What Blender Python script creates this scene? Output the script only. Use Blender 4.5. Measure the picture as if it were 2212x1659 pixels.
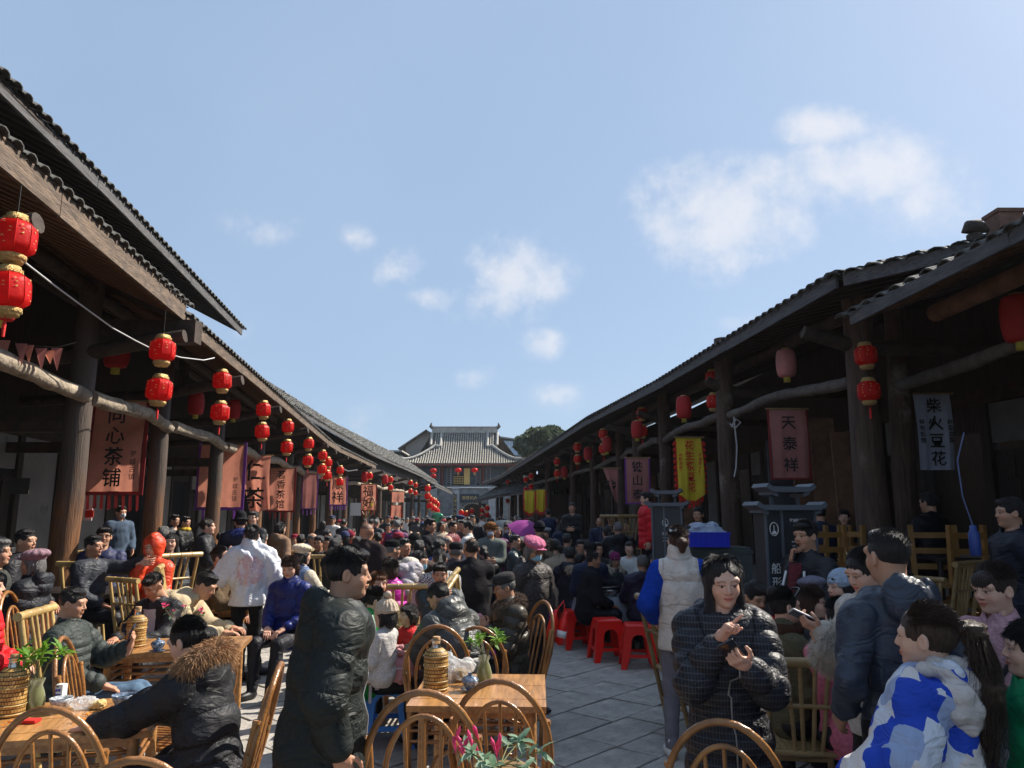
import bpy, math, random
import numpy as np
from math import radians, sin, cos, pi
from mathutils import Vector, Matrix, Euler
for o in list(bpy.data.objects): bpy.data.objects.remove(o)
SC = bpy.context.scene
COL = SC.collection
rnd = random.Random(7)

# ---------------------------------------------------------------- camera, sky, sun, exposure
CAM_H, PITCH, FPX = 1.82, radians(10.04), 740.0
cam_d = bpy.data.cameras.new('camera'); cam = bpy.data.objects.new('camera', cam_d); COL.objects.link(cam)
cam.location = (0, 0, CAM_H); cam.rotation_euler = (pi/2 + PITCH, 0, 0)
cam_d.sensor_width = 36; cam_d.lens = FPX/1024*36; cam_d.clip_end = 2000; cam_d.clip_start = 0.05
SC.camera = cam
SUN_EL, SUN_AZ = radians(43), radians(59)      # azimuth to the right of the view direction
SKY_STRENGTH, SUN_STRENGTH, EXPOSURE = 0.072, 5.0, 0.76
sd = bpy.data.lights.new('sun', 'SUN'); sun = bpy.data.objects.new('sun', sd); COL.objects.link(sun)
sd.energy = SUN_STRENGTH; sd.angle = radians(0.55); sd.color = (1.0, 0.93, 0.82)
sdir = Vector((sin(SUN_AZ)*cos(SUN_EL), cos(SUN_AZ)*cos(SUN_EL), sin(SUN_EL)))
sun.rotation_euler = sdir.to_track_quat('Z', 'Y').to_euler(); sun.location = (20, 20, 30)
SC.view_settings.view_transform = 'Standard'; SC.view_settings.look = 'None'
SC.view_settings.exposure = EXPOSURE; SC.view_settings.gamma = 1; SC.view_settings.use_curve_mapping = False
SC.cycles.max_bounces = 6; SC.cycles.transparent_max_bounces = 12
SC.cycles.diffuse_bounces = 3; SC.cycles.glossy_bounces = 3; SC.cycles.transmission_bounces = 4
SC.cycles.caustics_reflective = False; SC.cycles.caustics_refractive = False
SC.cycles.use_denoising = True

def raydir(x, y):
    """direction through photo point (x, y), photo 2212 px wide"""
    u, v = (x-1106)/(FPX*2.16016), (829.5-y)/(FPX*2.16016)
    return Vector((u, cos(PITCH)-v*sin(PITCH), sin(PITCH)+v*cos(PITCH)))
def P(x, y, D):
    d = raydir(x, y); return Vector((0, 0, CAM_H)) + d*(D/d.y)
def G(x, y, z=0.0):
    d = raydir(x, y); return Vector((0, 0, CAM_H)) + d*((z-CAM_H)/d.z)

w = bpy.data.worlds.new('World'); SC.world = w; w.use_nodes = True
nt = w.node_tree; N = nt.nodes; L = nt.links; N.clear()
def wn(t, **k):
    n = N.new(t)
    for a, b in k.items(): setattr(n, a, b)
    return n
out = wn('ShaderNodeOutputWorld'); bg = wn('ShaderNodeBackground'); L.new(bg.outputs[0], out.inputs[0])
bg.inputs[1].default_value = SKY_STRENGTH
sky = wn('ShaderNodeTexSky', sky_type='NISHITA', sun_disc=False, sun_elevation=SUN_EL, sun_rotation=SUN_AZ, altitude=300, air_density=1.0, dust_density=1.6, ozone_density=1.0)
tc = wn('ShaderNodeTexCoord')
def vm(op, a, b=None):
    n = wn('ShaderNodeVectorMath', operation=op)
    for i, q in enumerate((a, b)):
        if q is None: continue
        if isinstance(q, (tuple, Vector)): n.inputs[i].default_value = tuple(q)
        else: L.new(q, n.inputs[i])
    return n
def mt(op, a, b=None, clamp=False):
    n = wn('ShaderNodeMath', operation=op, use_clamp=clamp)
    for i, q in enumerate((a, b)):
        if q is None: continue
        if isinstance(q, (int, float)): n.inputs[i].default_value = q
        else: L.new(q, n.inputs[i])
    return n.outputs[0]
dirn = vm('NORMALIZE', tc.outputs['Generated']).outputs[0]
nz1 = wn('ShaderNodeTexNoise'); nz1.inputs['Scale'].default_value = 9; nz1.inputs['Detail'].default_value = 9; nz1.inputs['Roughness'].default_value = 0.6
L.new(dirn, nz1.inputs['Vector'])
nz2 = wn('ShaderNodeTexNoise'); nz2.inputs['Scale'].default_value = 26; nz2.inputs['Detail'].default_value = 6; nz2.inputs['Roughness'].default_value = 0.62
L.new(dirn, nz2.inputs['Vector'])
# cumulus of the photograph: centre x, y, half width, half height, strength
CL = [(1555,475,165,100,1.0),(1420,440,60,45,.6),(1590,420,95,60,.7),(1500,520,90,60,.45),(1800,270,80,40,.85),(1860,375,140,70,.8),(1960,425,105,75,.6),(1760,370,60,35,.45),
      (1110,575,105,65,.85),(1060,620,110,75,.5),(870,580,65,42,.65),(925,632,55,30,.6),(765,508,42,26,.6),(570,482,85,40,.5),(1140,725,60,38,.5),
      (1015,805,42,35,.5),(1190,860,70,40,.42),(760,905,55,40,.3),(1580,690,45,25,.3),(520,720,30,20,.25),(2120,560,90,60,.4)]
nw = wn('ShaderNodeTexNoise'); nw.inputs['Scale'].default_value = 5.5; nw.inputs['Detail'].default_value = 4; L.new(dirn, nw.inputs['Vector'])
wp = vm('SCALE', vm('SUBTRACT', nw.outputs['Color'], (.5,.5,.5)).outputs[0]); wp.inputs['Scale'].default_value = .085
dirw = vm('ADD', dirn, wp.outputs[0]).outputs[0]
dens = None
for (x, y, a, b, s) in CL:
    c = raydir(x, y).normalized(); r = c.cross(Vector((0,0,1))).normalized(); u = r.cross(c)
    ang = 1/(FPX*2.16)
    cr, cu = r/(a*1.5*ang), u/(b*1.5*ang)
    d1 = vm('DOT_PRODUCT', dirw, cr).outputs['Value']; d2 = vm('DOT_PRODUCT', dirw, cu).outputs['Value']
    q = mt('SUBTRACT', 1.0, mt('SQRT', mt('ADD', mt('MULTIPLY', d1, d1), mt('MULTIPLY', d2, d2))))
    q = mt('MULTIPLY', mt('MAXIMUM', q, 0.0), s)
    f = vm('DOT_PRODUCT', dirn, c).outputs['Value']
    q = mt('MULTIPLY', q, mt('GREATER_THAN', f, 0.0))
    dens = q if dens is None else mt('MAXIMUM', dens, q)
nn = mt('ADD', mt('MULTIPLY', mt('SUBTRACT', nz1.outputs[0], 0.5), 1.5), mt('MULTIPLY', mt('SUBTRACT', nz2.outputs[0], 0.5), 1.1))
dd = mt('SUBTRACT', mt('ADD', mt('MULTIPLY', dens, 1.05), mt('MULTIPLY', nn, mt('MINIMUM', mt('MULTIPLY', dens, 4.0), 1.05))), 0.07)
mr = wn('ShaderNodeMapRange', interpolation_type='SMOOTHSTEP'); L.new(dd, mr.inputs[0])
mr.inputs[1].default_value = 0.0; mr.inputs[2].default_value = 0.90; mr.inputs[3].default_value = 0; mr.inputs[4].default_value = 0.58
# thin veil
nz3 = wn('ShaderNodeTexNoise'); nz3.inputs['Scale'].default_value = 2.2; nz3.inputs['Detail'].default_value = 5
L.new(dirn, nz3.inputs['Vector'])
mr3 = wn('ShaderNodeMapRange'); L.new(nz3.outputs[0], mr3.inputs[0]); mr3.inputs[1].default_value = .45; mr3.inputs[2].default_value = .8; mr3.inputs[3].default_value = 0; mr3.inputs[4].default_value = .10
mixh = wn('ShaderNodeMix', data_type='RGBA'); mixh.inputs[0].default_value = 0.66
L.new(sky.outputs[0], mixh.inputs[6]); mixh.inputs[7].default_value = (3.7, 5.1, 7.2, 1)
mixv = wn('ShaderNodeMix', data_type='RGBA'); L.new(mr3.outputs[0], mixv.inputs[0]); L.new(mixh.outputs[2], mixv.inputs[6]); mixv.inputs[7].default_value = (6.2, 7.2, 8.6, 1)
mixc = wn('ShaderNodeMix', data_type='RGBA'); L.new(mr.outputs[0], mixc.inputs[0]); L.new(mixv.outputs[2], mixc.inputs[6]); mixc.inputs[7].default_value = (8.4, 8.1, 8.0, 1)
L.new(mixc.outputs[2], bg.inputs[0])

# ---------------------------------------------------------------- helpers: objects and meshes
def tag(o, label=None, cat=None, group=None, kind=None):
    if label: o['label'] = label
    if cat: o['category'] = cat
    if group: o['group'] = group
    if kind: o['kind'] = kind
    return o
def empty(name, loc=(0,0,0), rz=0.0, label=None, cat=None, group=None):
    o = bpy.data.objects.new(name, None); COL.objects.link(o); o.location = loc; o.rotation_euler = (0,0,rz)
    o.empty_display_size = .1
    return tag(o, label, cat, group)
def link(name, me, parent=None, mats=None, loc=None):
    o = bpy.data.objects.new(name, me); COL.objects.link(o)
    if parent is not None: o.parent = parent
    if loc is not None: o.location = loc
    if mats is not None and len(me.materials) == 0:
        for m in (mats if isinstance(mats, (list, tuple)) else [mats]): me.materials.append(m)
    return o
def np_mesh(name, V, F, smooth=True, mi=None):
    """V (n,3); F (m,4) or (m,3) int array"""
    me = bpy.data.meshes.new(name)
    V = np.asarray(V, np.float32); F = np.asarray(F, np.int32)
    k = F.shape[1]
    me.vertices.add(len(V)); me.vertices.foreach_set('co', V.ravel())
    me.loops.add(F.size); me.loops.foreach_set('vertex_index', F.ravel())
    me.polygons.add(len(F)); me.polygons.foreach_set('loop_start', np.arange(0, F.size, k, dtype=np.int32))
    me.polygons.foreach_set('loop_total', np.full(len(F), k, np.int32))
    if mi is not None: me.polygons.foreach_set('material_index', np.asarray(mi, np.int32))
    me.polygons.foreach_set('use_smooth', np.full(len(F), smooth, bool))
    me.update(calc_edges=True); 
    return me
class MB:
    """collects boxes, tubes, lathes ... into one mesh"""
    def __init__(s): s.v = []; s.f = []; s.m = []; s.sm = []; s.cur = 0
    def add(s, vs, fs, smooth=False):
        b = len(s.v); s.v += [tuple(q) for q in vs]
        for f in fs: s.f.append(tuple(i+b for i in f)); s.m.append(s.cur); s.sm.append(smooth)
        return s
    def box(s, c, d, R=None):
        c = Vector(c); h = Vector(d)/2
        vs = [Vector((x*h.x, y*h.y, z*h.z)) for x in (-1,1) for y in (-1,1) for z in (-1,1)]
        if R is not None: vs = [R @ q for q in vs]
        return s.add([q+c for q in vs], [(0,1,3,2),(4,6,7,5),(0,4,5,1),(2,3,7,6),(0,2,6,4),(1,5,7,3)])
    def bar(s, a, b, w_, h_, up=(0,0,1)):
        a, b = Vector(a), Vector(b); y = (b-a); l = y.length; y.normalize(); x = y.cross(Vector(up))
        if x.length < 1e-4: x = Vector((1,0,0))
        x.normalize(); z = x.cross(y)
        return s.box((a+b)/2, (w_, l, h_), Matrix((x, y, z)).transposed())
    def tube(s, pts, r, n=8, cap=True, smooth=True):
        pts = [Vector(q) for q in pts]; m = len(pts)
        rs = r if isinstance(r, (list, tuple)) else [r]*m
        T = [(pts[min(i+1,m-1)]-pts[max(i-1,0)]).normalized() for i in range(m)]
        up = Vector((0,0,1)) if abs(T[0].z) < .9 else Vector((1,0,0))
        x = T[0].cross(up).normalized(); vs = []
        for i in range(m):
            x = (x - T[i]*x.dot(T[i])); x = x.normalized() if x.length > 1e-6 else Vector((1,0,0)); y = T[i].cross(x)
            for j in range(n):
                a = 2*pi*j/n; vs.append(pts[i] + (x*cos(a)+y*sin(a))*rs[i])
        fs = [(i*n+j, i*n+(j+1)%n, (i+1)*n+(j+1)%n, (i+1)*n+j) for i in range(m-1) for j in range(n)]
        s.add(vs, fs, smooth)
        if cap: s.add([vs[j] for j in range(n)], [tuple(range(n))[::-1]]); s.add([vs[(m-1)*n+j] for j in range(n)], [tuple(range(n))])
        return s
    def lathe(s, prof, c=(0,0,0), n=16, smooth=True, sx=1, sy=1, phase=0):
        c = Vector(c); m = len(prof)
        vs = [c+Vector((p[0]*cos(2*pi*j/n+phase)*sx, p[0]*sin(2*pi*j/n+phase)*sy, p[1])) for p in prof for j in range(n)]
        fs = [(i*n+j, i*n+(j+1)%n, (i+1)*n+(j+1)%n, (i+1)*n+j) for i in range(m-1) for j in range(n)]
        s.add(vs, fs, smooth); s.add(vs[:n], [tuple(range(n))[::-1]]); s.add(vs[-n:], [tuple(range(n))]); return s
    def mesh(s, name):
        me = bpy.data.meshes.new(name); me.from_pydata(s.v, [], s.f)
        me.polygons.foreach_set('material_index', s.m); me.polygons.foreach_set('use_smooth', s.sm); me.update(); return me
    def build(s, name, mats, parent=None, loc=None):
        return link(name, s.mesh(name), parent, mats, loc)
def copy_tree(o, parent=None):
    c = o.copy(); COL.objects.link(c)
    if parent is not None: c.parent = parent
    for ch in list(o.children): copy_tree(ch, c)
    return c

# ---------------------------------------------------------------- materials
MATS = {}
def mat(name, col, rough=.6, bump=0.0, bscale=40, var=0.0, vscale=4, metal=0, spec=.5, coat=0, trans=0, ior=1.45, emit=None, sheen=0, stretch=(1,1,1), coords='Object', alpha=1, transl=0, wear=None, detail=5, var2=None, subs=0):
    if name in MATS: return MATS[name]
    m = bpy.data.materials.new(name); m.use_nodes = True; nt = m.node_tree; b = nt.nodes['Principled BSDF']
    def inp(k, v):
        if k in b.inputs: b.inputs[k].default_value = v
    c4 = (*col, 1)
    inp('Base Color', c4); inp('Roughness', rough); inp('Metallic', metal); inp('Specular IOR Level', spec); inp('Coat Weight', coat)
    inp('Transmission Weight', trans); inp('IOR', ior); inp('Sheen Weight', sheen); inp('Alpha', alpha); inp('Coat Roughness', .15)
    if subs: inp('Subsurface Weight', subs); inp('Subsurface Radius', (.012,.005,.003)); inp('Subsurface Scale', 1.0)
    if emit: inp('Emission Color', (*emit[0], 1)); inp('Emission Strength', emit[1])
    tc = nt.nodes.new('ShaderNodeTexCoord'); mp = nt.nodes.new('ShaderNodeMapping'); mp.inputs['Scale'].default_value = stretch
    nt.links.new(tc.outputs[coords], mp.inputs[0])
    if var > 0:
        nz = nt.nodes.new('ShaderNodeTexNoise'); nz.inputs['Scale'].default_value = vscale; nz.inputs['Detail'].default_value = detail; nz.inputs['Roughness'].default_value = .6
        nt.links.new(mp.outputs[0], nz.inputs['Vector'])
        rp = nt.nodes.new('ShaderNodeValToRGB'); rp.color_ramp.elements[0].position = .3; rp.color_ramp.elements[1].position = .7
        lo = [max(0, q*(1-var)) for q in col]; hi = [min(1, q*(1+var)) for q in col]
        if var2: hi = list(var2)
        rp.color_ramp.elements[0].color = (*lo, 1); rp.color_ramp.elements[1].color = (*hi, 1)
        nt.links.new(nz.outputs[0], rp.inputs[0]); src = rp.outputs[0]
        if wear:
            n2 = nt.nodes.new('ShaderNodeTexNoise'); n2.inputs['Scale'].default_value = wear[1]; n2.inputs['Detail'].default_value = 8; n2.inputs['Roughness'].default_value = .7
            nt.links.new(tc.outputs[coords], n2.inputs['Vector'])
            r2 = nt.nodes.new('ShaderNodeMapRange'); r2.inputs[1].default_value = wear[2]; r2.inputs[2].default_value = wear[2]+.12
            nt.links.new(n2.outputs[0], r2.inputs[0])
            mx = nt.nodes.new('ShaderNodeMix'); mx.data_type = 'RGBA'; nt.links.new(r2.outputs[0], mx.inputs[0]); nt.links.new(src, mx.inputs[6]); mx.inputs[7].default_value = (*wear[0], 1); src = mx.outputs[2]
        nt.links.new(src, b.inputs['Base Color'])
    if bump > 0:
        nb = nt.nodes.new('ShaderNodeTexNoise'); nb.inputs['Scale'].default_value = bscale; nb.inputs['Detail'].default_value = 4; nb.inputs['Roughness'].default_value = .6
        nt.links.new(mp.outputs[0], nb.inputs['Vector'])
        bp = nt.nodes.new('ShaderNodeBump'); bp.inputs['Strength'].default_value = bump; bp.inputs['Distance'].default_value = .02
        nt.links.new(nb.outputs[0], bp.inputs['Height']); nt.links.new(bp.outputs[0], b.inputs['Normal'])
    if transl > 0:
        tr = nt.nodes.new('ShaderNodeBsdfTranslucent'); ms = nt.nodes.new('ShaderNodeMixShader'); ms.inputs[0].default_value = transl
        if b.inputs['Base Color'].links: nt.links.new(b.inputs['Base Color'].links[0].from_socket, tr.inputs[0])
        else: tr.inputs[0].default_value = c4
        o = nt.nodes['Material Output']; nt.links.new(b.outputs[0], ms.inputs[1]); nt.links.new(tr.outputs[0], ms.inputs[2]); nt.links.new(ms.outputs[0], o.inputs[0])
    MATS[name] = m; return m
def cloth_bump(m, fold=1.0, fine=0):
    """folds (ridged noise) and stitched quilt seams from the mesh's own seam coordinate"""
    nt = m.node_tree; b = nt.nodes['Principled BSDF']; nn = lambda t: nt.nodes.new(t); lk = nt.links.new
    tc = nn('ShaderNodeTexCoord'); mp = nn('ShaderNodeMapping'); mp.inputs['Scale'].default_value = (1,1,1.7); lk(tc.outputs['Object'], mp.inputs[0])
    n1 = nn('ShaderNodeTexNoise'); n1.inputs['Scale'].default_value = 6.5; n1.inputs['Detail'].default_value = 3; n1.inputs['Distortion'].default_value = 1.1; lk(mp.outputs[0], n1.inputs['Vector'])
    def M(op, a, c=None):
        q = nn('ShaderNodeMath'); q.operation = op
        for i, v in enumerate((a, c)):
            if v is None: continue
            if isinstance(v, (int, float)): q.inputs[i].default_value = v
            else: lk(v, q.inputs[i])
        return q.outputs[0]
    r = M('POWER', M('SUBTRACT', 1.0, M('ABSOLUTE', M('SUBTRACT', M('MULTIPLY', n1.outputs[0], 4.0), 2.0))), 1.0); r = M('MAXIMUM', r, 0.0)
    n2 = nn('ShaderNodeTexNoise'); n2.inputs['Scale'].default_value = fine or 38; n2.inputs['Detail'].default_value = 3; lk(tc.outputs['Object'], n2.inputs['Vector'])
    at = nn('ShaderNodeAttribute'); at.attribute_name = 'seam'; sw = nn('ShaderNodeTexNoise'); sw.inputs['Scale'].default_value = 45; lk(tc.outputs['Object'], sw.inputs['Vector'])
    sn = M('ABSOLUTE', M('SINE', M('MULTIPLY', at.outputs['Fac'], 3.14159))); puff = M('POWER', sn, .45)
    near = M('SUBTRACT', 1.0, puff); pk = M('MULTIPLY', M('MULTIPLY', near, sw.outputs[0]), M('GREATER_THAN', at.outputs['Fac'], .0001))
    h = M('ADD', M('ADD', M('MULTIPLY', r, .42*fold), M('MULTIPLY', n2.outputs[0], .14 if not fine else .35)), M('ADD', M('MULTIPLY', puff, .9), M('MULTIPLY', pk, .9)))
    bp = nn('ShaderNodeBump'); bp.inputs['Strength'].default_value = .75; bp.inputs['Distance'].default_value = .021; lk(h, bp.inputs['Height']); lk(bp.outputs[0], b.inputs['Normal'])
def fab(col, kind='nylon'):
    n = 'fabric_%s_%s' % (kind, '_'.join('%03d' % int(q*1000) for q in col))
    if n in MATS: return MATS[n]
    if kind in ('nylon','gloss'): m = mat(n, col, .56 if kind == 'nylon' else .42, 0, 26, .14, 9, spec=.28 if kind == 'nylon' else .4); cloth_bump(m); return m
    if kind == 'wool': m = mat(n, col, .95, 0, 160, .25, 50, spec=.08); cloth_bump(m, .7, 130); return m
    if kind == 'denim': return mat(n, col, .85, .4, 220, .25, 14, spec=.15)
    return mat(n, col, .85, .4, 60, .12, 12, spec=.2)
M_col = mat('weathered_log', (.075,.045,.03), .72, .8, 9, .55, 4, stretch=(6,6,.55), wear=((.20,.165,.13), 1.6, .58))
M_colw = mat('warm_log_grey_top', (.16,.07,.028), .55, .7, 9, .55, 4, stretch=(6,6,.55), wear=((.30,.15,.06), 2.4, .56), spec=.5)
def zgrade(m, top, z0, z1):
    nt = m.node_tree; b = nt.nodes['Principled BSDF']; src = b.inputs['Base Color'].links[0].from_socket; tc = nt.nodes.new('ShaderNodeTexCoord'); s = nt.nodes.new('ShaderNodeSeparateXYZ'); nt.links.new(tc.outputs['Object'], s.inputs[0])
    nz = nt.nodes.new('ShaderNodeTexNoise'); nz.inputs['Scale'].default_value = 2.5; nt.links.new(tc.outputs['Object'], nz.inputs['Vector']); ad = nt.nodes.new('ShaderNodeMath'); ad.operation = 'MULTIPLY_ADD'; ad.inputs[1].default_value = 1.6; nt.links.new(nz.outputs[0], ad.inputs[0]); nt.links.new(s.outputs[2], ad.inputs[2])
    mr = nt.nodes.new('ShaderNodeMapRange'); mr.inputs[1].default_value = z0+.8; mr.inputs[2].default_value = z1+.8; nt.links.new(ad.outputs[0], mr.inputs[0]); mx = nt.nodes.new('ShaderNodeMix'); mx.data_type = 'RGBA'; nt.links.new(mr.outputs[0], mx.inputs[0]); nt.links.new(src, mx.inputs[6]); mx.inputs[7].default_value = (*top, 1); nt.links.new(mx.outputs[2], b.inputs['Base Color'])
zgrade(M_colw, (.085,.062,.048), 1.5, 2.5)  # left columns blend from warm brown below to grey-brown towards the top
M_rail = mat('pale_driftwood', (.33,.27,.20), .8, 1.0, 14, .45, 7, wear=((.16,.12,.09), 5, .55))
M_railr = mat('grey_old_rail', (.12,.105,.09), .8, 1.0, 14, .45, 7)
M_beam = mat('dark_beam_timber', (.045,.03,.022), .8, .6, 10, .5, 3, stretch=(2,2,2))
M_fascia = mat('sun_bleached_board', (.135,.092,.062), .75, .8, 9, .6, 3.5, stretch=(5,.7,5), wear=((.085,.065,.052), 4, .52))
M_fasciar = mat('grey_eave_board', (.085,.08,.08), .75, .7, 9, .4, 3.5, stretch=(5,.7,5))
M_raft = mat('rafter_wood', (.15,.075,.04), .8, .5, 12, .4, 6)
M_tile = mat('clay_roof_tile', (.075,.072,.066), .8, .7, 30, .75, 13, wear=((.36,.345,.30), 7, .545))
M_tileg = mat('gate_roof_tile', (.32,.295,.25), .8, .5, 12, .35, 5, wear=((.12,.115,.10), 4, .56))
M_lime = mat('lime_ridge', (.40,.38,.34), .8, .3, 12, .3, 3)
M_plas = mat('grey_plaster', (.27,.26,.245), .9, .35, 12, .2, 1.5, wear=((.14,.135,.13), 2.2, .60))
M_darkw = mat('dark_panel_wood', (.035,.025,.02), .7, .5, 8, .4, 4, stretch=(4,4,.6))
M_slab = mat('stone_slab', (.40,.37,.33), .75, .65, 20, .30, 3.2, coords='Object', wear=((.20,.185,.165), 5, .57), spec=.35)
M_joint = mat('packed_dirt', (.05,.045,.04), .95, .5, 30, .3, 8)
M_ground = mat('grey_ground', (.15,.14,.13), .9, .4, 20, .3, 1)
M_plat = mat('platform_stone', (.12,.112,.10), .85, .6, 12, .3, 2)
M_brick = mat('grey_brick', (.30,.32,.33), .9, .5, 14, .35, 2.2, wear=((.45,.45,.44), 1.2, .60))
M_rattan = mat('varnished_cane', (.30,.115,.03), .30, .4, 30, .5, 7, stretch=(1,1,1), coat=.35, var2=(.42,.19,.055))
M_bamb = mat('yellow_bamboo', (.38,.25,.09), .36, .3, 18, .35, 5, stretch=(1,1,.5), coat=.2, var2=(.62,.43,.17))
M_bambd = mat('aged_bamboo', (.28,.17,.065), .45, .3, 18, .35, 5, coat=.1, var2=(.40,.27,.12))
M_node = mat('bamboo_node', (.20,.12,.05), .6)
M_table = mat('tea_table_wood', (.42,.205,.07), .30, .35, 7, .42, 3.2, stretch=(9,1,9), coat=.35, wear=((.25,.11,.04), 9, .62))
M_tabled = mat('black_lacquer_table', (.03,.026,.026), .3, .3, 10, .3, 4, stretch=(6,1,6), coat=.3)
M_red = mat('lantern_red', (.80,.015,.012), .42, .25, 30, .12, 8, transl=.45, spec=.4)
M_redd = mat('faded_lantern_cloth', (.55,.03,.03), .6, .3, 20, .2, 3, transl=.35)
M_redg = mat('sun_faded_lantern', (.55,.22,.20), .6, .3, 20, .35, 2.2, transl=.3)
M_gold = mat('gold_trim', (.62,.42,.16), .35, .9, 90, .4, 60, metal=.5)
M_goldt = mat('gold_lettering', (.80,.58,.20), .4, metal=.3)
M_yel = mat('yellow_skirt', (.62,.55,.08), .7, .3, 30, .2, 9, transl=.3)
M_tass = mat('red_tassel', (.75,.02,.015), .7, .6, 120)
M_rplas = mat('red_plastic', (.80,.018,.012), .28, .05, 20, spec=.55)
M_pplas = mat('purple_plastic', (.36,.05,.62), .28, .05, 20)
M_bplas = mat('blue_plastic', (.03,.20,.62), .35, .05, 20)
M_gplas = mat('green_plastic', (.01,.36,.17), .35)
M_crate = mat('blue_crate', (.005,.02,.50), .4)
M_black = mat('black_text', (.02,.02,.02), .7)
M_white = mat('white_print', (.75,.75,.74), .6)
M_signg = mat('charcoal_sign_metal', (.028,.034,.040), .42, .1, 40, .15, 6)
M_signe = mat('sign_edge_metal', (.10,.115,.135), .5, .1, 40)
M_steel = mat('brushed_steel', (.62,.60,.57), .22, .1, 60, metal=1)
M_chrome = mat('thermos_steel', (.55,.53,.48), .28, metal=1)
M_porc = mat('white_porcelain', (.72,.74,.74), .15, coat=.6, var=.0)
M_porcb = mat('blue_white_porcelain', (.55,.60,.66), .15, 0, 40, .9, 60, coat=.6, var2=(.75,.78,.82))
M_cobalt = mat('dark_blue_porcelain', (.03,.06,.14), .15, 0, 40, .8, 50, coat=.6, var2=(.30,.38,.50))
M_glass = mat('vase_glass', (.55,.58,.45), .06, 0, 1, coat=.6, alpha=.30, transl=.5)
M_water = mat('green_vase_water', (.30,.30,.04), .15, .5, 60, .5, 40, transl=.3)
M_leaf = mat('fresh_leaf', (.14,.30,.03), .38, .3, 30, .4, 12, transl=.42)
M_leafd = mat('dark_leaf', (.045,.12,.035), .4, .3, 30, .4, 12, transl=.3)
M_leafg = mat('grey_green_leaf', (.20,.32,.20), .45, .3, 30, .3, 12, transl=.3)
M_stem = mat('green_stem', (.15,.16,.05), .6)
M_twig = mat('brown_twig', (.13,.09,.06), .8)
M_pink = mat('magenta_petal', (.74,.08,.22), .5, .2, 60, .3, 40, transl=.35)
M_cork = mat('cork', (.42,.25,.12), .8)
M_plbag = mat('thin_clear_plastic', (.80,.84,.88), .12, 1.0, 22, transl=.3, alpha=.34)
M_plcl = mat('plastic_table_sheet', (.34,.36,.42), .3, .9, 14, .15, 5, transl=.3)
M_orange = mat('mandarin_peel', (.85,.26,.01), .5, .5, 200)
M_screen = mat('phone_glass', (.01,.012,.02), .06, coat=.5)
M_shoe = mat('black_shoe', (.018,.018,.02), .45, .2, 40)
M_shoew = mat('white_trainer', (.72,.70,.66), .5, .2, 40)
M_wire = mat('pale_cable', (.55,.55,.55), .5)
M_wirek = mat('black_cable', (.02,.02,.02), .5)

def weave_mat():
    m = mat('woven_bamboo', (.55,.33,.10), .5, 0, 1); nt = m.node_tree; b = nt.nodes['Principled BSDF']
    tc = nt.nodes.new('ShaderNodeTexCoord'); br = nt.nodes.new('ShaderNodeTexBrick')
    sep = nt.nodes.new('ShaderNodeSeparateXYZ'); at = nt.nodes.new('ShaderNodeMath'); at.operation = 'ARCTAN2'
    nt.links.new(tc.outputs['Object'], sep.inputs[0]); nt.links.new(sep.outputs[0], at.inputs[0]); nt.links.new(sep.outputs[1], at.inputs[1])
    cm = nt.nodes.new('ShaderNodeCombineXYZ'); ma = nt.nodes.new('ShaderNodeMath'); ma.operation = 'MULTIPLY'; ma.inputs[1].default_value = 2.4; nt.links.new(at.outputs[0], ma.inputs[0]); nt.links.new(ma.outputs[0], cm.inputs[0]); mu = nt.nodes.new('ShaderNodeMath'); mu.operation = 'MULTIPLY'; mu.inputs[1].default_value = 12.5
    nt.links.new(sep.outputs[2], mu.inputs[0]); nt.links.new(mu.outputs[0], cm.inputs[1])
    nt.links.new(cm.outputs[0], br.inputs['Vector']); br.inputs['Scale'].default_value = 1.0
    br.inputs['Color1'].default_value = (.60,.38,.12,1); br.inputs['Color2'].default_value = (.40,.22,.06,1); br.inputs['Mortar'].default_value = (.10,.045,.012,1); br.inputs['Mortar Size'].default_value = .035
    nt.links.new(br.outputs[0], b.inputs['Base Color']); bp = nt.nodes.new('ShaderNodeBump'); bp.inputs['Strength'].default_value = .8; bp.inputs['Distance'].default_value = .01
    inv = nt.nodes.new('ShaderNodeMath'); inv.operation = 'SUBTRACT'; inv.inputs[0].default_value = 1; nt.links.new(br.outputs['Fac'], inv.inputs[1]); nt.links.new(inv.outputs[0], bp.inputs['Height']); nt.links.new(bp.outputs[0], b.inputs['Normal'])
    return m
M_weave = weave_mat()
def skin_mat(name, tone):
    m = mat(name, tone, .48, .25, 120, spec=.4, subs=.12); nt = m.node_tree; b = nt.nodes['Principled BSDF']
    at = nt.nodes.new('ShaderNodeAttribute'); at.attribute_name = 'tint'
    mx = nt.nodes.new('ShaderNodeMix'); mx.data_type = 'RGBA'; mx.inputs[7].default_value = (*tone, 1); mx.blend_type = 'MULTIPLY'; mx.inputs[0].default_value = 1
    nt.links.new(at.outputs['Color'], mx.inputs[6]); nt.links.new(mx.outputs[2], b.inputs['Base Color']); return m
SKIN = {'m': skin_mat('skin_tan', (.50,.275,.175)), 'f': skin_mat('skin_light', (.64,.39,.28)), 'o': skin_mat('skin_weathered', (.42,.22,.135))}
def hair_mat(name, col):
    return mat(name, col, .36, .9, 60, .5, 50, stretch=(3,3,.35), spec=.55)
HAIR = {'black': hair_mat('hair_black', (.012,.010,.010)), 'brown': hair_mat('hair_brown', (.055,.022,.012)), 'auburn': hair_mat('hair_auburn', (.16,.055,.018)), 'grey': hair_mat('hair_grey', (.16,.155,.15)), 'dark': hair_mat('hair_dark_brown', (.030,.017,.012)), 'pony': hair_mat('hair_ponytail', (.10,.052,.027)), 'girl': hair_mat('hair_girl', (.055,.030,.018))}
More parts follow.
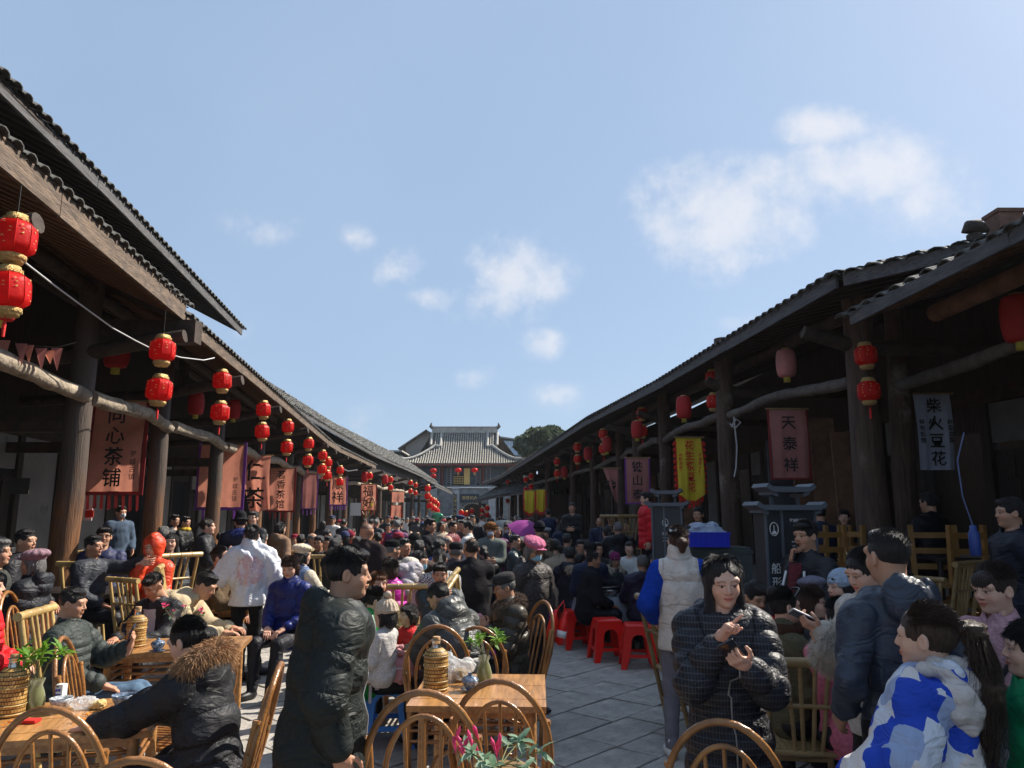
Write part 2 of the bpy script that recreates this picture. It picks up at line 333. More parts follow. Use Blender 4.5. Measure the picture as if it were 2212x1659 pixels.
# ---------------------------------------------------------------- implicit surfaces (smooth unions of tapered limbs) -> one mesh
def nv(a): a = np.asarray(a, np.float64); return a/ (np.linalg.norm(a)+1e-12)
class Pr:
    __slots__ = ('t','a','b','ra','rb','R','s','k','op','lo','hi','tag')
    def __init__(s, t, a, b=None, ra=0, rb=0, R=None, sc=(1,1,1), k=.03, op=1, tag=0):
        s.t = t; s.a = np.asarray(a, np.float32); s.b = None if b is None else np.asarray(b, np.float32); s.ra = ra; s.rb = rb
        s.R = None if R is None else np.asarray(R, np.float32); s.s = np.asarray(sc, np.float32); s.k = k; s.op = op; s.tag = tag
        if t == 'e': m = float(max(ra)); s.lo = s.a-m; s.hi = s.a+m
        elif t == 'b': m = float(np.linalg.norm(ra)); s.lo = s.a-m; s.hi = s.a+m
        else:
            m = max(ra, rb)*float(max(s.s)); s.lo = np.minimum(s.a, s.b)-m; s.hi = np.maximum(s.a, s.b)+m
    def ev(s, X, Y, Z):
        x, y, z = X-s.a[0], Y-s.a[1], Z-s.a[2]
        if s.R is not None:
            R = s.R; x, y, z = R[0,0]*x+R[0,1]*y+R[0,2]*z, R[1,0]*x+R[1,1]*y+R[1,2]*z, R[2,0]*x+R[2,1]*y+R[2,2]*z
        if s.t == 'e':
            r = s.ra; k0 = np.sqrt((x/r[0])**2+(y/r[1])**2+(z/r[2])**2); k1 = np.sqrt((x/r[0]**2)**2+(y/r[1]**2)**2+(z/r[2]**2)**2)
            return k0*(k0-1)/(k1+1e-6), z
        if s.t == 'b':
            r = s.ra; rr = s.rb; qx, qy, qz = np.abs(x)-r[0]+rr, np.abs(y)-r[1]+rr, np.abs(z)-r[2]+rr
            return np.sqrt(np.maximum(qx,0)**2+np.maximum(qy,0)**2+np.maximum(qz,0)**2)+np.minimum(np.maximum(qx,np.maximum(qy,qz)),0)-rr, z
        d = s.b-s.a
        if s.R is not None: d = s.R @ d
        x, y, z = x/s.s[0], y/s.s[1], z/s.s[2]; d = d/s.s
        L2 = float(d @ d)+1e-9; h = np.clip((x*d[0]+y*d[1]+z*d[2])/L2, 0, 1)
        x, y, z = x-h*d[0], y-h*d[1], z-h*d[2]
        return (np.sqrt(x*x+y*y+z*z)-(s.ra+(s.rb-s.ra)*h))*float(min(s.s))*1.1, h*math.sqrt(L2)
def cap(a, b, ra, rb, k=.03, **q): return Pr('c', a, b, ra, rb, k=k, **q)
def ell(c, r, R=None, k=.03, **q): return Pr('e', c, None, tuple(r), 0, R=R, k=k, **q)
def box_(c, r, rr=.01, R=None, k=.01, **q): return Pr('b', c, None, tuple(r), rr, R=R, k=k, **q)
def surface(prims, vx, disp=None, cuts=(), quilt=None, pad=None):
    pad = pad or vx*3+ (quilt[1] if quilt else 0)
    lo = np.min([p.lo for p in prims if p.op == 1], 0)-pad; hi = np.max([p.hi for p in prims if p.op == 1], 0)+pad
    n = np.ceil((hi-lo)/vx).astype(int)+1
    ax = [(lo[i]+vx*np.arange(n[i])).astype(np.float32) for i in range(3)]
    Fd = np.full(n, .5, np.float32); T = np.zeros(n, np.float32) if quilt else None; B = np.full(n, 9., np.float32) if quilt else None
    for p in prims:
        mg = p.k+vx*3+.01
        i0 = np.maximum(((p.lo-mg-lo)/vx).astype(int), 0); i1 = np.minimum(((p.hi+mg-lo)/vx).astype(int)+2, n)
        if np.any(i1 <= i0): continue
        sl = tuple(slice(i0[i], i1[i]) for i in range(3))
        d, t = p.ev(ax[0][sl[0]][:,None,None], ax[1][sl[1]][None,:,None], ax[2][sl[2]][None,None,:])
        f = Fd[sl]
        if p.op == 1:
            h = np.clip(.5+.5*(f-d)/p.k, 0, 1); 
            Fd[sl] = f+(d-f)*h-p.k*h*(1-h)
            if quilt:
                m = d < B[sl]; T[sl] = np.where(m, t+p.tag*.013, T[sl]); B[sl] = np.minimum(B[sl], d)
        else:
            h = np.clip(.5-.5*(f+d)/p.k, 0, 1); Fd[sl] = f+(-d-f)*h+p.k*h*(1-h)
    if quilt: Fd -= quilt[1]*1.5*(np.abs(np.sin(T*(pi/quilt[0])))**.6-.5)
    if disp is not None: Fd += disp(ax[0][:,None,None], ax[1][None,:,None], ax[2][None,None,:])
    for (c, nn) in cuts:
        Fd = np.maximum(Fd, (ax[0][:,None,None]-c[0])*nn[0]+(ax[1][None,:,None]-c[1])*nn[1]+(ax[2][None,None,:]-c[2])*nn[2])
    return nets(Fd, lo, vx)
def seam_of(prims, V, spacing):
    X, Y, Z = (V[:,i].astype(np.float32) for i in range(3)); B = np.full(len(V), 9., np.float32); T = np.zeros(len(V), np.float32)
    for p in prims:
        if p.op != 1: continue
        d, t = p.ev(X, Y, Z); m = d < B; T = np.where(m, t+p.tag*.013, T); B = np.minimum(B, d)
    return T/spacing+3.0
def nets(F, lo, vx):
    F[0]=F[-1]=.5; F[:,0]=F[:,-1]=.5; F[:,:,0]=F[:,:,-1]=.5
    S = F < 0; s = S.astype(np.int8)
    c = s[:-1]+s[1:]; c = c[:,:-1]+c[:,1:]; c = c[:,:,:-1]+c[:,:,1:]
    I = np.argwhere((c > 0) & (c < 8))
    if len(I) == 0: return np.zeros((0,3)), np.zeros((0,4), int)
    acc = np.zeros((len(I), 3)); cnt = np.zeros(len(I))
    cr = [(i,j,k) for i in (0,1) for j in (0,1) for k in (0,1)]
    val = {q: F[I[:,0]+q[0], I[:,1]+q[1], I[:,2]+q[2]].astype(np.float64) for q in cr}
    for a in cr:
        for d in range(3):
            if a[d]: continue
            b = list(a); b[d] = 1; b = tuple(b); f0, f1 = val[a], val[b]
            m = (f0 < 0) != (f1 < 0); t = np.where(m, f0/np.where(m, f0-f1, 1), 0)
            for e in range(3): acc[:,e] += np.where(m, a[e]+(t if e == d else 0), 0)
            cnt += m
    V = (I+acc/cnt[:,None])*vx+lo
    idx = np.full(c.shape, -1, np.int32); idx[I[:,0], I[:,1], I[:,2]] = np.arange(len(I))
    Q = []
    for d in range(3):
        e1, e2 = (d+1)%3, (d+2)%3
        sl0 = [slice(None)]*3; sl1 = [slice(None)]*3; sl0[d] = slice(0,-1); sl1[d] = slice(1,None)
        A, Bq = S[tuple(sl0)], S[tuple(sl1)]
        J = np.argwhere(A != Bq); J = J[(J[:,e1] > 0) & (J[:,e2] > 0) & (J[:,e1] < F.shape[e1]-1) & (J[:,e2] < F.shape[e2]-1)]
        fl = A[J[:,0], J[:,1], J[:,2]]
        def at(o1, o2):
            K = J.copy(); K[:,e1] -= o1; K[:,e2] -= o2; return idx[K[:,0], K[:,1], K[:,2]]
        q = np.stack([at(1,1), at(0,1), at(0,0), at(1,0)], 1); q[~fl] = q[~fl][:,::-1]; Q.append(q)
    Q = np.concatenate(Q); Q = Q[(Q >= 0).all(1)]
    return V, Q
def wrinkle(amp, fr, seed=0):
    r = np.random.RandomState(seed+3); ds = [(nv(r.randn(3)), r.rand()*6, f) for f in (fr, fr*1.7, fr*2.9) for _ in range(2)]
    def f(X, Y, Z):
        o = 0; wob = np.sin(X*9+1.3+seed)+np.sin(Y*8+Z*7)
        for i, (d, ph, q) in enumerate(ds): o = o+(1-np.abs(np.sin((X*d[0]+Y*d[1]+Z*d[2])*q+ph+wob*1.2)))*(amp/(1+.6*(i//2)))
        return o-amp*1.5
    return f

# ---------------------------------------------------------------- head, hair, hands (local frames: +Y face, +X right, +Z up)
HEADC = {}
def head_prims(fem, fat=0.0):
    w_ = 1+fat*.12
    p = [ell((0,-.012,.03), (.076*w_,.094,.088), k=.02), ell((0,.022,-.035), (.062*w_,.070,.078), k=.03), ell((0,.042,-.088), (.034*w_,.040,.030), k=.03),
         ell((.034*w_,.052,-.030), (.028,.030,.030), k=.02), ell((-.034*w_,.052,-.030), (.028,.030,.030), k=.02),
         cap((-.045,.070,.026), (.045,.070,.026), .017, .017, k=.015),
         ell((.031,.098,.006), (.019,.014,.012), k=.010, op=0), ell((-.031,.098,.006), (.019,.014,.012), k=.010, op=0),
         ell((.031,.0775,.004), (.0145,.0125,.0085), k=.004), ell((-.031,.0775,.004), (.0145,.0125,.0085), k=.004),
         cap((0,.086,.012), (0,.103,-.022), .0075, .0105, k=.008), ell((.011,.094,-.028), (.0085,.010,.007), k=.006), ell((-.011,.094,-.028), (.0085,.010,.007), k=.006),
         ell((0,.090,-.052), (.022,.009,.0052), k=.004), ell((0,.089,-.062), (.018,.010,.0058), k=.004), ell((0,.082,-.075), (.03,.02,.008), k=.01, op=0) if False else ell((0,.074,-.092), (.018,.016,.014), k=.012)]
    for sx in (1,-1):
        p += [ell((sx*.079*w_,-.008,-.008), (.011,.021,.033), R=rotz(sx*.35).T, k=.008), ell((sx*.088*w_,.000,-.006), (.008,.012,.020), R=rotz(sx*.35).T, k=.005, op=0)]
    return p
def rotz(a): return np.array([[cos(a),-sin(a),0],[sin(a),cos(a),0],[0,0,1]])
def rotx(a): return np.array([[1,0,0],[0,cos(a),-sin(a)],[0,sin(a),cos(a)]])
def roty(a): return np.array([[cos(a),0,sin(a)],[0,1,0],[-sin(a),0,cos(a)]])
def head_mesh(fem, vx, fat=0, closed=False, old=False, smile=0, scalp=None):
    key = (fem, vx, fat, closed, old, smile, scalp)
    if key in HEADC: return HEADC[key]
    V, F = surface(head_prims(fem, fat)+[cap((0,-.020,-.05), (0,-.035,-.19), .056 if not fem else .048, .060 if not fem else .05, k=.03)], vx)
    x, y, z = np.abs(V[:,0]), V[:,1], V[:,2]; C = np.ones((len(V), 3))
    front = y > .03
    def blend(m, c):
        m = np.clip(m, 0, 1)[:,None]; C[:] = C*(1-m)+np.array(c)*m
    blend(np.exp(-((x-.042)**2+(z+.03)**2)/.0006)*.35*front, (1.05,.72,.66))
    blend(np.exp(-(x**2+(z+.028)**2)/.0002)*.35*front, (1.0,.72,.66))
    blend(((x/.024)**2+((z+.0565+ (smile*-.006*(x/.02)**2))/.0105)**2 < 1)*front*(y>.07)*.85, (.85,.36,.36) if fem else (.80,.50,.46))
    blend((np.abs(z+.0572) < .0022)*(x < .026)*(y>.07)*front*.8, (.35,.16,.14))
    # brows, eyes
    bz = .028-(x-.030)**2*9
    blend(((np.abs(z-bz) < (.0038 if fem else .0050)) & (x > .013) & (x < .052))*front*.62, (.10,.07,.06))
    ez = .003-(x-.031)**2*5
    h = .0022 if closed else .0052
    blend(((np.abs(z-ez) < h) & (np.abs(x-.031) < .0155))*front*1.0, (1.15,1.35,1.5) if not closed else (.12,.09,.08))
    if not closed:
        blend(((np.abs(z-ez) < h) & (np.abs(x-.031) < .0062))*front*1.0, (.03,.025,.03))
        blend(((np.abs(z-ez-h) < .0022) & (np.abs(x-.031) < .018))*front*.95, (.08,.06,.06))
    blend(((x/.009-1.1)**2+((z+.034)/.004)**2 < 1)*front*(y>.085)*.6, (.3,.16,.14))
    if old:
        blend((np.abs((x-.030)-(-.020-z)*.45) < .0022)*(z < -.02)*(z > -.06)*front*.5, (.5,.4,.38))
        for q in (.045,.054,.063): blend((np.abs(z-q-.003*np.sin(x*60)) < .0016)*(x < .045)*front*.4, (.55,.45,.42))
    if scalp is not None: blend(((z > .045-.9*np.maximum(y,-.02)*.0) & ((z > .075)|(y < .035+ (z-.04)*.5)) & ~((x > .07)&(z<.02)))*1.0*scalp, (.22,.21,.22))
    HEADC[key] = (V, F, C); return HEADC[key]
HANDC = {}
def hand_mesh(kind, vx):
    """right hand: +Y fingers, thumb to -X side, palm facing -Z"""
    key = (kind, vx)
    if key in HANDC: return HANDC[key]
    p = [box_((0,.046,0), (.040,.048,.015), .013, k=.01), ell((-.022,.028,-.008), (.020,.032,.016), k=.012), cap((0,-.05,0), (0,.02,0), .027, .027, k=.02, sc=(1,1,1))]
    cl = {'relax': (.28,.38,.30), 'grip': (.75,.95,.7), 'flat': (.05,.08,.08), 'point': (.9,1.3,.8), 'phone': (.55,.75,.45)}[kind]
    for i, (x, ln) in enumerate(((-.030,.070),(-.010,.078),(.010,.073),(.029,.058))):
        c = cl if not (kind == 'point' and i == 0) else (.12,.1,.05)
        q = np.array((x, .090-abs(x)*.15, 0.)); a = 0; sp = (x)*(2.2 if kind in ('flat','relax','point') else .6); r = .0092-.0008*(i == 3)
        for j, seg in enumerate((.45,.31,.24)):
            a += c[j]*(1+.12*i); d = np.array((sp*cos(a), cos(a), -sin(a))); e = q+nv(d)*ln*seg
            p.append(cap(q, e, r-.0008*j, r-.0008*(j+1), k=.0035)); q = e
    q = np.array((-.034,.022,-.004)); 
    for j, (d, ln) in enumerate((((-.75,.62,-.25),.036),((-.35,.85,-.45 if kind in('grip','phone','point') else -.2),.030),((.05,.9,-.5 if kind in('grip','phone','point') else -.1),.024))):
        e = q+nv(d)*ln; p.append(cap(q, e, .0125-.0015*j, .011-.0015*j, k=.006)); q = e
    HANDC[key] = surface(p, vx); return HANDC[key]
def hair_surface(style, vx, seed=0):
    sk = [ell((0,-.016,.028), (.083,.102,.095), k=.02)]
    face = ell((0,.118,-.028), (.078,.070,.092), k=.012, op=0)
    cuts = []; P_ = list(sk)
    if style in ('short','part','tousle'):
        P_ += [ell((0,.040,.090), (.064,.055,.030), k=.02), cap((-.04,-.045,.098), (.045,-.005,.104), .026, .026, k=.03)]
        if style == 'tousle': P_ += [ell((.02,.06,.085), (.06,.045,.03), k=.02)]
        sub = [face, ell((0,-.09,-.115), (.12,.12,.075), k=.01, op=0), ell((.09,.01,-.045), (.03,.055,.058), k=.008, op=0), ell((-.09,.01,-.045), (.03,.055,.058), k=.008, op=0)]
        P_ += sub
    elif style == 'buzz':
        P_ = [ell((0,-.015,.034), (.080,.098,.090), k=.02), ell((0,.02,.098), (.058,.06,.026), k=.02), ell((0,.125,-.02), (.10,.080,.088), k=.008, op=0), ell((0,-.09,-.125), (.13,.13,.075), k=.01, op=0), ell((.09,.02,-.055), (.04,.08,.068), k=.008, op=0), ell((-.09,.02,-.055), (.04,.08,.068), k=.008, op=0)]
    elif style == 'balding':
        P_ += [ell((0,.02,.10), (.062,.10,.060), k=.008, op=0), ell((0,.125,-.0), (.12,.100,.12), k=.008, op=0), ell((0,-.09,-.115), (.12,.12,.075), k=.01, op=0), ell((.09,.01,-.055), (.03,.055,.058), k=.008, op=0), ell((-.09,.01,-.055), (.03,.055,.058), k=.008, op=0)]
    elif style == 'bob':
        P_ += [cap((.07,-.02,.0), (.078,-.01,-.085), .028, .020, k=.03), cap((-.07,-.02,.0), (-.078,-.01,-.085), .028, .020, k=.03), ell((0,-.07,-.04), (.085,.055,.085), k=.03), ell((0,.064,.062), (.060,.028,.030), k=.02), ell((0,.125,-.05), (.062,.070,.098), k=.012, op=0)]
    elif style == 'parted':
        P_ += [cap((.066,-.01,.03), (.080,.030,-.14), .028, .024, k=.03), cap((-.066,-.01,.03), (-.080,.030,-.14), .028, .024, k=.03), cap((.080,.030,-.14), (.075,.085,-.30), .024, .016, k=.03), cap((-.080,.030,-.14), (-.075,.085,-.30), .024, .016, k=.03), cap((0,-.07,-.0), (0,-.10,-.26), .075, .055, k=.04, R=np.eye(3), sc=(1.1,.6,1)), ell((0,.125,-.022), (.060,.078,.118), k=.014, op=0), cap((0,.0,.136), (0,.10,.10), .006, .006, k=.01, op=0)]
    elif style == 'long':
        P_ += [cap((.068,-.02,.02), (.088,.0,-.20), .030, .022, k=.03), cap((-.068,-.02,.02), (-.088,.0,-.20), .030, .022, k=.03), cap((0,-.07,-.0), (0,-.10,-.26), .075, .055, k=.04, R=np.eye(3), sc=(1.1,.6,1)), cap((.04,-.08,-.0), (.07,-.08,-.24), .04, .028, k=.03), cap((-.04,-.08,-.0), (-.07,-.08,-.24), .04, .028, k=.03), ell((0,.125,-.045), (.064,.072,.105), k=.012, op=0)]
    elif style in ('pony','bun','lowbun'):
        P_ += [face]+[ell((sx*.092,.035,-.05), (.03,.04,.06), k=.008, op=0) for sx in (1,-1)]+[ell((0,-.09,-.135), (.12,.11,.065), k=.01, op=0)]
        if style == 'bun': P_ += [ell((0,-.085,.10), (.042,.040,.040), k=.006)]
        if style == 'lowbun': P_ += [ell((.02,-.135,-.015), (.050,.042,.052), k=.006), ell((.02,-.14,-.06), (.03,.03,.04), k=.01)]
        if style == 'pony': P_ += [ell((0,-.115,.035), (.025,.022,.025), k=.006)]
    rs = np.random.RandomState(seed); ph = rs.rand(6)*6
    if style in ('buzz',): fq, am = 60, .0012
    elif style == 'tousle': fq, am = 17, .007
    else: fq, am = 21, .0028
    def dp(X, Y, Z):
        a = np.arctan2(X, Y+.01+Z*.15); return am*(np.sin(a*fq+ph[0]+np.sin(Z*30+ph[2]))*.6+np.sin(a*fq*2.3+ph[1]+Z*22)*.4+np.sin(Z*70+X*50+ph[3])*.3)
    return surface(P_, vx, dp)
A_ = lambda *v: np.array(v, float)
def tufts(seed, style, n=260):
    """short wisps that break up the outline of the hair"""
    rs = np.random.RandomState(seed); mb = MB()
    for _ in range(n):
        th = rs.rand()*2*pi; ph = rs.rand()**.8*1.25
        d = np.array((sin(ph)*cos(th), sin(ph)*sin(th), cos(ph)))
        if d[1] > .80: continue
        p = np.array((0,-.016,.030))+d*np.array((.087,.105,.098))*(.97)
        if p[1] > .055 and p[2] < .075: continue
        tg = np.cross(np.cross(d, (0,.35,-1) if style not in ('pony','bun','lowbun','balding') else (0,-1,-.25)), d); tg = nv(tg+1e-6)
        if style == 'parted' and d[1] > .1 : continue
        if style in ('pony','bun','lowbun') and d[1] > .62: continue
        if style == 'buzz': v = nv(d+rs.randn(3)*.35); ln = .006+.006*rs.rand()
        elif style in ('short','tousle'): v = nv(tg*(1 if d[2] < .55 else .4)+A_(.25,.9 if d[1] > -.2 else 0,.0)*(.7 if d[2] > .45 else 0)+d*(.22+.3*(rs.rand() < .2))+rs.randn(3)*.22); ln = .022+.020*rs.rand()
        else: v = nv(tg+d*.12+rs.randn(3)*.10); ln = .035+.03*rs.rand()
        s_ = nv(np.cross(v, rs.randn(3)))*(.0015 if style != 'buzz' else .0012)
        mb.add([p-s_, p+s_, p+v*ln*.6+s_*.7+d*.002, p+v*ln], [(0,1,2,3)])
    return mb
def fur(path, r, n, ln, seed=0, flat=1.0, wd=.0035):
    """fur tube as many tapered hairs around a curve of points"""
    rs = np.random.RandomState(seed); pts = np.array(path, float); seg = np.linalg.norm(np.diff(pts, axis=0), axis=1); cum = np.concatenate([[0], np.cumsum(seg)])
    u = rs.rand(n)*cum[-1]; i = np.clip(np.searchsorted(cum, u)-1, 0, len(seg)-1); t = (u-cum[i])/seg[i]
    c = pts[i]*(1-t)[:,None]+pts[i+1]*t[:,None]; T = (pts[i+1]-pts[i])/seg[i][:,None]
    d = rs.randn(n,3); d -= T*(d*T).sum(1)[:,None]; d /= np.linalg.norm(d, axis=1)[:,None]
    rr = r if np.isscalar(r) else np.interp(u, cum, r)
    b = c+d*(np.asarray(rr)*.75)[...,None] if not np.isscalar(rr) else c+d*rr*.75
    v = d+rs.randn(n,3)*.45+T*.25; v /= np.linalg.norm(v, axis=1)[:,None]; l = ln*(.5+rs.rand(n))[:,None]
    v[:,2] -= .25; s_ = np.cross(v, rs.randn(n,3)); s_ /= np.linalg.norm(s_, axis=1)[:,None]; s_ *= wd
    mid = b+v*l*.55; tip = b+v*l+np.array((0,0,-.25))*l*.5
    V = np.stack([b-s_, b+s_, mid+s_*.7, tip, mid-s_*.7], 1).reshape(-1,3); k = np.arange(n)*5
    F = np.concatenate([np.stack([k,k+1,k+2,k+4],1), np.stack([k+4,k+2,k+3,k+3],1)])
    me = bpy.data.meshes.new('fur'); me.from_pydata(V.tolist(), [], [tuple(f) if f[2] != f[3] else tuple(f[:3]) for f in F.tolist()]); return me
# ---------------------------------------------------------------- people
A = np.array
def ik(s, t, l1, l2, pole):
    s, t = A(s, float), A(t, float); d = t-s; D = np.linalg.norm(d); D2 = min(max(D, .08), (l1+l2)*.985); u = d/max(D, 1e-6); t = s+u*D2
    a = (l1*l1-l2*l2+D2*D2)/(2*D2); h = math.sqrt(max(l1*l1-a*a, 0)); pv = A(pole, float); pv = pv-u*(pv@u); pv = nv(pv)
    return s+u*a+pv*h, t
ARM = {  # hand target from the shoulder: outward, forward, up; hand shape; palm direction (outward, forward, up); hand direction or None
 'down': ((.07,.02,-.50), 'relax', (-1,0,0), None), 'lap': ((-.07,.27,-.37), 'relax', (0,0,-1), None), 'table': ((-.05,.40,-.24), 'relax', (0,0,-1), None),
 'hold': ((-.10,.30,-.13), 'phone', (-.4,-.2,1), (-.5,.75,.35)), 'tap': ((-.13,.24,-.04), 'point', (-.5,.3,-.3), (-.55,.45,.75)), 'ear': ((-.02,.15,.06), 'grip', (-1,-.2,0), (-.2,0,1)),
 'face': ((-.15,.20,.06), 'relax', (-.2,-1,0), (-.9,.1,.2)), 'pocket': ((.03,.12,-.42), 'relax', (-1,0,0), None), 'reach': ((-.02,.52,-.10), 'relax', (0,0,-1), None),
 'up': ((.02,.12,.26), 'relax', (0,1,0), (0,.1,1)), 'head': ((-.10,.03,.22), 'relax', (-1,0,-.3), (-.8,-.1,.5)), 'back': ((-.05,-.12,-.38), 'relax', (0,1,0), None), 'clasp': ((-.16,.24,-.26), 'grip', (-1,0,0), (-.9,.2,0)),
 'side': ((.30,.30,-.02), 'relax', (0,0,-1), None), 'cup': ((-.10,.26,-.10), 'grip', (-1,0,0), (-.3,.3,.8)) }
QL = {0: (.038,.034,.0165,.017,.013), 1: (.034,.020,.0088,.0105,.0075), 2: (.030,.0125,.0052,.0066,.0042)}
def set_tint(me, C, n_total):
    at = me.color_attributes.new('tint', 'FLOAT_COLOR', 'POINT'); c = np.ones((n_total, 4), np.float32); c[:len(C), :3] = C; at.data.foreach_set('color', c.ravel())
def xf(V, R, t, s=1.0): return (V*s) @ np.asarray(R).T + np.asarray(t)
def person(name='person', px=None, py=None, D=None, yaw=0, pose='stand', floor=0.0, label='', group=None, fem=False, tone=None, q=1, lean=0, hunch=0, side=0,
           head=(0,0,0), L_='down', R_='down', coat=(.02,.02,.022), ck='nylon', length='jacket', t=.018, quilt=None, collar='collar', cmat=None, sleeve=None,
           pants=(.015,.015,.02), shoes=None, hair='short', hc='black', hat=None, hatc=(.05,.05,.05), mask=None, glasses=False, closed=False, old=False, smile=0, fat=0, hs=1.0,
           legs=None, zipc=None, seed=0, scale=None, loc=None, pm='nylon', furc=None, scalp=None, scarf=None, hoodc=None, wr=.010, bare=None, hem=0, bulk=1.0):
    hs = hs*.95
    vb, vc, vh, vhair, vhand = QL[q]
    tone = tone or ('f' if fem else 'm')
    sit = pose == 'sit'; wsh = .158 if fem else .178
    pel = A((0,0,.56 if sit else .94)); fw = radians(lean); sd_ = radians(side)
    def sp(a): return nv((math.tan(sd_)*cos(a)*.9, sin(a), cos(a)))
    s1, s2 = sp(fw*.8), sp(fw+radians(hunch)); mid = pel+s1*.25; nk = mid+s2*.27
    f1 = nv(np.cross((1,0,0), s1))*-1; f1 = nv(A((0,1,0))-s1*s1[1]); f2 = nv(A((0,1,0))-s2*s2[1])
    Rt1 = A([nv(np.cross(f1, s1)), f1, s1]); Rt2 = A([nv(np.cross(f2, s2)), f2, s2]); rt = Rt2[0]
    hy, hp, hr = (radians(v) for v in head)
    HR = rotz(hy) @ rotx(-hp) @ roty(hr)      # head pitch positive = looks down
    nd = nv(s2+A((0,0,.8)) + f2*.25*max(0, sin(hp)) ); hcn = nk+nd*.115+HR @ A((0,.012,.060))*hs
    sh = {+1: nk-s2*.065+rt*wsh, -1: nk-s2*.065-rt*wsh}
    arms = {}
    for sx, spec in ((1, R_), (-1, L_)):
        a = ARM[spec] if isinstance(spec, str) else spec
        ax_ = A((sx,1,1)); fr = lambda v: A(v, float)*ax_
        tgt = sh[sx]+fr(a[0]); pole = fr((.55,-.5,-.8)) if a[0][2] < .12 else fr((.9,.1,-.5)); el, wrp = ik(sh[sx], tgt, .285, .255, pole)
        hd = nv(fr(a[3])) if a[3] is not None else nv(nv(wrp-el)+A((0,0,-.0)))
        z = -fr(a[2]); z = nv(z-hd*(z@hd)); x = np.cross(hd, z); arms[sx] = (el, wrp, A([x, hd, z]).T, a[1], spec)
    lg = {}
    for sx in (1,-1):
        hip = pel+A((sx*.092,0,-.02))
        if legs: kn, an = (A((sx*v[0], v[1], v[2])) for v in legs)
        elif sit: kn, an = A((sx*.13,.43,.52)), A((sx*.12,.43+ (.02 if sx > 0 else .10),.09))
        else: kn, an = A((sx*.10,.02+.02*sx,.50)), A((sx*.11,-.02+.05*sx,.085))
        lg[sx] = (hip, kn, an)
    fat_ = .02*fat
    # root
    htop = hcn+HR @ A((0,-.01,.135 if hair not in ('buzz','bald') else .122))*hs
    if hat: htop = htop+HR @ A((0,0,.018))*hs
    if px is not None:
        W = P(px, py, D); sc_ = (W.z-floor)/htop[2] if scale is None else scale
        Rz = rotz(radians(yaw)); o = Rz @ (htop*sc_); loc = (W.x-o[0], W.y-o[1], floor if scale is None else W.z-htop[2]*sc_)
    else: sc_ = scale or 1.0; loc = loc or (0,0,0)
    root = empty(name, loc, radians(yaw), label, 'person', group); root.scale = (sc_,)*3
    # body
    bp = [cap(pel, mid, .115, .11, R=Rt1, sc=(1.1,.8,1)), cap(mid, nk-s2*.08, .11, .115, R=Rt2, sc=(1.15,.8,1)), cap(nk-s2*.04, hcn-A((0,0,.05)), .05, .05)]
    for sx in (1,-1):
        el, wrp, HRm, hk, _ = arms[sx]; hip, kn, an = lg[sx]
        bp += [cap(sh[sx], el, .046, .038), cap(el, wrp, .036, .026), cap(hip, kn, .07, .048), cap(kn, an, .045, .034)]
    V, F = surface(bp, vb); Vs, Fs = [V], [F]; n0 = len(V)
    hV, hF, hC = head_mesh(fem, vh, fat, closed, old, smile, scalp)
    Cs = [np.ones((n0,3)), hC]; Vs.append(xf(hV, HR, hcn, hs)); Fs.append(hF+n0); off = n0+len(hV)
    for sx in (1,-1):
        el, wrp, HRm, hk, _ = arms[sx]
        if q == 0 and hk == 'relax' and _ in ('down','pocket','back'): continue
        mV, mF = hand_mesh(hk, vhand); mV = mV.copy(); f_ = mF
        if sx < 0: mV[:,0] *= -1; f_ = mF[:,::-1]
        # HRm columns x,y,z with x=y×z, right handed
        Vs.append(xf(mV, HRm, wrp, .95)); Fs.append(f_+off); Cs.append(np.ones((len(mV),3))*A((1.02,.93,.90))); off += len(mV)
    me = np_mesh('body', np.concatenate(Vs), np.concatenate(Fs)); set_tint(me, np.concatenate(Cs), off); link('body', me, root, SKIN[tone])
    # coat
    w_ = .93 if fem else 1.0
    c = [cap(pel+s1*.02, mid, .132+t+fat_, .128+t+fat_, R=Rt1, sc=(1.12*w_,.84*bulk,1), tag=0), cap(mid, nk-s2*.10, .130+t+fat_, .128+t, R=Rt2, sc=(1.22*w_,.86*bulk,1), k=.05, tag=19),
         cap(sh[1]-rt*.02, sh[-1]+rt*.02, .062+t*.8, .062+t*.8, k=.05), cap(nk-s2*.05, nk+s2*.02, .085+t*.5, .066+t*.4, k=.04, tag=60)]
    sl = []
    for sx in (1,-1):
        el, wrp, HRm, hk, _ = arms[sx]; d = nv(wrp-el)
        sl += [cap(sh[sx], el, .060+t, .050+t, k=.03, tag=5), cap(el, wrp-d*(.045+t*.5), .049+t, .038+t*.8, k=.03, tag=33)]
    cuts = []
    if length == 'jacket':
        if sit: c += [cap(pel+A((0,.02,-.02)), pel+A((0,.05,-.03)), .135+t, .13+t, R=Rt1, sc=(1.18*w_,.9,1))]; 
        else: c += [cap(pel, pel-A((0,0,.14)), .140+t, .145+t, R=np.eye(3), sc=(1.12*w_,.86,1))]; cuts = [((0,0,pel[2]-.15+hem), (0,0,-1))]
    elif length == 'crop':
        cuts = [((0,0,pel[2]+.03), (0,0,-1))]
    else:
        if sit:
            for sx in (1,-1): hip, kn, an = lg[sx]; c += [cap(hip, hip*.25+kn*.75, .105+t, .092+t, k=.05)]
            c += [cap(pel-A((0,.06,.02)), pel-A((0,.10,.24)), .12+t, .10, k=.06, sc=(1.1,.7,1), R=np.eye(3))] if q else []
        else:
            hz = .52 if length == 'long' else .40
            c += [cap(pel, A((0,-.0,hz)), .145+t, .165+t, R=np.eye(3), sc=(1.12,.92*bulk,1), k=.05)]; cuts = [((0,0,hz), (0,0,-1))]
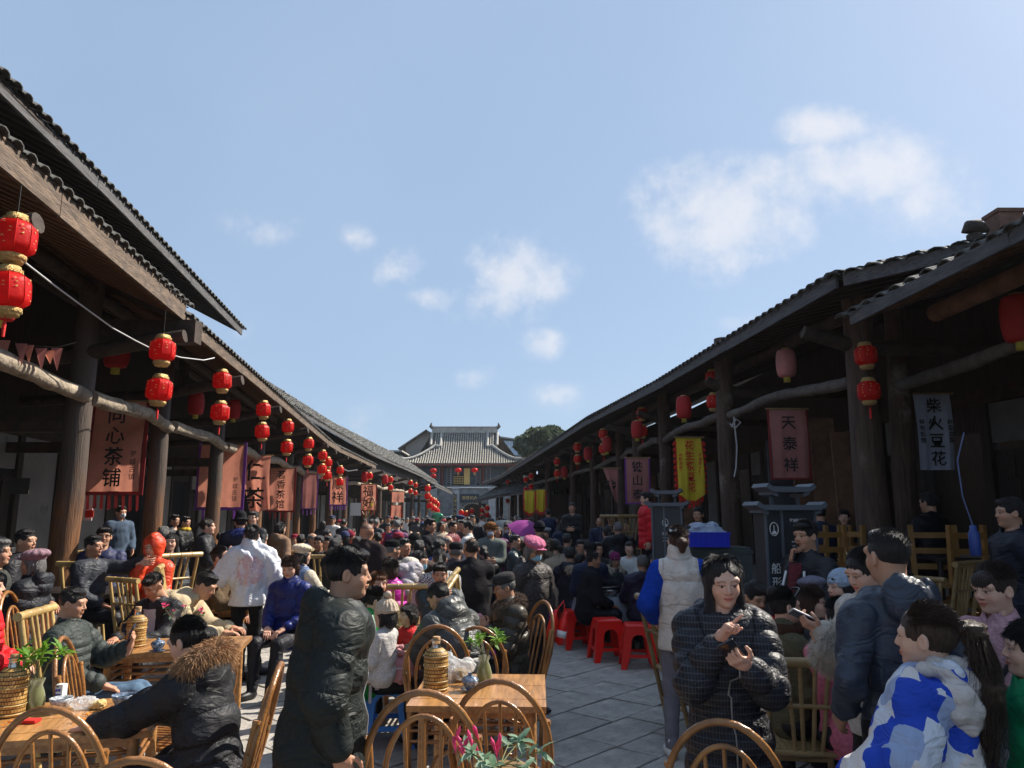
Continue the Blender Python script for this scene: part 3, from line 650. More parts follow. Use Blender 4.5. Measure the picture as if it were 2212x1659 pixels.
    if collar == 'hood':
        hb = nk-f2*.105-s2*.005+A((0,0,.0)); c += [ell(hb, (.135,.080,.125), R=Rt2, k=.03), cap(nk+rt*.10+f2*.02+s2*.0, nk-f2*.02+rt*.12, .045, .05, k=.03), cap(nk-rt*.10+f2*.02, nk-f2*.02-rt*.12, .045, .05, k=.03),
              ell(nk-f2*.055+s2*.105, (.088,.085,.085), R=Rt2, k=.02, op=0)]
    elif collar == 'high': c += [cap(nk-s2*.02, nk+s2*.085+f2*.012, .088+t*.4, .078+t*.3, k=.02)]
    elif collar == 'lapel': c += [cap(nk-s2*.03+rt*.055, nk+s2*.03+rt*.045-f2*.02, .03, .028, k=.012), cap(nk-s2*.03-rt*.055, nk+s2*.03-rt*.045-f2*.02, .03, .028, k=.012), cap(nk+s2*.03-f2*.055+rt*.03, nk+s2*.03-f2*.055-rt*.03, .028, .028, k=.012)]
    elif collar == 'hoodup':
        c += [ell(hcn-HR@A((0,.025,-.01)), (.120,.130,.150), R=HR.T, k=.04), ell(hcn+HR@A((0,.135,-.03)), (.075,.09,.11), R=HR.T, k=.02, op=0)]
    elif collar == 'collar': c += [cap(nk-s2*.01, nk+s2*.045, .078+t*.3, .070+t*.3, k=.015)]
    if collar != 'hoodup': c += [cap(nk+s2*.01+f2*.012, nk+s2*.16+f2*.03, .060 if not fem else .052, .074, k=.008, op=0)]
    dsp = wrinkle(wr if q else .004, 11 if q < 2 else 14, seed+int(px or 3)) if not quilt else wrinkle(wr*.6, 11, seed+5)
    cm = cmat or fab(coat, ck)
    if sleeve is not None:
        V, F = surface(sl, vc, dsp, quilt=quilt if sleeve[1] == 'quilt' else None); so = link('sleeves', np_mesh('sleeves', V, F), root, sleeve[0] if not isinstance(sleeve[0], tuple) else fab(sleeve[0], 'wool'))
        V, F = surface(c, vc, dsp, cuts, quilt=quilt)
    else: V, F = surface(c+sl if collar != 'hoodup' else sl+c, vc, dsp, cuts, quilt=quilt)
    co = link('coat', np_mesh('coat', V, F), root, cm)
    if quilt and q > 0: co.data.attributes.new('seam', 'FLOAT', 'POINT').data.foreach_set('value', seam_of(c+sl, V, quilt[0]).astype(np.float32))
    if zipc is not None and q > 0:
        pts = []
        for u in np.linspace(-.35 if (length != 'jacket' and not sit) else -.02, .54, 22):
            ctr = pel+s1*min(u,.25)+s2*max(u-.25, 0); m = (np.abs(V[:,0]-ctr[0]) < .02) & (np.abs((V-ctr) @ (s1 if u < .25 else s2)) < .02)
            if m.any(): k = np.argmax(V[m] @ (f1 if u < .25 else f2)); pts.append(V[m][k]+f1*.001)
        if len(pts) > 3:
            pts = [p*.999 for p in pts]; MB().tube(pts, .0045, 6).build('zip', mat('zip_%d' % int(zipc*100), (zipc,)*3, .35, metal=.5), co)
    if furc is not None and q > 0:
        if collar in ('hood',):
            pth = [nk+rt*(.145*cos(a))+f2*(-.075+.0*sin(a))+s2*(.085*sin(a)+.02)-f2*.07*abs(sin(a))**2 for a in np.linspace(-.25, pi+.25, 14)]
        else: pth = [nk+rt*(.115*cos(a))+f2*(.10*sin(a)-.01)+s2*(.015-.03*sin(a)) for a in np.linspace(-pi*1.30, pi*.30, 16)]
        if collar == 'hood': pth = [nk+rt*(.150*cos(a))-f2*(.075+.105*sin(a))+s2*(.02+.055*sin(a)) for a in np.linspace(-.35, pi+.35, 16)]
        link('fur_trim', fur(pth, .044, 9000 if q == 2 else 1600, .044, seed, wd=.0017 if q == 2 else .005), co, mat('fur_%d_%d' % (furc[0]*100, furc[2]*100), furc, .8, 0, 1, .4, 25, sheen=.3))
        V, F = surface([cap(A(a), A(b), .040, .040, k=.02) for a, b in zip(pth[:-1], pth[1:])], max(vc, .014)); link('fur_base', np_mesh('fur_base', V, F), co, mat('furb_%d_%d' % (furc[0]*100, furc[2]*100), tuple(v*.8 for v in furc), .9, .9, 70, .5, 25))
    # trousers, shoes
    tp = [cap(pel+A((.05,0,0)), pel-A((.05,0,0)), .115, .115, k=.03)]
    for sx in (1,-1):
        hip, kn, an = lg[sx]; r1, r2, r3 = (.088,.066,.052) if bare is None else (.082,.056,.040); tp += [cap(hip, kn, r1, r2), cap(kn, an-A((0,0,.0)), r2, r3)]
    V, F = surface(tp, max(vc, .016), wrinkle(.006, 17, seed)); tr = link('trousers', np_mesh('trousers', V, F), root, fab(pants, pm))
    for sx in (1,-1):
        hip, kn, an = lg[sx]; fd = A((sx*.25,1,0.)) if (an-kn)[2] < -.2 else nv(A((0, 1, .3)))
        fd = nv(fd); V, F = surface([ell(an+fd*.055-A((0,0,.045)), (.044,.125,.040), R=A([nv(np.cross(fd,(0,0,1))), fd, (0,0,1)]), k=.02), cap(an-A((0,0,.04)), an+A((0,0,.04)), .047, .045)], max(vc, .014), cuts=[((0,0,an[2]-.083),(0,0,-1))])
        if len(F): link('shoe', np_mesh('shoe', V, F), root, shoes or M_shoe)
    # hair and hats
    hmt = bpy.data.objects.new('hx', None) if False else None
    def onhead(nm, V, F, m, par=root):
        return link(nm, np_mesh(nm, xf(V, HR, hcn, hs), F), par, m)
    def mbhead(nm, mb, m, par=root):
        mb.v = [tuple(r) for r in xf(A(mb.v), HR, hcn, hs)]; return mb.build(nm, m, par)
    if hair != 'bald' and collar != 'hoodup':
        V, F = hair_surface(hair, vhair, seed)
        ho = onhead('hair', V, F, HAIR[hc])
        if q > 0: 
            tf = tufts(seed+1, hair, 2600 if q == 2 else 260)
            if not hat: mbhead('wisps', tf, HAIR[hc], ho)
        if hair == 'pony' and q < 2:
            V, F = surface([cap((0,-.135,.035), (0,-.19,-.04), .024, .034, k=.03), cap((0,-.19,-.04), (.01,-.17,-.20), .034, .012, k=.03)], vhair, wrinkle(.005, 60)); onhead('ponytail', V, F, HAIR[hc], ho)
    if hat:
        hm = hatc if not isinstance(hatc, tuple) else fab(hatc, 'wool'); v2 = vhair
        tl = rotx(.12)
        if hat == 'beret': S = [ell((0,-.02,.098), (.120,.130,.050), R=tl, k=.02), cap((0,-.02,.05), (0,-.02,.065), .088, .09, k=.01, R=np.eye(3), sc=(1,1.1,1))]
        elif hat == 'newsboy': S = [ell((0,-.02,.100), (.122,.134,.056), R=tl, k=.02), ell((0,-.01,.06), (.092,.108,.036), k=.02), ell((0,.105,.052), (.068,.060,.010), R=rotx(-.25), k=.012)]
        elif hat == 'cap': S = [ell((0,-.015,.072), (.094,.112,.068), k=.02), ell((0,-.015,.105), (.088,.105,.030), k=.02), ell((0,.108,.048), (.070,.058,.009), R=rotx(-.22), k=.010)]
        elif hat in ('beanie','pom'): S = [ell((0,-.018,.052), (.096,.113,.100), k=.02), ell((0,-.018,.046), (.102,.119,.026), k=.01), ell((0,.10,-.065), (.12,.07,.072), k=.01, op=0)]
        elif hat == 'bucket': S = [cap((0,-.012,.05), (0,-.012,.105), .096, .082, k=.02, R=np.eye(3), sc=(1,1.12,1)), ell((0,-.012,.042), (.128,.142,.024), R=rotx(.1), k=.02), ell((0,-.012,.015), (.11,.12,.02), k=.01, op=0)]
        elif hat == 'fur': S = [ell((0,-.015,.085), (.105,.120,.072), k=.02), ell((0,-.015,.05), (.115,.130,.045), k=.02), ell((0,.12,-.05), (.1,.07,.08), k=.01, op=0)]
        else: S = [ell((0,-.02,.07), (.1,.12,.07))]
        dp = None
        if hat in ('newsboy','beanie','pom','beret'): dp = (lambda X, Y, Z: .0035*np.sin(np.arctan2(X, Y+.02)*(16 if hat != 'newsboy' else 11))*(np.clip((Z-.03)*20, 0, 1)))
        V, F = surface(S, v2, dp, cuts=[((0,0,.012 if hat != 'cap' else .03),(0,-.12 if hat in('beanie','pom') else 0,-1))] if hat != 'newsboy' else ())
        hto = onhead('hat', V, F, hm)
        if hat == 'pom':
            c0 = HR @ A((0,-.03,.185))*hs+hcn; link('pompom', fur([c0-A((.002,0,0)), c0+A((.002,0,0))], .03, 900, .028, 3, wd=.002), hto, hm)
            V, F = surface([ell((0,-.03,.185), (.036,.036,.036))], v2); onhead('pompom_core', V, F, hm, hto)
        if hat == 'fur':
            link('fur_cover', fur([hcn+HR@A((.09*cos(a),-.015+.105*sin(a),.07))*hs for a in np.linspace(0, 2*pi, 12)], .035, 900, .03, 5, wd=.004), hto, hm)
    if mask:
        V, F = surface([ell((0,.036,-.048), (.060,.072,.056), k=.01), cap((0,.10,-.03), (0,.100,-.06), .012, .012, k=.02), ell((0,-.05,-.04), (.12,.085,.1), k=.004, op=0)], max(vh*1.1,.006), lambda X,Y,Z: .0012*np.sin(Z*380), cuts=[((0,0,-.012),(0,-.5,1)), ((0,0,-.098),(0,0,-1))])
        mo = onhead('face_mask', V, F, mat('mask_blue', (.28,.55,.72), .8, .4, 90) if mask == 'blue' else mat('mask_pale', (.55,.62,.70), .8, .4, 90))
    if glasses:
        g = MB(); 
        for sx in (1,-1):
            g.tube([(sx*(.032+.022*cos(a)), .104, .003+.017*sin(a)) for a in np.linspace(0, 2*pi, 13)], .0016, 5, False); g.tube([(sx*.054,.102,.006), (sx*.080,.03,.006), (sx*.082,-.01,-.002)], .0016, 5)
        g.tube([(-.010,.106,.006), (.010,.106,.006)], .0016, 5); mbhead('glasses', g, mat('spectacle_frame', (.05,.04,.04), .25, metal=.7))
    if scarf:
        V, F = surface([cap(nk+rt*(.085*cos(a))+f2*(.085*sin(a)-.005)+s2*.03, nk+rt*(.085*cos(a+.5))+f2*(.085*sin(a+.5)-.005)+s2*.03, .036, .036, k=.02) for a in np.arange(0, 2*pi, .5)], vc, wrinkle(.008, 30, 4)); link('scarf', np_mesh('scarf', V, F), root, fab(scarf, 'wool'))
    root['_'] = 0; del root['_']
    info = dict(root=root, hands={sx: (arms[sx][1]*1.0, arms[sx][2]) for sx in arms}, s=sc_, nk=nk, f2=f2, s2=s2, hcn=hcn, HR=HR, coat=co, sh=sh, arms=arms, hs=hs)
    return info
def world_of(info, p):
    r = info['root']; s = info['s']; R = rotz(r.rotation_euler[2]); return Vector(R @ (A(p)*s) + A(r.location))
def hand_point(info, sx, fwd=.08, up=-.03, side=0):
    w_, M = info['hands'][sx]; return w_+M @ A((side*sx, fwd, up))*.95
def recolor(root, coat=None, hairc=None, tone=None, pants=None, ck='nylon', hatc=None):
    for ch in root.children:
        b = ch.name.split('.')[0]
        m = {'coat': fab(coat, ck) if coat else None, 'hair': HAIR.get(hairc), 'body': SKIN.get(tone), 'trousers': fab(pants) if pants else None, 'hat': fab(hatc, 'wool') if hatc else None}.get(b)
        for o in [ch]+list(ch.children):
            if m is not None and len(o.material_slots) and (o is ch or b == 'hair'):
                o.material_slots[0].link = 'OBJECT'; o.material_slots[0].material = m
# ---------------------------------------------------------------- ground and paving
def smat():
    b = MB(); b.box((0,80,-.55),(400,400,1)); o = b.build('ground', M_ground); tag(o, kind='structure')
smat()
pav = MB(); pav.box((-3,33,-.052),(24,82,.06)); PAV = pav.build('pavement', M_joint); tag(PAV, kind='structure')
slabm = MB()
def slab_mesh(nm, seed):
    r = random.Random(seed); b = MB(); k = .5; e = .485
    z = lambda: r.uniform(-.003,.003)
    jt = lambda: r.uniform(-.012,.012)
    top = [(-e+.012+jt(),-e+.012+jt(),.5+z()),(e-.012+jt(),-e+.012+jt(),.5+z()),(e-.012+jt(),e-.012+jt(),.5+z()),(-e+.012+jt(),e-.012+jt(),.5+z())]
    mid = [(q[0]*1.022,q[1]*1.022,.40) for q in top]; bot = [(q[0],q[1],-.5) for q in mid]
    b.add(top+mid+bot, [(0,1,2,3)]+[(i,i+4,(i+1)%4+4,(i+1)%4) for i in range(4)]+[(i+4,i+8,(i+1)%4+8,(i+1)%4+4) for i in range(4)]); me = b.mesh(nm); me.materials.append(M_slab); return me
SL = [slab_mesh('stone_slab', i) for i in range(6)]
ca, sa = cos(radians(48)), sin(radians(48))     # course direction, 42 degrees right of the view
far = MB(); n_sl = 0; cand = []
row = -40; WD = [rnd.uniform(.38,.60) for _ in range(130)]; CV = []; _c = -18.0
for w__ in WD: CV.append(_c+w__/2); _c += w__
while row < 88:
    off = rnd.uniform(0, .9); u = -60+off; wdt = WD[row+40]
    while u < 75:
        ln = rnd.uniform(.42, 1.0); uc = u+ln/2; vc_ = CV[row+40]
        x, y = uc*ca-vc_*sa, uc*sa+vc_*ca+8
        if -9.5 < x < 6.2 and .5 < y < 62: cand.append((x*x+y*y, x, y, ln, wdt))
        u += ln
    row += 1
cand.sort()
vis = [c for c in cand if abs(c[1]/max(c[2],.1)) < .72 and c[2] > 1.9]
rest = [c for c in cand if c not in set(vis[:290])]
for (dd_, x, y, ln, wd) in vis[:290]:
    o = bpy.data.objects.new('stone_slab', rnd.choice(SL)); COL.objects.link(o); o.parent = PAV
    o.location = (x, y, -.020+rnd.uniform(-.007,.007)); o.scale = (ln, wd, .04); o.rotation_euler = (rnd.uniform(-.008,.008), rnd.uniform(-.008,.008), radians(48)+rnd.uniform(-.008,.008))
for (dd_, x, y, ln, wd) in rest:
    h = rnd.uniform(-.003,.003); far.box((x, y, -.020+h), (ln-.022, wd-.022, .04), Matrix.Rotation(radians(48), 3, 'Z'))
tag(far.build('far_slabs', M_slab, PAV), kind='stuff')

# ---------------------------------------------------------------- arcades
def lerp_line(pts, y):
    for a, b in zip(pts[:-1], pts[1:]):
        if y <= b[1] or b is pts[-1]:
            t = (y-a[1])/(b[1]-a[1]); return tuple(a[i]+(b[i]-a[i])*t for i in range(len(a)))
EL = [(-3.2,0,4.42),(-4.42,9.67,4.42),(-6.64,27.6,4.32),(-7.1,39,4.3),(-6.2,61,4.25),(-5.9,66,4.2)]     # left eave line
ER = [(4.5,1,4.42),(3.75,8.2,4.42),(3.04,15.4,4.42),(2.2,21,4.42),(.73,36,4.35),(-.8,50,4.2),(-2.3,58,4.1)]
CLl = lambda y: (lerp_line(EL, y)[0]-1.2 + (.35 if y > 39 else 0))
CR = [(5.2,1),(4.4,9.0),(3.75,12.8),(3.5,17),(3.3,22.4),(3.0,27),(1.7,37),(.4,48),(-1.2,58)]
CRr = lambda y: lerp_line(CR, y)[0]
def resample(pts, step, y0=None, y1=None):
    pts = [np.array(p, float) for p in pts]; seg = [np.linalg.norm(b-a) for a, b in zip(pts[:-1], pts[1:])]; L_ = sum(seg); n = max(1, int(L_/step)); out = []
    for i in range(n+1):
        s = L_*i/n; k = 0
        while k < len(seg)-1 and s > seg[k]: s -= seg[k]; k += 1
        out.append(pts[k]+(pts[k+1]-pts[k])*min(1, s/seg[k]))
    return out
def sub_line(line, y0, y1, dx=0, dz=0):
    a = lerp_line(line, y0); b = lerp_line(line, y1)
    return [(p[0]+dx, p[1], p[2]+dz) for p in [a]+[q for q in line if y0+.01 < q[1] < y1-.01]+[b]]
_arc = [(-1,0),(-.62,.70),(0,1),(.62,.70),(1,0)]
def tile_mesh():
    b = MB(); w_, h_, l = .092, .045, .20; vs = []
    for (y, z0) in ((0,0),(l,0)):
        for (x, z) in _arc: vs.append((x*w_, y, z*h_+z0))
        for (x, z) in _arc: vs.append((x*w_*.84, y, z*h_-.014+z0))
    f = []
    for i in range(4): f += [(i, i+1, i+11, i+10), (i+5, i+15, i+16, i+6), (i, i+5, i+6, i+1)]
    b.add(vs, f, True); me = b.mesh('eave_tile'); me.materials.append(M_tile); return me
TILE = tile_mesh()
def roof(parent, eave, side, depth, pitch, indiv=0, step=.215, dy=.13, thick=.05, seed=0, rows=None, lift=.10):
    """side -1: rises to -x, +1: rises to +x; real overlapping clay tiles"""
    rr = np.random.RandomState(seed); cols = resample(eave, step); a = radians(pitch); n = rows or int(depth/dy)
    Vs, Fs = [], []; tiles = []
    arc = np.array(_arc)
    for i, p in enumerate(cols):
        q0, q1 = cols[max(i-1,0)], cols[min(i+1,len(cols)-1)]; t = (q1-q0); t[2] = 0; t /= np.linalg.norm(t)
        bk = np.array((t[1], -t[0], 0))*(1 if side > 0 else -1)*1.0
        if bk[0]*side < 0: bk = -bk
        up = bk*cos(a)+np.array((0,0,sin(a))); nr = np.cross(t, up); nr = nr if nr[2] > 0 else -nr
        for kind in (0, 1):
            base = p+t*(step/2*kind)+np.array((0,0,lift))+ (0.03*nr if kind else 0*nr)
            for r in range(n):
                if kind == 1 and r == 0 and indiv: 
                    tiles.append((base-up*.05, t, up, nr)); continue
                ll = .19; c = base+up*(r*dy-.03)+nr*(.010+rr.randn()*.011)+t*rr.randn()*.010; tl = .026+.010*rr.rand()
                s_ = 1 if kind else -1
                w_ = .092*(1 if kind else 1.02)
                for e, l in enumerate((0, ll)):
                    Vs.append(c+up*l - nr*(tl if e else 0)+ t[None,:]*arc[:,:1]*w_+nr[None,:]*((arc[:,1:]*.045 if kind else -arc[:,1:]*.035)))
                Fs.append(1)
    V = np.concatenate(Vs); m = len(Fs); k = (np.arange(m)*10)[:,None,None]
    q = np.array([[j, j+1, j+6, j+5] for j in range(4)])[None]; F = (k+q).reshape(-1,4)
    me = np_mesh('roof_tiles', V, F); o = link('roof_tiles', me, parent, M_tile); o['kind'] = 'stuff'
    for (c, t, up, nr) in tiles[:indiv]:
        o = link('eave_tile', TILE, parent); M = Matrix(((t[0],up[0],nr[0],c[0]),(t[1],up[1],nr[1],c[1]),(t[2],up[2],nr[2],c[2]),(0,0,0,1))); o.matrix_world = M @ Matrix.Rotation(rr.randn()*.04, 4, 'Z') @ Matrix.Rotation(rr.randn()*.03, 4, 'X')
    if len(tiles) > indiv:
        b = MB()
        for (c, t, up, nr) in tiles[indiv:]:
            for i in range(4):
                vs = []
                for (x, z) in (arc[i], arc[i+1]):
                    for l in (0, .19): vs.append(c+t*x*.092+up*l+nr*(z*.045))
                b.add(vs, [(0,2,3,1)], True)
            vs = [c+t*x*.092+nr*(z*.045) for x, z in arc]+[c+t*x*.08+nr*(z*.045-.014) for x, z in arc]; b.add(vs, [(j,j+1,j+6,j+5) for j in range(4)])
        tag(b.build('eave_edge_tiles', M_tile, parent), kind='stuff')
    # deck under the tiles
    dk = MB(); pts = resample(eave, 1.5); vs = []
    for i, p in enumerate(pts):
        q0, q1 = pts[max(i-1,0)], pts[min(i+1,len(pts)-1)]; t = q1-q0; t[2] = 0; t /= np.linalg.norm(t); bk = np.array((t[1],-t[0],0)); bk = bk if bk[0]*side > 0 else -bk
        u_ = bk*cos(a)+np.array((0,0,sin(a))); vs += [p+np.array((0,0,lift-.045)), p+u_*depth+np.array((0,0,lift-.045)), p+np.array((0,0,lift-.075)), p+u_*depth+np.array((0,0,lift-.075))]
    f = []
    for i in range(len(pts)-1): j = i*4; f += [(j,j+1,j+5,j+4),(j+2,j+6,j+7,j+3),(j,j+4,j+6,j+2),(j+1,j+3,j+7,j+5)]
    f += [(0,2,3,1), (j+4,j+5,j+7,j+6)]
    dk.add(vs, f); dk.build('roof_deck', M_beam, parent)
    return [p for p in pts]
def fascia(parent, eave, m, h=.22, step=3.2, th=.035, dz=0):
    pts = resample(eave, step)
    for a_, b_ in zip(pts[:-1], pts[1:]):
        a_, b_ = Vector(a_), Vector(b_); g = (b_-a_).normalized()*.006; z = Vector((0,0,h/2-.02+dz+rnd.uniform(-.012,.012)))
        MB().bar(a_+g+z, b_-g+z, th, h).build('fascia_board', m, parent)
def rafters(parent, eave, side, depth, pitch, step=.30, n_ind=60, m=None):
    a = radians(pitch); pts = resample(eave, step); me = MB().bar((0,0,0), (0,1,0), .085, .05).mesh('rafter'); me.materials.append(m or M_raft); st = MB()
    for i, p in enumerate(pts[1:-1]):
        q0, q1 = pts[i], pts[i+2]; t = q1-q0; t[2] = 0; t /= np.linalg.norm(t); bk = np.array((t[1],-t[0],0)); bk = bk if bk[0]*side > 0 else -bk; u_ = bk*cos(a)+np.array((0,0,sin(a)))
        s_ = p+np.array((0,0,.0))+u_*.06
        if i < n_ind:
            o = link('rafter', me, parent); nr = np.cross(t, u_); o.matrix_world = Matrix(((t[0]*1,u_[0]*depth,nr[0],s_[0]),(t[1],u_[1]*depth,nr[1],s_[1]),(t[2],u_[2]*depth,nr[2],s_[2]),(0,0,0,1)))
        else: st.bar(s_, s_+u_*depth, .085, .05)
    if st.v: tag(st.build('far_rafters', m or M_raft, parent), kind='stuff')
def column(parent, x, y, z0, z1, r, m, seed=0, name='column'):
    q = random.Random(seed); n = 11; pts = []; rs = []; ox = oy = 0; lx, ly = q.uniform(-.06,.06), q.uniform(-.05,.05)
    for i in range(n):
        t = i/(n-1); ox += q.uniform(-.012,.012); oy += q.uniform(-.012,.012); pts.append((x+ox+lx*t, y+oy+ly*t, z0+(z1-z0)*t)); rs.append(r*(1.08-.16*t+q.uniform(-.03,.03)))
    b = MB(); b.tube(pts, rs, 16); o = b.build(name, m, parent); return o
def rail(parent, a, b, r, m, seed=0, sag=.06):
    q = random.Random(seed); n = 16; pts = []; rs = []; a, b = Vector(a), Vector(b); ph = q.random()*6
    for i in range(n):
        t = i/(n-1); p = a.lerp(b, t); p += Vector((q.uniform(-.010,.010), 0, .07*sin(pi*t)*q.uniform(.8,1.1)+.02*sin(t*9+ph)+q.uniform(-.006,.006))); pts.append(p); rs.append(r*(1+q.uniform(-.09,.09)-.12*t))
    MB().tube(pts, rs, 12).build('rail_log', m, parent)

# left row -----------------------------------------------------
LB = empty('arcade_building', (0,0,0), 0, 'long dark timber arcade on the left with bleached eave board and log rail', 'building', 'timber arcades lining the street')
e1 = sub_line(EL, -1.0, 9.67); roof(LB, e1, -1, 3.3, 24, indiv=44, seed=1, lift=.20); fascia(LB, e1, M_fascia, .24); rafters(LB, e1, -1, 3.0, 24, .22, 46)
up1 = [(-4.6,1,6.0),(-5.1,6.8,6.0),(-6.35,16.9,6.0)]
roof(LB, up1, -1, 4.6, 27, indiv=70, seed=2, lift=.14); fascia(LB, up1, M_fasciar, .16); rafters(LB, up1, -1, 3.6, 27, .3, 45, M_beam)
for a_, b_ in zip([(-7.0,22,4.62),(-7.15,26.7,4.62),(-7.55,39.5,4.5)],[(-7.15,26.7,4.62),(-7.55,39.5,4.5),(-7.0,56,4.25)]): MB().bar(a_, b_, .06, .9).build('gap_board', M_darkw, LB)
e2 = sub_line(EL, 9.72, 38.6, 0, -.08); roof(LB, e2, -1, 4.4, 24, indiv=40, seed=3, lift=.15); fascia(LB, e2, M_fascia, .17); rafters(LB, e2, -1, 2.4, 24, .3, 50)
e3 = [(-6.6,22,4.95),(-6.75,26.7,4.90),(-7.15,39.5,4.82),(-6.5,57,4.55),(-6.2,62,4.35)]
roof(LB, e3, -1, 3.2, 35, seed=4, lift=.10); fascia(LB, e3, M_fasciar, .15)
e4 = [(-5.7,55,3.9),(-5.2,67,3.6)]; roof(LB, e4, -1, 2.4, 28, seed=5); fascia(LB, e4, M_fasciar, .14)
for d_, z_, r_ in ((1.15,.32,.09),(2.4,.85,.10)):
    pts = [Vector(p)+Vector((-d_, 0, z_-.02)) for p in resample(sub_line(EL,-1,39), 4)]
    for a_, b_ in zip(pts[:-1], pts[1:]): MB().tube([a_, a_.lerp(b_,.5)+Vector((0,0,.02)), b_], r_, 10).build('purlin', M_beam, LB)
pts = [Vector(p)+Vector((-1.0,0,-.12)) for p in up1]
for a_, b_ in zip(pts[:-1], pts[1:]): MB().tube([a_, b_], .08, 10).build('purlin', M_beam, LB)
LCY = [2.2,5.6,9.4,12.6,16.2,20.3,24.8,27.4,30,33.2,36.6,40.2,43.8,47.5,51,54.5,58,61.5]
for i, y in enumerate(LCY):
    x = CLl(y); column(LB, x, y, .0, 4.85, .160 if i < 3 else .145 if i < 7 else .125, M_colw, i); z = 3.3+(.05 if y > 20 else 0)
    ex = lerp_line(EL, y)[0]; xr = x+.10
    MB().tube([(x-2.5,y+.05,3.75), (x-.2,y,3.85), (ex+.12,y,4.12)], [.09,.10,.085], 10).build('outrigger_beam', M_beam, LB)
    MB().bar((x-2.6,y,2.95), (x-.1,y,2.95), .12, .18).build('tie_beam', M_beam, LB)
    if y < 17: MB().bar((x-.9,y+.02,4.5), (x-.9,y+.02,6.0), .16, .16).build('upper_post', M_beam, LB)
    if i+1 < len(LCY):
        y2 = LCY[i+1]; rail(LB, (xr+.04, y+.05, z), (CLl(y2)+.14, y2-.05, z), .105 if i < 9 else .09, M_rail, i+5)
MB().bar((CLl(9.4)-.05,9.62,4.22), (lerp_line(EL,9.6)[0]+.22,9.62,4.22), .22, .30).build('gable_beam', M_beam, LB)
# back wall with plaster panels, boards and openings
def wallbits(par, f, y0, y1, plas, wood, side, kick=.0, top=2.9, seed=0, pat='pdop'):
    q = random.Random(seed); y = y0; i = 0
    while y < y1:
        k = pat[i % len(pat)]; wd = {'p': q.uniform(1.0,1.5), 'd': .95, 'o': q.uniform(1.3,1.8), 'n': .5}[k]; x = f(y+wd/2)
        t = Vector((f(y+wd)-f(y), wd, 0)).normalized()
        a_, b_ = Vector((f(y), y, 0)), Vector((f(y+wd), y+wd, 0)); mid = (a_+b_)/2
        MB().bar(Vector((a_.x, a_.y, kick+top/2)), Vector((a_.x, a_.y, kick+top/2))+t*.16, .18, top).build('timber_post', M_darkw, par)
        s0, s1 = a_+t*.165, b_-t*.004
        if k in 'pn': MB().bar(s0+Vector((0,0,kick+top/2)), s1+Vector((0,0,kick+top/2)), .10, top-.004).build('wall_panel', plas, par)
        elif k == 'd':
            for j in range(2):
                u0 = s0.lerp(s1, j*.5+.01); u1 = s0.lerp(s1, j*.5+.49); d = MB(); d.bar(u0+Vector((0,0,kick+1.1)), u1+Vector((0,0,kick+1.1)), .05, 2.2)
                for zz in (.35,1.15,1.95): d.bar(u0.lerp(u1,.12)+Vector((-side*.034,0,kick+zz)), u0.lerp(u1,.88)+Vector((-side*.034,0,kick+zz)), .02, .55 if zz < 1.9 else .3)
                d.build('door_leaf', wood, par)
            MB().bar(s0+Vector((0,0,kick+top/2+1.15)), s1+Vector((0,0,kick+top/2+1.15)), .08, top-2.32).build('wall_panel', plas, par)
        else:
            MB().bar(s0+Vector((0,0,kick+top-.2)), s1+Vector((0,0,kick+top-.2)), .1, .4).build('wall_panel', wood, par)
            back = Vector((side*1.6,0,0)); MB().bar(s0+back+Vector((0,0,kick+top/2)), s1+back+Vector((0,0,kick+top/2)), .08, top).build('shop_back_wall', M_darkw, par)
        y += wd; i += 1
    for yy in np.arange(y0, y1, 6.0):
        y2 = min(yy+6, y1); MB().bar((f(yy),yy,kick+top+.11), (f(y2),y2,kick+top+.11), .22, .22).build('lintel', M_beam, par)
        hh_ = (7.15 if yy < 15 else 6.3) if side < 0 else 5.40; z0_ = kick+top+.22; MB().bar((f(yy)+side*.05,yy,(hh_+z0_)/2), (f(y2)+side*.05,y2,(hh_+z0_)/2), .08, hh_-z0_).build('upper_boarding', M_darkw, par)
        MB().bar((f(yy)+side*2.0,yy,2), (f(y2)+side*2.0,y2,2), .1, 4.2).build('rear_wall', M_darkw, par)
wallbits(LB, lambda y: CLl(y)-2.7, 4.3, 64, M_plas, M_darkw, -1, .3, pat='npdonpodpn')
MB().bar((-4.6,.2,3.0),(-9,.2,3.0), .1, 6).build('end_wall', M_darkw, LB)
pl = MB()
pp = [Vector((CLl(y)+1.25, y, .05)) for y in (0,10,20,30,39,50,64)]
for a_, b_ in zip(pp[:-1], pp[1:]):
    pl.add([a_+Vector((0,0,-.2)), b_+Vector((0,0,-.2)), b_+Vector((0,0,.17)), a_+Vector((0,0,.17)), a_+Vector((-5,0,.17)), b_+Vector((-5,0,.17))], [(0,1,2,3),(3,2,5,4)])
tag(pl.build('arcade_floor', M_plat), kind='structure')

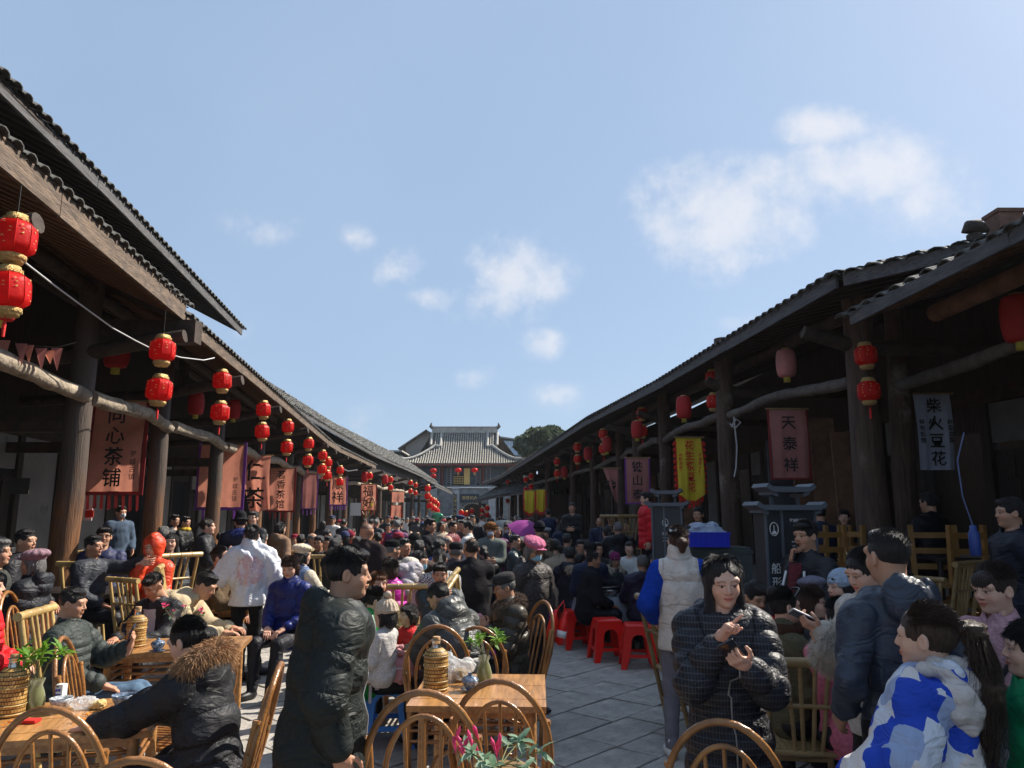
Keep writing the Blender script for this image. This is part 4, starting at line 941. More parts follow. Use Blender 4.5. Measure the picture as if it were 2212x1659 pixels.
# right row ----------------------------------------------------
RB = empty('arcade_building', (0,0,0), 0, 'long shaded timber arcade on the right with grey eave board and dark posts', 'building', 'timber arcades lining the street')
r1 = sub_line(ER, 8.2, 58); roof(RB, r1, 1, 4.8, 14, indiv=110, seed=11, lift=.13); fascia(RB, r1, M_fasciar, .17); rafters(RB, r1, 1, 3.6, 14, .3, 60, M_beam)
r2 = [(6.6,5.1,4.50),(5.0,6.9,4.44),(3.80,8.15,4.42)]; roof(RB, r2, 1, 2.7, 13, indiv=24, seed=12, lift=.10); fascia(RB, r2, M_fasciar, .15, 1.6)
r3 = [(4.45,-3,4.05),(4.3,1,4.05),(4.15,6.5,4.05),(3.80,8.05,3.93)]; roof(RB, r3, 1, 3.8, 18, indiv=44, seed=13, lift=.09); fascia(RB, r3, M_fasciar, .13, 2.2); rafters(RB, r3, 1, 3.5, 20, .3, 30, M_raft)
r5 = [(5.6,-3,6.0),(5.6,3.0,6.0)]
for e_, z_ in ((r1, .08), (r3, .12)):
    pts = [Vector(p)+Vector((.95,0,z_)) for p in resample(e_, 4)]
    for a_, b_ in zip(pts[:-1], pts[1:]): MB().tube([a_, b_], .10, 10).build('purlin', M_raft if e_ is r3 else M_beam, RB)
RCOL = [(4.45,9.3,.19),(3.75,12.8,.165),(3.5,17,.15),(3.35,19.6,.13),(3.3,22.4,.15),(3.0,27,.15),(2.5,31,.14),(1.75,36.5,.14),(1.2,41,.14),(.6,46,.14),(0,51,.14),(-.8,55.5,.14)]
for i, (x, y, r_) in enumerate(RCOL):
    column(RB, x, y, .0, 4.9, r_, M_col, 40+i); ex = lerp_line(ER, y)[0]
    MB().tube([(x+2.5,y,3.9), (x,y,3.95), (ex+.12,y,4.15)], [.09,.10,.085], 10).build('outrigger_beam', M_beam, RB)
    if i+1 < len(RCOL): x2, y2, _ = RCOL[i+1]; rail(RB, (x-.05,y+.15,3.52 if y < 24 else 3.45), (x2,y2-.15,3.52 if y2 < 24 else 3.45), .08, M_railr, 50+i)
column(RB, 5.2, 9.9, 0, 4.9, .15, M_col, 70); column(RB, 5.35, 6.2, 0, 4.6, .16, M_col, 71); column(RB, 5.4, 2.4, 0, 4.6, .16, M_col, 72)
rail(RB, (5.2,9.75,3.5), (5.35,6.3,3.5), .085, M_railr, 73); rail(RB, (5.35,6.1,3.5), (5.4,2.5,3.5), .085, M_railr, 74)
fR = lambda y: CRr(y)+3.0
MB().bar((5.4,.4,3.0),(11,.4,3.0), .1, 6).build('end_wall', M_darkw, RB)
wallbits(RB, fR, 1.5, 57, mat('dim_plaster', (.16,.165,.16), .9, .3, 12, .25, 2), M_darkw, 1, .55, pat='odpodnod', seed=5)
pr = MB(); pp = [Vector((CRr(y)-.45, y, 0)) for y in (1,9,13,22,27,37,48,58)]
for a_, b_ in zip(pp[:-1], pp[1:]):
    pr.add([a_+Vector((0,0,-.1)), b_+Vector((0,0,-.1)), b_+Vector((0,0,.55)), a_+Vector((0,0,.55)), a_+Vector((5,0,.55)), b_+Vector((5,0,.55))], [(0,3,2,1),(3,4,5,2)])
tag(pr.build('arcade_floor', M_plat), kind='structure')
# row of dark shop boards leaning between posts on the right
for (x, y, zz, w_, h_) in ((4.5,12.2,.55,.5,2.5),(4.65,11.6,.55,.42,2.6),(4.75,11.2,.55,.36,2.75),(4.95,10.9,.55,.36,2.5),(3.95,16.6,.55,.5,2.3),(3.9,21.8,.55,.6,2.4)):
    o = MB().box((0,0,h_/2),(w_,.05,h_)).box((0,-.03,h_*.5),(w_*.7,.02,h_*.8)).build('shutter_board', mat('shutter_paint', (.05,.055,.06), .55, .3, 20, .3, 4) if x > 4 and y > 12 else M_raft)
    o.location = (x, y, zz); o.rotation_euler = (radians(-4), 0, radians(rnd.uniform(-14,10))); tag(o, {12.2:'blue-grey wooden shutter board leaning behind the yellow banner',11.6:'dark shutter board in the stack behind the post with a knotted cable',11.2:'tallest dark shutter board of the leaning stack on the right',10.9:'brown shutter board nearest the pink shop banner',16.6:'narrow shutter board leaning behind the man with folded hands',21.8:'grey shutter board far along the right arcade'}[y], 'shutter board', 'loose shutter boards in the right arcade')
# stone column base by the post
for (x, y, h_, lb) in ((4.45,9.3,.95,'pale rounded stone plinth under the thick right post'),(3.75,12.8,1.0,'grey stone plinth beside the blue crate')):
    b = MB(); b.lathe([(.24,0),(.25,.1),(.25,h_-.12),(.22,h_-.04),(.17,h_)], (x,y,.0), 14); o = b.build('stone_plinth', M_plas); tag(o, lb, 'plinth', 'stone plinths')
# lower roof far right
FR = empty('side_pavilion', (0,0,0), 0, 'low tiled pavilion roof projecting from the far right row', 'building')
f1 = [(1.2,40,3.0),(-.6,46,2.95),(-2.9,57,2.75)]; roof(FR, f1, 1, 2.4, 30, seed=21); fascia(FR, f1, M_fasciar, .14)
for (x, y) in ((1.4,40.5),(.2,45),(-1.0,50),(-2.4,56)): column(FR, x, y, 0, 3.0, .10, M_col, int(y)+3)
MB().bar((3.0,41,1.5), (0.6,56,1.5), .1, 3).build('back_wall', M_darkw, FR)
# chimneys on the near right roof
ch = empty('chimney', (5.85,8.6,4.95), 0, 'brick chimney stub with curved tin cap on the right roof ridge', 'chimney')
MB().box((.35,0,.35),(.55,.5,1.1)).box((.35,0,.93),(.62,.57,.08)).build('brick_stack', mat('old_red_brick', (.16,.085,.06), .9, .6, 14, .4, 4), ch)
b = MB(); b.tube([(-.35,0,-.2),(-.35,0,.45)], .16, 12); b.tube([(-.62,0,.50),(-.45,0,.62),(-.25,0,.64),(-.02,0,.55)], [.02,.16,.17,.05], 10); b.build('tin_cap', M_beam, ch); ch.scale = (.55,)*3

# ---------------------------------------------------------------- gate tower at the end of the street
GT = empty('gate_tower', (-4.6,69,0), 0, 'grey brick gate tower with sweeping tiled hip roof closing the street', 'building')
def gp(x, y, z): return Vector((x, y, z))
EH, RH = 6.45, 9.75
hw, rw, rd = 5.95, 2.85, 4.2        # half eave width, half ridge width, ridge depth behind the eave
def roof_z(t): return EH+(RH-EH)*(t**1.45)*.72+(RH-EH)*.28*t
b = MB(); ncol = 54; nr = 16
def half(t):                         # half width of the front slope at height parameter t
    return hw-(hw-rw+.15)*min(1, t/.62)**.80 if t < .62 else rw-.15+.15*(t-.62)
def flare(x, t): return .75*max(0, abs(x)/hw-.62)**2*(1-t)**2*4
for i in range(ncol):
    x0 = -hw+2*hw*(i+.5)/ncol; pts = []
    for j in range(nr+1):
        t = j/nr
        if abs(x0) > max(half(t), 0) and not (t > .62 and abs(x0) < rw+.35): break
        pts.append(gp(x0, -1.2+rd*t, roof_z(t)+flare(x0, t)))
    if len(pts) < 2: continue
    for j in range(len(pts)-1):
        a_, c_ = pts[j], pts[j+1]; b.tube([a_, c_], [.082,.070], 6, False)
tag(b.build('roof_tile_rows', M_tileg, GT), kind='stuff')
b = MB(); vs = []; f = []
for j in range(nr+1):
    t = j/nr; h_ = half(t)+.12 if t < .62 else rw+.35
    for k in range(13): x = -h_+2*h_*k/12; vs.append(gp(x, -1.2+rd*t, roof_z(t)-.05+flare(x, t)))
for j in range(nr):
    for k in range(12): i = j*13+k; f.append((i, i+1, i+14, i+13))
b.add(vs, f); b.build('roof_bed', M_tile, GT)
for s_ in (1,-1):
    b = MB(); pts = [gp(s_*(half(t)+.05), -1.2+rd*t, roof_z(t)+.12+flare(half(t), t)) for t in np.linspace(0,.62,12)]; pts = [pts[0]+Vector((s_*.35,-.25,.55))]+pts
    b.tube(pts, [.05]+[.13]*12, 8); b.tube([gp(s_*(rw-.62), -1.2+rd*.60, roof_z(.60)+.12), gp(s_*(rw-.58), -1.2+rd, RH+.05)], .12, 8); b.tube([pts[-1], gp(s_*(rw-.62), -1.2+rd*.60, roof_z(.60)+.12)], .12, 8); b.build('hip_ridge', M_lime, GT)
    MB().tube([gp(s_*(rw+.32), -1.2+rd*.66, roof_z(.66)+.05), gp(s_*(rw+.32), -1.2+rd, RH+.0)], .13, 8).build('verge', M_lime, GT)
    b = MB(); b.add([gp(s_*(rw+.2), -1.2+rd*.62, roof_z(.62)-.3), gp(s_*(rw+.2), -1.2+rd*1.38, roof_z(.62)-.3), gp(s_*(rw+.2), -1.2+rd, RH)], [(0,1,2) if s_ < 0 else (0,2,1)]); b.build('gable_end', M_plas, GT)
    b = MB(); b.tube([gp(s_*(rw+.25),-1.2+rd,RH+.45), gp(s_*(rw+.50),-1.2+rd,RH+.62), gp(s_*(rw+.42),-1.2+rd,RH+.95)], [.22,.18,.05], 7); b.build('ridge_ornament', M_tile, GT)
MB().box((0,-1.2+rd,RH+.22),(2*rw+.7,.28,.5)).box((0,-1.2+rd,RH+.53),(2*rw+.8,.4,.10)).build('main_ridge', M_lime, GT)
b = MB(); b.add([gp(-hw-.1,-1.2,EH-.05), gp(hw+.1,-1.2,EH-.05), gp(rw,-1.2+rd*1.9,EH+.2), gp(-rw,-1.2+rd*1.9,EH+.2)], [(0,3,2,1)]); b.build('soffit', M_raft, GT)
b = MB(); b.add([gp(-hw,-1.2+rd*2,EH), gp(hw,-1.2+rd*2,EH), gp(rw+.3,-1.2+rd,RH), gp(-rw-.3,-1.2+rd,RH)], [(0,3,2,1)]); b.build('rear_slope', M_tile, GT)
M_redw = mat('red_lacquer_timber', (.16,.045,.035), .6, .3, 10, .2, 3)
MB().box((0,-1.16,EH-.12),(2*hw-.2,.10,.16)).build('eave_board', M_redw, GT)
MB().box((0,1.9,2.15),(7.6,4.2,4.3)).build('brick_base_core', M_brick, GT) if False else None
# brick gate wall with arch, built of courses
bw = MB()
for i in range(22):
    z = .11+i*.195; n = 15
    for k in range(n):
        x = -3.75+7.5*(k+.5*(i%2))/n
        if z < 2.9 and abs(x+.1-1.0) < 1.15: continue
        bw.box((x+.25,-.02-rnd.uniform(0,.02),z),(7.5/n-.03,.16,.18))
tag(bw.build('wall_bricks', M_brick, GT), kind='stuff')
MB().box((-2.15,.14,2.1),(4.3,.2,4.3)).box((3.2,.14,2.1),(2.0,.2,4.3)).box((1.0,.14,3.55),(2.6,.2,1.4)).build('gate_wall', M_brick, GT)
for x in (-2.6,-.55,2.75): MB().box((x,-.22,2.15),(.62,.24,4.3)).box((x,-.24,4.2),(.74,.34,.16)).build('brick_pier', mat('pale_brick_pier', (.46,.47,.475), .9, .4, 16, .3, 3), GT)
MB().box((0,-.2,4.40),(7.7,.5,.14)).build('cornice', M_brick, GT)
MB().box((1.0,2.5,1.5),(2.6,.1,3)).build('passage_dark', M_darkw, GT)
pts = [(1.0+1.25*cos(a),-.2,1.75+1.15*sin(a)) for a in np.linspace(pi,0,12)]; MB().tube([(-.25,-.2,0)]+pts+[(2.25,-.2,0)], .07, 6).build('arch_rim', M_lime, GT)
# upper storey with red pillars, lattice, dark screens
MB().box((0,.35,5.4),(8.8,.12,1.95)).build('upper_wall', mat('slate_timber', (.10,.135,.16), .7, .3, 8, .3, 3), GT)
for x in (-4.2,-1.85,1.9,4.2): MB().lathe([(.14,4.47),(.14,6.4)], (x,-.15,0), 10).build('red_pillar', M_redw, GT)
for x in (-2.35,-1.25,-.9,1.45,2.4): 
    b = MB(); b.box((x,.22,5.35),(.42,.05,1.6)); 
    w_ = b.build('lattice_window', mat('window_dark', (.02,.025,.03), .5), GT); l = MB()
    for k in range(9): z = 4.7+k*.17; l.bar((x-.18,.185,z),(x+.18,.185,z+.17), .02, .02, (0,1,0)); l.bar((x+.18,.185,z),(x-.18,.185,z+.17), .02, .02, (0,1,0))
    for dx in (-.2,.2): l.box((x+dx,.18,5.35),(.04,.05,1.6))
    l.build('lattice', mat('pale_lattice', (.42,.45,.47), .7), w_)
sh = MB().box((-.35,.12,5.0),(.95,.08,1.0)).build('shrine_screen', M_darkw, GT); l = MB()
for i in range(6):
    for j in range(4): l.box((-.75+i*.155,.05,4.72+j*.2),(.09,.03,.11))
l.build('gold_tablets', M_goldt, sh)
MB().box((.42,.02,5.35),(.55,.1,1.5)).box((.42,-.04,5.75),(.40,.04,.32)).box((.42,-.04,4.95),(.42,.04,.42)).build('gilt_plaque', M_goldt, GT)
def text(s, size, m, parent, loc, rot=(pi/2,0,0), vert=False, name='lettering', ext=.0, sp=1.12, bold=0, sx=1.0):
    cu = bpy.data.curves.new(name, 'FONT'); cu.body = '\n'.join(s) if vert else s; cu.size = size; cu.align_x = 'CENTER'; cu.align_y = 'CENTER'
    cu.space_line = sp; cu.extrude = max(ext, .001); cu.resolution_u = 1; cu.offset = bold
    t = bpy.data.objects.new('tmp_text', cu); COL.objects.link(t); dg = bpy.context.evaluated_depsgraph_get(); me = bpy.data.meshes.new_from_object(t.evaluated_get(dg)); bpy.data.objects.remove(t)
    me.name = name; me.materials.clear(); o = link(name, me, parent, m); o.location = loc; o.rotation_euler = rot; o.scale = (sx,1,1); return o
pq = MB().box((.72,-.30,3.35),(1.75,.10,.72)).build('name_board', mat('board_dark', (.03,.05,.07), .5), GT); text('观是如人', .36, M_goldt, pq, (.72,-.365,3.35))
cp = MB().box((-.62,-.38,1.9),(.30,.08,3.6)).build('couplet_board', mat('board_dark', (.03,.05,.07), .5), GT); text('古镇风光山水如画船', .30, M_goldt, cp, (-.62,-.43,1.95), vert=True, sp=1.25)
# buildings behind
H1 = empty('rear_house', (-9.0,78,0), 0, 'plain grey gabled house rising behind the gate tower roof', 'building')
b = MB(); b.add([(-2.2,0,0),(2.2,0,0),(2.2,0,9.2),(0,0,10.5),(-2.2,0,9.0),(-2.2,5,0),(2.2,5,0),(2.2,5,9.2),(0,5,10.5),(-2.2,5,9.0)], [(0,1,2,3,4),(5,9,8,7,6),(0,4,9,5),(1,6,7,2)]); b.build('wall', mat('warm_grey_render', (.28,.265,.25), .9, .2, 6, .12, .5), H1)
MB().bar((-2.9,2.2,8.62),(.05,2.2,10.62), 6, .14, (0,0,1)).bar((2.9,2.2,8.75),(-.05,2.2,10.60), 6, .14).build('roof', M_tile, H1)
H2 = empty('rear_house', (-14.5,74,0), 0, 'low dark house with slanting roofs left of the gate tower', 'building')
MB().box((0,0,3.9),(7.5,5,7.8)).build('wall', mat('dark_slate_wall', (.07,.085,.10), .8, .2, 4, .3, .6), H2); MB().box((0,-.3,7.85),(8.0,6,.14)).build('roof', M_lime, H2)
MB().bar((-3.0,-2.8,8.1),(2.4,-2.8,6.3), 1.6, .12, (0,1,0)).bar((-3.0,-2.8,8.1),(-5.2,-2.8,7.1), 1.6, .12, (0,1,0)).build('lower_roof', M_tile, H2)
H3 = empty('rooftop_shed', (.25,80,0), 0, 'pale blue glazed rooftop shed right of the gate ridge', 'building')
MB().box((0,0,4),(3.6,4,8)).build('wall', M_plas, H3); MB().box((0,-.1,8.8),(3.3,3.6,1.5)).build('glazing', mat('pale_blue_glazing', (.45,.58,.72), .25), H3)
MB().bar((-2.0,-.1,10.0),(2.5,-.1,9.35), 4.4, .12, (0,0,1)).build('roof', mat('sheet_roof', (.35,.33,.30), .6), H3)
for x in (-1.6,-.5,.6,1.6): MB().box((x,-1.95,8.8),(.07,.06,1.5)).build('mullion', M_white, H3)
MB().box((0,-1.97,8.9),(3.3,.05,.06)).build('mullion', M_white, H3)
# trees
def leaf_tree(loc, R, n, lab, m, name='tree'):
    t = empty(name, loc, 0, lab, 'tree'); q = np.random.RandomState(5); b = MB(); b.tube([(0,0,0),(.1,0,3),(-.1,.1,6)], [.35,.25,.12], 10)
    for k in range(9): a = q.rand()*6.3; b.tube([(0,0,4+q.rand()*2),(R[0]*.35*cos(a),R[1]*.35*sin(a),6.2+q.rand()),(R[0]*.75*cos(a),R[1]*.75*sin(a),7+q.rand()*2.4)], [.12,.07,.02], 6)
    b.build('trunk', M_twig, t); V = []; C = [(q.uniform(-1,1)*R[0], q.uniform(-1,1)*R[1], 7.6+q.uniform(-1,1)*R[2], q.uniform(.6,1.25)) for _ in range(15)]
    C = [c for c in C if (c[0]/R[0])**2+((c[2]-7.6)/R[2])**2 < 1.1]
    for i in range(n):
        c = C[q.randint(len(C))]; d = nv(q.randn(3))*c[3]*(.55+.5*q.rand()); d[2] *= .7; p = np.array(c[:3])+d; u_ = nv(q.randn(3)+(0,0,.6)); w_ = nv(np.cross(u_, q.randn(3))); v_ = np.cross(u_, w_); s_ = .075+.07*q.rand(); V += [p-w_*s_, p+v_*s_*2, p+w_*s_, p-v_*s_*2]
    F = np.arange(len(V)).reshape(-1,4); link('crown', np_mesh('crown', np.array(V), F, False), t, m); return t
leaf_tree((3.1,66,0), (1.7,1.5,1.6), 20000, 'rounded evergreen tree showing above the right roof beside the gate', mat('evergreen_leaf', (.085,.11,.06), .45, 0, 1, .6, 5, transl=.3))
bt = empty('bare_tree', (-16.0,50,0), 0, 'bare leafless twigs poking above the far left roof', 'tree'); q = random.Random(4); b = MB(); b.tube([(0,0,0),(.1,0,6.2)], [.14,.08], 6); b.build('trunk', M_twig, bt); b = MB()
for k in range(16):
    a = Vector((q.uniform(-.3,2.6), q.uniform(-.5,.5), 6.3+q.uniform(-.6,.3)))-Vector((0,0,0)); s_ = Vector((.1,0,6.0)); e_ = a+Vector((q.uniform(-.4,.9),0,q.uniform(1.0,2.6))); b.tube([s_, a, e_], [.045,.03,.010], 4)
    for j in range(5): m_ = a.lerp(e_, q.uniform(.2,.9)); b.tube([m_, m_+Vector((q.uniform(-.5,.5),q.uniform(-.2,.2),q.uniform(.2,.8)))], [.014,.006], 3)
b.build('crown', M_twig, bt)
# ---------------------------------------------------------------- lanterns
def hex_lantern_parts():
    n = 8; b = MB()
    for i in range(n):   # ribbed octagonal silk body
        a0, a1 = 2*pi*i/n+pi/8, 2*pi*(i+1)/n+pi/8; prof = [(.095,.145),(.150,.105),(.158,.06),(.158,-.06),(.150,-.105),(.095,-.145)]
        vs = []
        for k, (r, z) in enumerate(prof):
            for t in (0,.5,1): a = a0+(a1-a0)*t; rr = r*(1.0 if t != .5 else (cos(pi/n)+.035)); vs.append((rr*cos(a), rr*sin(a), z))
        b.add(vs, [(k*3+t, k*3+t+3, k*3+t+4, k*3+t+1) for k in range(5) for t in (0,1)], True)
    for i in range(n): a = 2*pi*i/n+pi/8; b.tube([(r*1.01*cos(a), r*1.01*sin(a), z) for r, z in ((.095,.145),(.150,.105),(.158,.06),(.158,-.06),(.150,-.105),(.095,-.145))], .0045, 4)
    body = b.mesh('lantern'); body.materials.append(M_red)
    r = MB(); r.lathe([(.085,.140),(.098,.145),(.098,.175),(.085,.185),(.085,.205),(.078,.207)], n=16); r2 = MB(); r2.lathe([(.098,-.150),(.106,-.155),(.102,-.185),(.088,-.190),(.086,-.215),(.076,-.217)], n=16)
    for i in range(14): a = 2*pi*i/14; r2.tube([(.10*cos(a),.10*sin(a),-.152),(.104*cos(a+.2),.104*sin(a+.2),-.188)], .004, 4); r.tube([(.10*cos(a),.10*sin(a),.146),(.10*cos(a+.2),.10*sin(a+.2),.176)], .004, 4)
    rim = (r.mesh('gold_rim'), r2.mesh('gold_rim'))
    for z in rim: z.materials.append(M_gold)
    g = MB(); q = random.Random(3)
    for i in range(8):
        a = 2*pi*(i+.5)/n+pi/8
        for k in range(5 if i % 2 else 3):
            z = .09-k*.043+q.uniform(-.01,.01); rr = .158*cos(pi/n)+.010; t = Vector((-sin(a), cos(a), 0)); c = Vector((rr*cos(a), rr*sin(a), z))+t*q.uniform(-.03,.03)
            for _ in range(3):
                d = t*q.uniform(-.009,.009)+Vector((0,0,q.uniform(-.010,.010))); o = t*q.uniform(-.006,.006); g.bar(c+o-d, c+o+d, .0035, .0035, (cos(a),sin(a),0))
            g.bar(c+t*.008, c-t*.008, .003, .003, (cos(a),sin(a),0))
    gl = g.mesh('gold_characters'); gl.materials.append(M_goldt)
    return body, rim, gl
LBODY, (LRIM, LRIM2), LGLY = hex_lantern_parts()
tm = MB(); tm.tube([(0,0,0),(0,0,-.045)], .004, 5); tm.tube([(0,0,-.045),(0,0,-.065),(0,0,-.17)], [.008,.015,.011], 7); TASSEL = tm.mesh('tassel'); TASSEL.materials.append(M_tass)
cm_ = MB(); cm_.tube([(0,0,0),(0,0,1)], .004, 4, False); CORD = cm_.mesh('cord'); CORD.materials.append(M_wirek)
def solveD(x, line, dx):
    r = raydir(x, 900); k = r.x/r.y; best = min((abs(k*y-(lerp_line(line, y)[0]+dx)), y) for y in np.arange(3, 62, .05)); return best[1]
def lantern_pair(x, y1, ys, D, s=1.0, label='', group='stacked red lantern pairs', hang=4.35, tassel=True):
    p = P(x, y1, D); t = empty('lantern_string', (p.x, p.y, p.z), rnd.uniform(0,.8), label, 'lantern', group)
    zs = [0]+[P(x, yy, D).z-p.z for yy in ys]; dxs = [0]+[P(x+0, yy, D).x-p.x for yy in ys]
    for z in zs:
        o = link('lantern', LBODY, t); o.location = (0,0,z); o.scale = (s,s,s); o.rotation_euler = (rnd.uniform(-.06,.06), rnd.uniform(-.06,.06), 0)
        link('gold_rim', LRIM, o); link('gold_rim', LRIM2, o)
        if D < 32: link('gold_characters', LGLY, o)
    if tassel: c = link('tassel', TASSEL, t); c.location = (0,0,zs[-1]-.21*s)
    c = link('cord', CORD, t); c.location = (0,0,.18*s); c.scale = (1,1,max(.05, hang-p.z-.18*s)); 
    for z0, z1 in zip(zs[:-1], zs[1:]):
        g = z0-z1-.40*s
        if g > .01: c = link('cord', CORD, t); c.location = (0,0,z1+.19*s); c.scale = (1,1,g+.02)
    return t
def conv(zx, zy, ox, oy, sc=1.659): return ((zx/sc+ox)/1.8517, (zy/sc+oy)/1.8517)
LLN = [(32,515,[628],5.5,'largest lantern pair with gold blessing characters at the left picture edge'),(351,757,[842],9.0,'lantern pair hanging from the dark gable beam near the second left post'),
 (480,823,[891],None,'lantern pair over the shopping banner with purple border'),(569,885,[932],None,'fourth lantern pair along the left eave, above the curled banner'),
 (622,922,[966],None,'fifth lantern pair along the left eave beside a round post'),(667,959,[995],None,'sixth lantern pair along the left eave'),
 (697,984,[1014],None,'seventh left lantern pair, overlapping the pair behind'),(708,999,[1027],None,'lantern pair half hidden behind the seventh left pair'),
 (735,1016,[1041],None,'ninth left lantern pair beside a drooping cable'),(799,1028,[1052],None,'lantern pair under the tip of the second left roof'),
 (844,1036,[1053],None,'lantern pair just past the second roof tip on the left'),(887,1043,[1061],None,'front pair of the two close pairs before the far left roof'),(898,1048,[1065],None,'rear pair of the two close pairs before the far left roof')]
for (x, y1, ys, D, lb) in LLN:
    D = D or solveD(x, EL, -.05); lantern_pair(x, y1, ys, D, .93, lb, hang=4.4)
for k, (zx, ya, yb) in enumerate(((1180,1085,1135),(1193,1155,1200),(1215,1168,1215),(1229,1175,1224),(1243,1192,1235))):
    x, y1 = conv(zx, ya, 1000, 1300); _, y2 = conv(zx, yb, 1000, 1300); lantern_pair(x, y1, [y2], 48+k*2.6, 1.25, ['nearest','second nearest','middle','second farthest','farthest'][k]+' red lantern pair of the receding cluster beside the gate tower', 'cluster of far lanterns beside the gate', hang=4.2, tassel=False)
RLN = [(1870,768,[845],8.9,'big shaded lantern pair in front of the thick right post'),(1539,817,[868],None,'lantern pair by the post with the knotted cable'),(1386,894,[931],None,'third right lantern pair, above the mauve banner'),
 (1303,938,[970],None,'fourth right lantern pair in front of a barrel lantern'),(1247,966,[992],None,'fifth right lantern pair along the shaded eave'),(1203,997,[1023],None,'sixth right lantern pair along the shaded eave'),
 (1147,1029,[1052],None,'right front pair of the two close pairs near the yellow pennants'),(1136,1036,[1058],None,'left rear pair of the two close pairs near the yellow pennants'),(1097,1041,[1060,1082],None,'triple string of red lanterns at the far right eave end')]
for (x, y1, ys, D, lb) in RLN:
    D = D or solveD(x, ER, .35); lantern_pair(x, y1, ys, D, .80, lb, hang=4.35)
for k, (zx, zy) in enumerate(((1145,1330),(1210,1345),(1285,1310),(1420,1300),(1490,1270),(1145,1400),(1420,1380),(1490,1360))):
    x, y = conv(zx, zy, 1500, 1650, 3.318); lantern_pair(x, y, [], 44+ (k % 4), .95, ['leftmost upper','second upper','third upper','fourth upper','rightmost upper','leftmost lower','middle lower','rightmost lower'][k]+' small lantern in the shade under the low pavilion roof', 'lanterns under the low pavilion roof', hang=3.1, tassel=False)
for (zx, zy) in ((775,770),(775,845),(1105,765),(1322,765)):
    x, y = conv(zx, zy, 1500, 1650, 3.318); p = P(x, y, 67.3); t = empty('round_lantern', p, 0, {(775,770):'upper flat round lantern at the left corner of the gate tower',(775,845):'lower flat round lantern at the left corner of the gate tower',(1105,765):'flat round lantern above the gold tablets of the gate tower',(1322,765):'flat round lantern right of the gilt plaque on the gate tower'}[(zx,zy)], 'lantern', 'round gate lanterns')
    MB().lathe([(.1,.20),(.24,.15),(.31,.0),(.24,-.15),(.1,-.20)], n=14).build('lantern_body', M_red, t); MB().lathe([(.09,-.19),(.10,-.24),(.09,-.45),(.02,-.46)], n=8).build('fringe', M_gold, t)
    MB().tube([(0,0,.28),(0,0,.62)], .02, 4).build('cord', M_wirek, t)
def barrel(x, y, D, h, label, m, hang=4.2):
    p = P(x, y, D); t = empty('barrel_lantern', p, 0, label, 'lantern', 'plain barrel lanterns inside the arcades'); r = h*.34; b = MB(); prof = [(r*.35,h*.5)]+[(r*(.72+.28*cos(a)), h*.47*sin(a)) for a in np.linspace(1.35,-1.35,12)]+[(r*.35,-h*.5)]
    b.lathe(prof, n=20); b.build('lantern_body', m, t); MB().lathe([(r*.36,h*.49),(r*.38,h*.53),(r*.3,h*.54)], n=12).build('top_cap', M_gold, t); MB().lathe([(r*.33,-h*.49),(r*.34,-h*.66),(r*.30,-h*.66)], n=12).build('yellow_skirt', M_yel, t)
    c = link('cord', CORD, t); c.location = (0,0,h*.5); c.scale = (1,1,max(.1, hang-p.z-h*.5))
for a_ in ((253,757,11.2,.56,'large plain red barrel lantern behind the first left post',M_redd),(424,872,13.5,.42,'plain barrel lantern between second and third left lantern pairs',M_redd),(505,884,15.8,.42,'dim barrel lantern behind the third left lantern pair',M_redd),(8,655,6.6,.34,'barrel lantern with yellow skirt behind the largest lantern pair',M_redd),
  (1698,785,10.6,.42,'sun-faded whitish barrel lantern under the right eave',M_redg),(1477,880,13.6,.42,'dark red barrel lantern above the yellow banner',M_redd),(1376,928,16.8,.40,'barrel lantern half behind the third right lantern pair',M_redd),(2201,688,7.4,.50,'large dim barrel lantern at the right picture edge',M_redd),(1311,960,20.5,.42,'barrel lantern behind the fourth right lantern pair',M_redd),
  (1270,980,24,.42,'barrel lantern between the fourth and fifth right pairs',M_redd),(1219,1020,29,.42,'barrel lantern behind the sixth right pair',M_redd),(707,1012,29,.42,'barrel lantern in shade behind the seventh left pair',M_redd),(788,1030,37,.5,'barrel lantern in shade under the second left roof tip',M_redd),(832,1036,40,.5,'dim far barrel lantern past the second left roof tip',M_redd)): barrel(*a_)

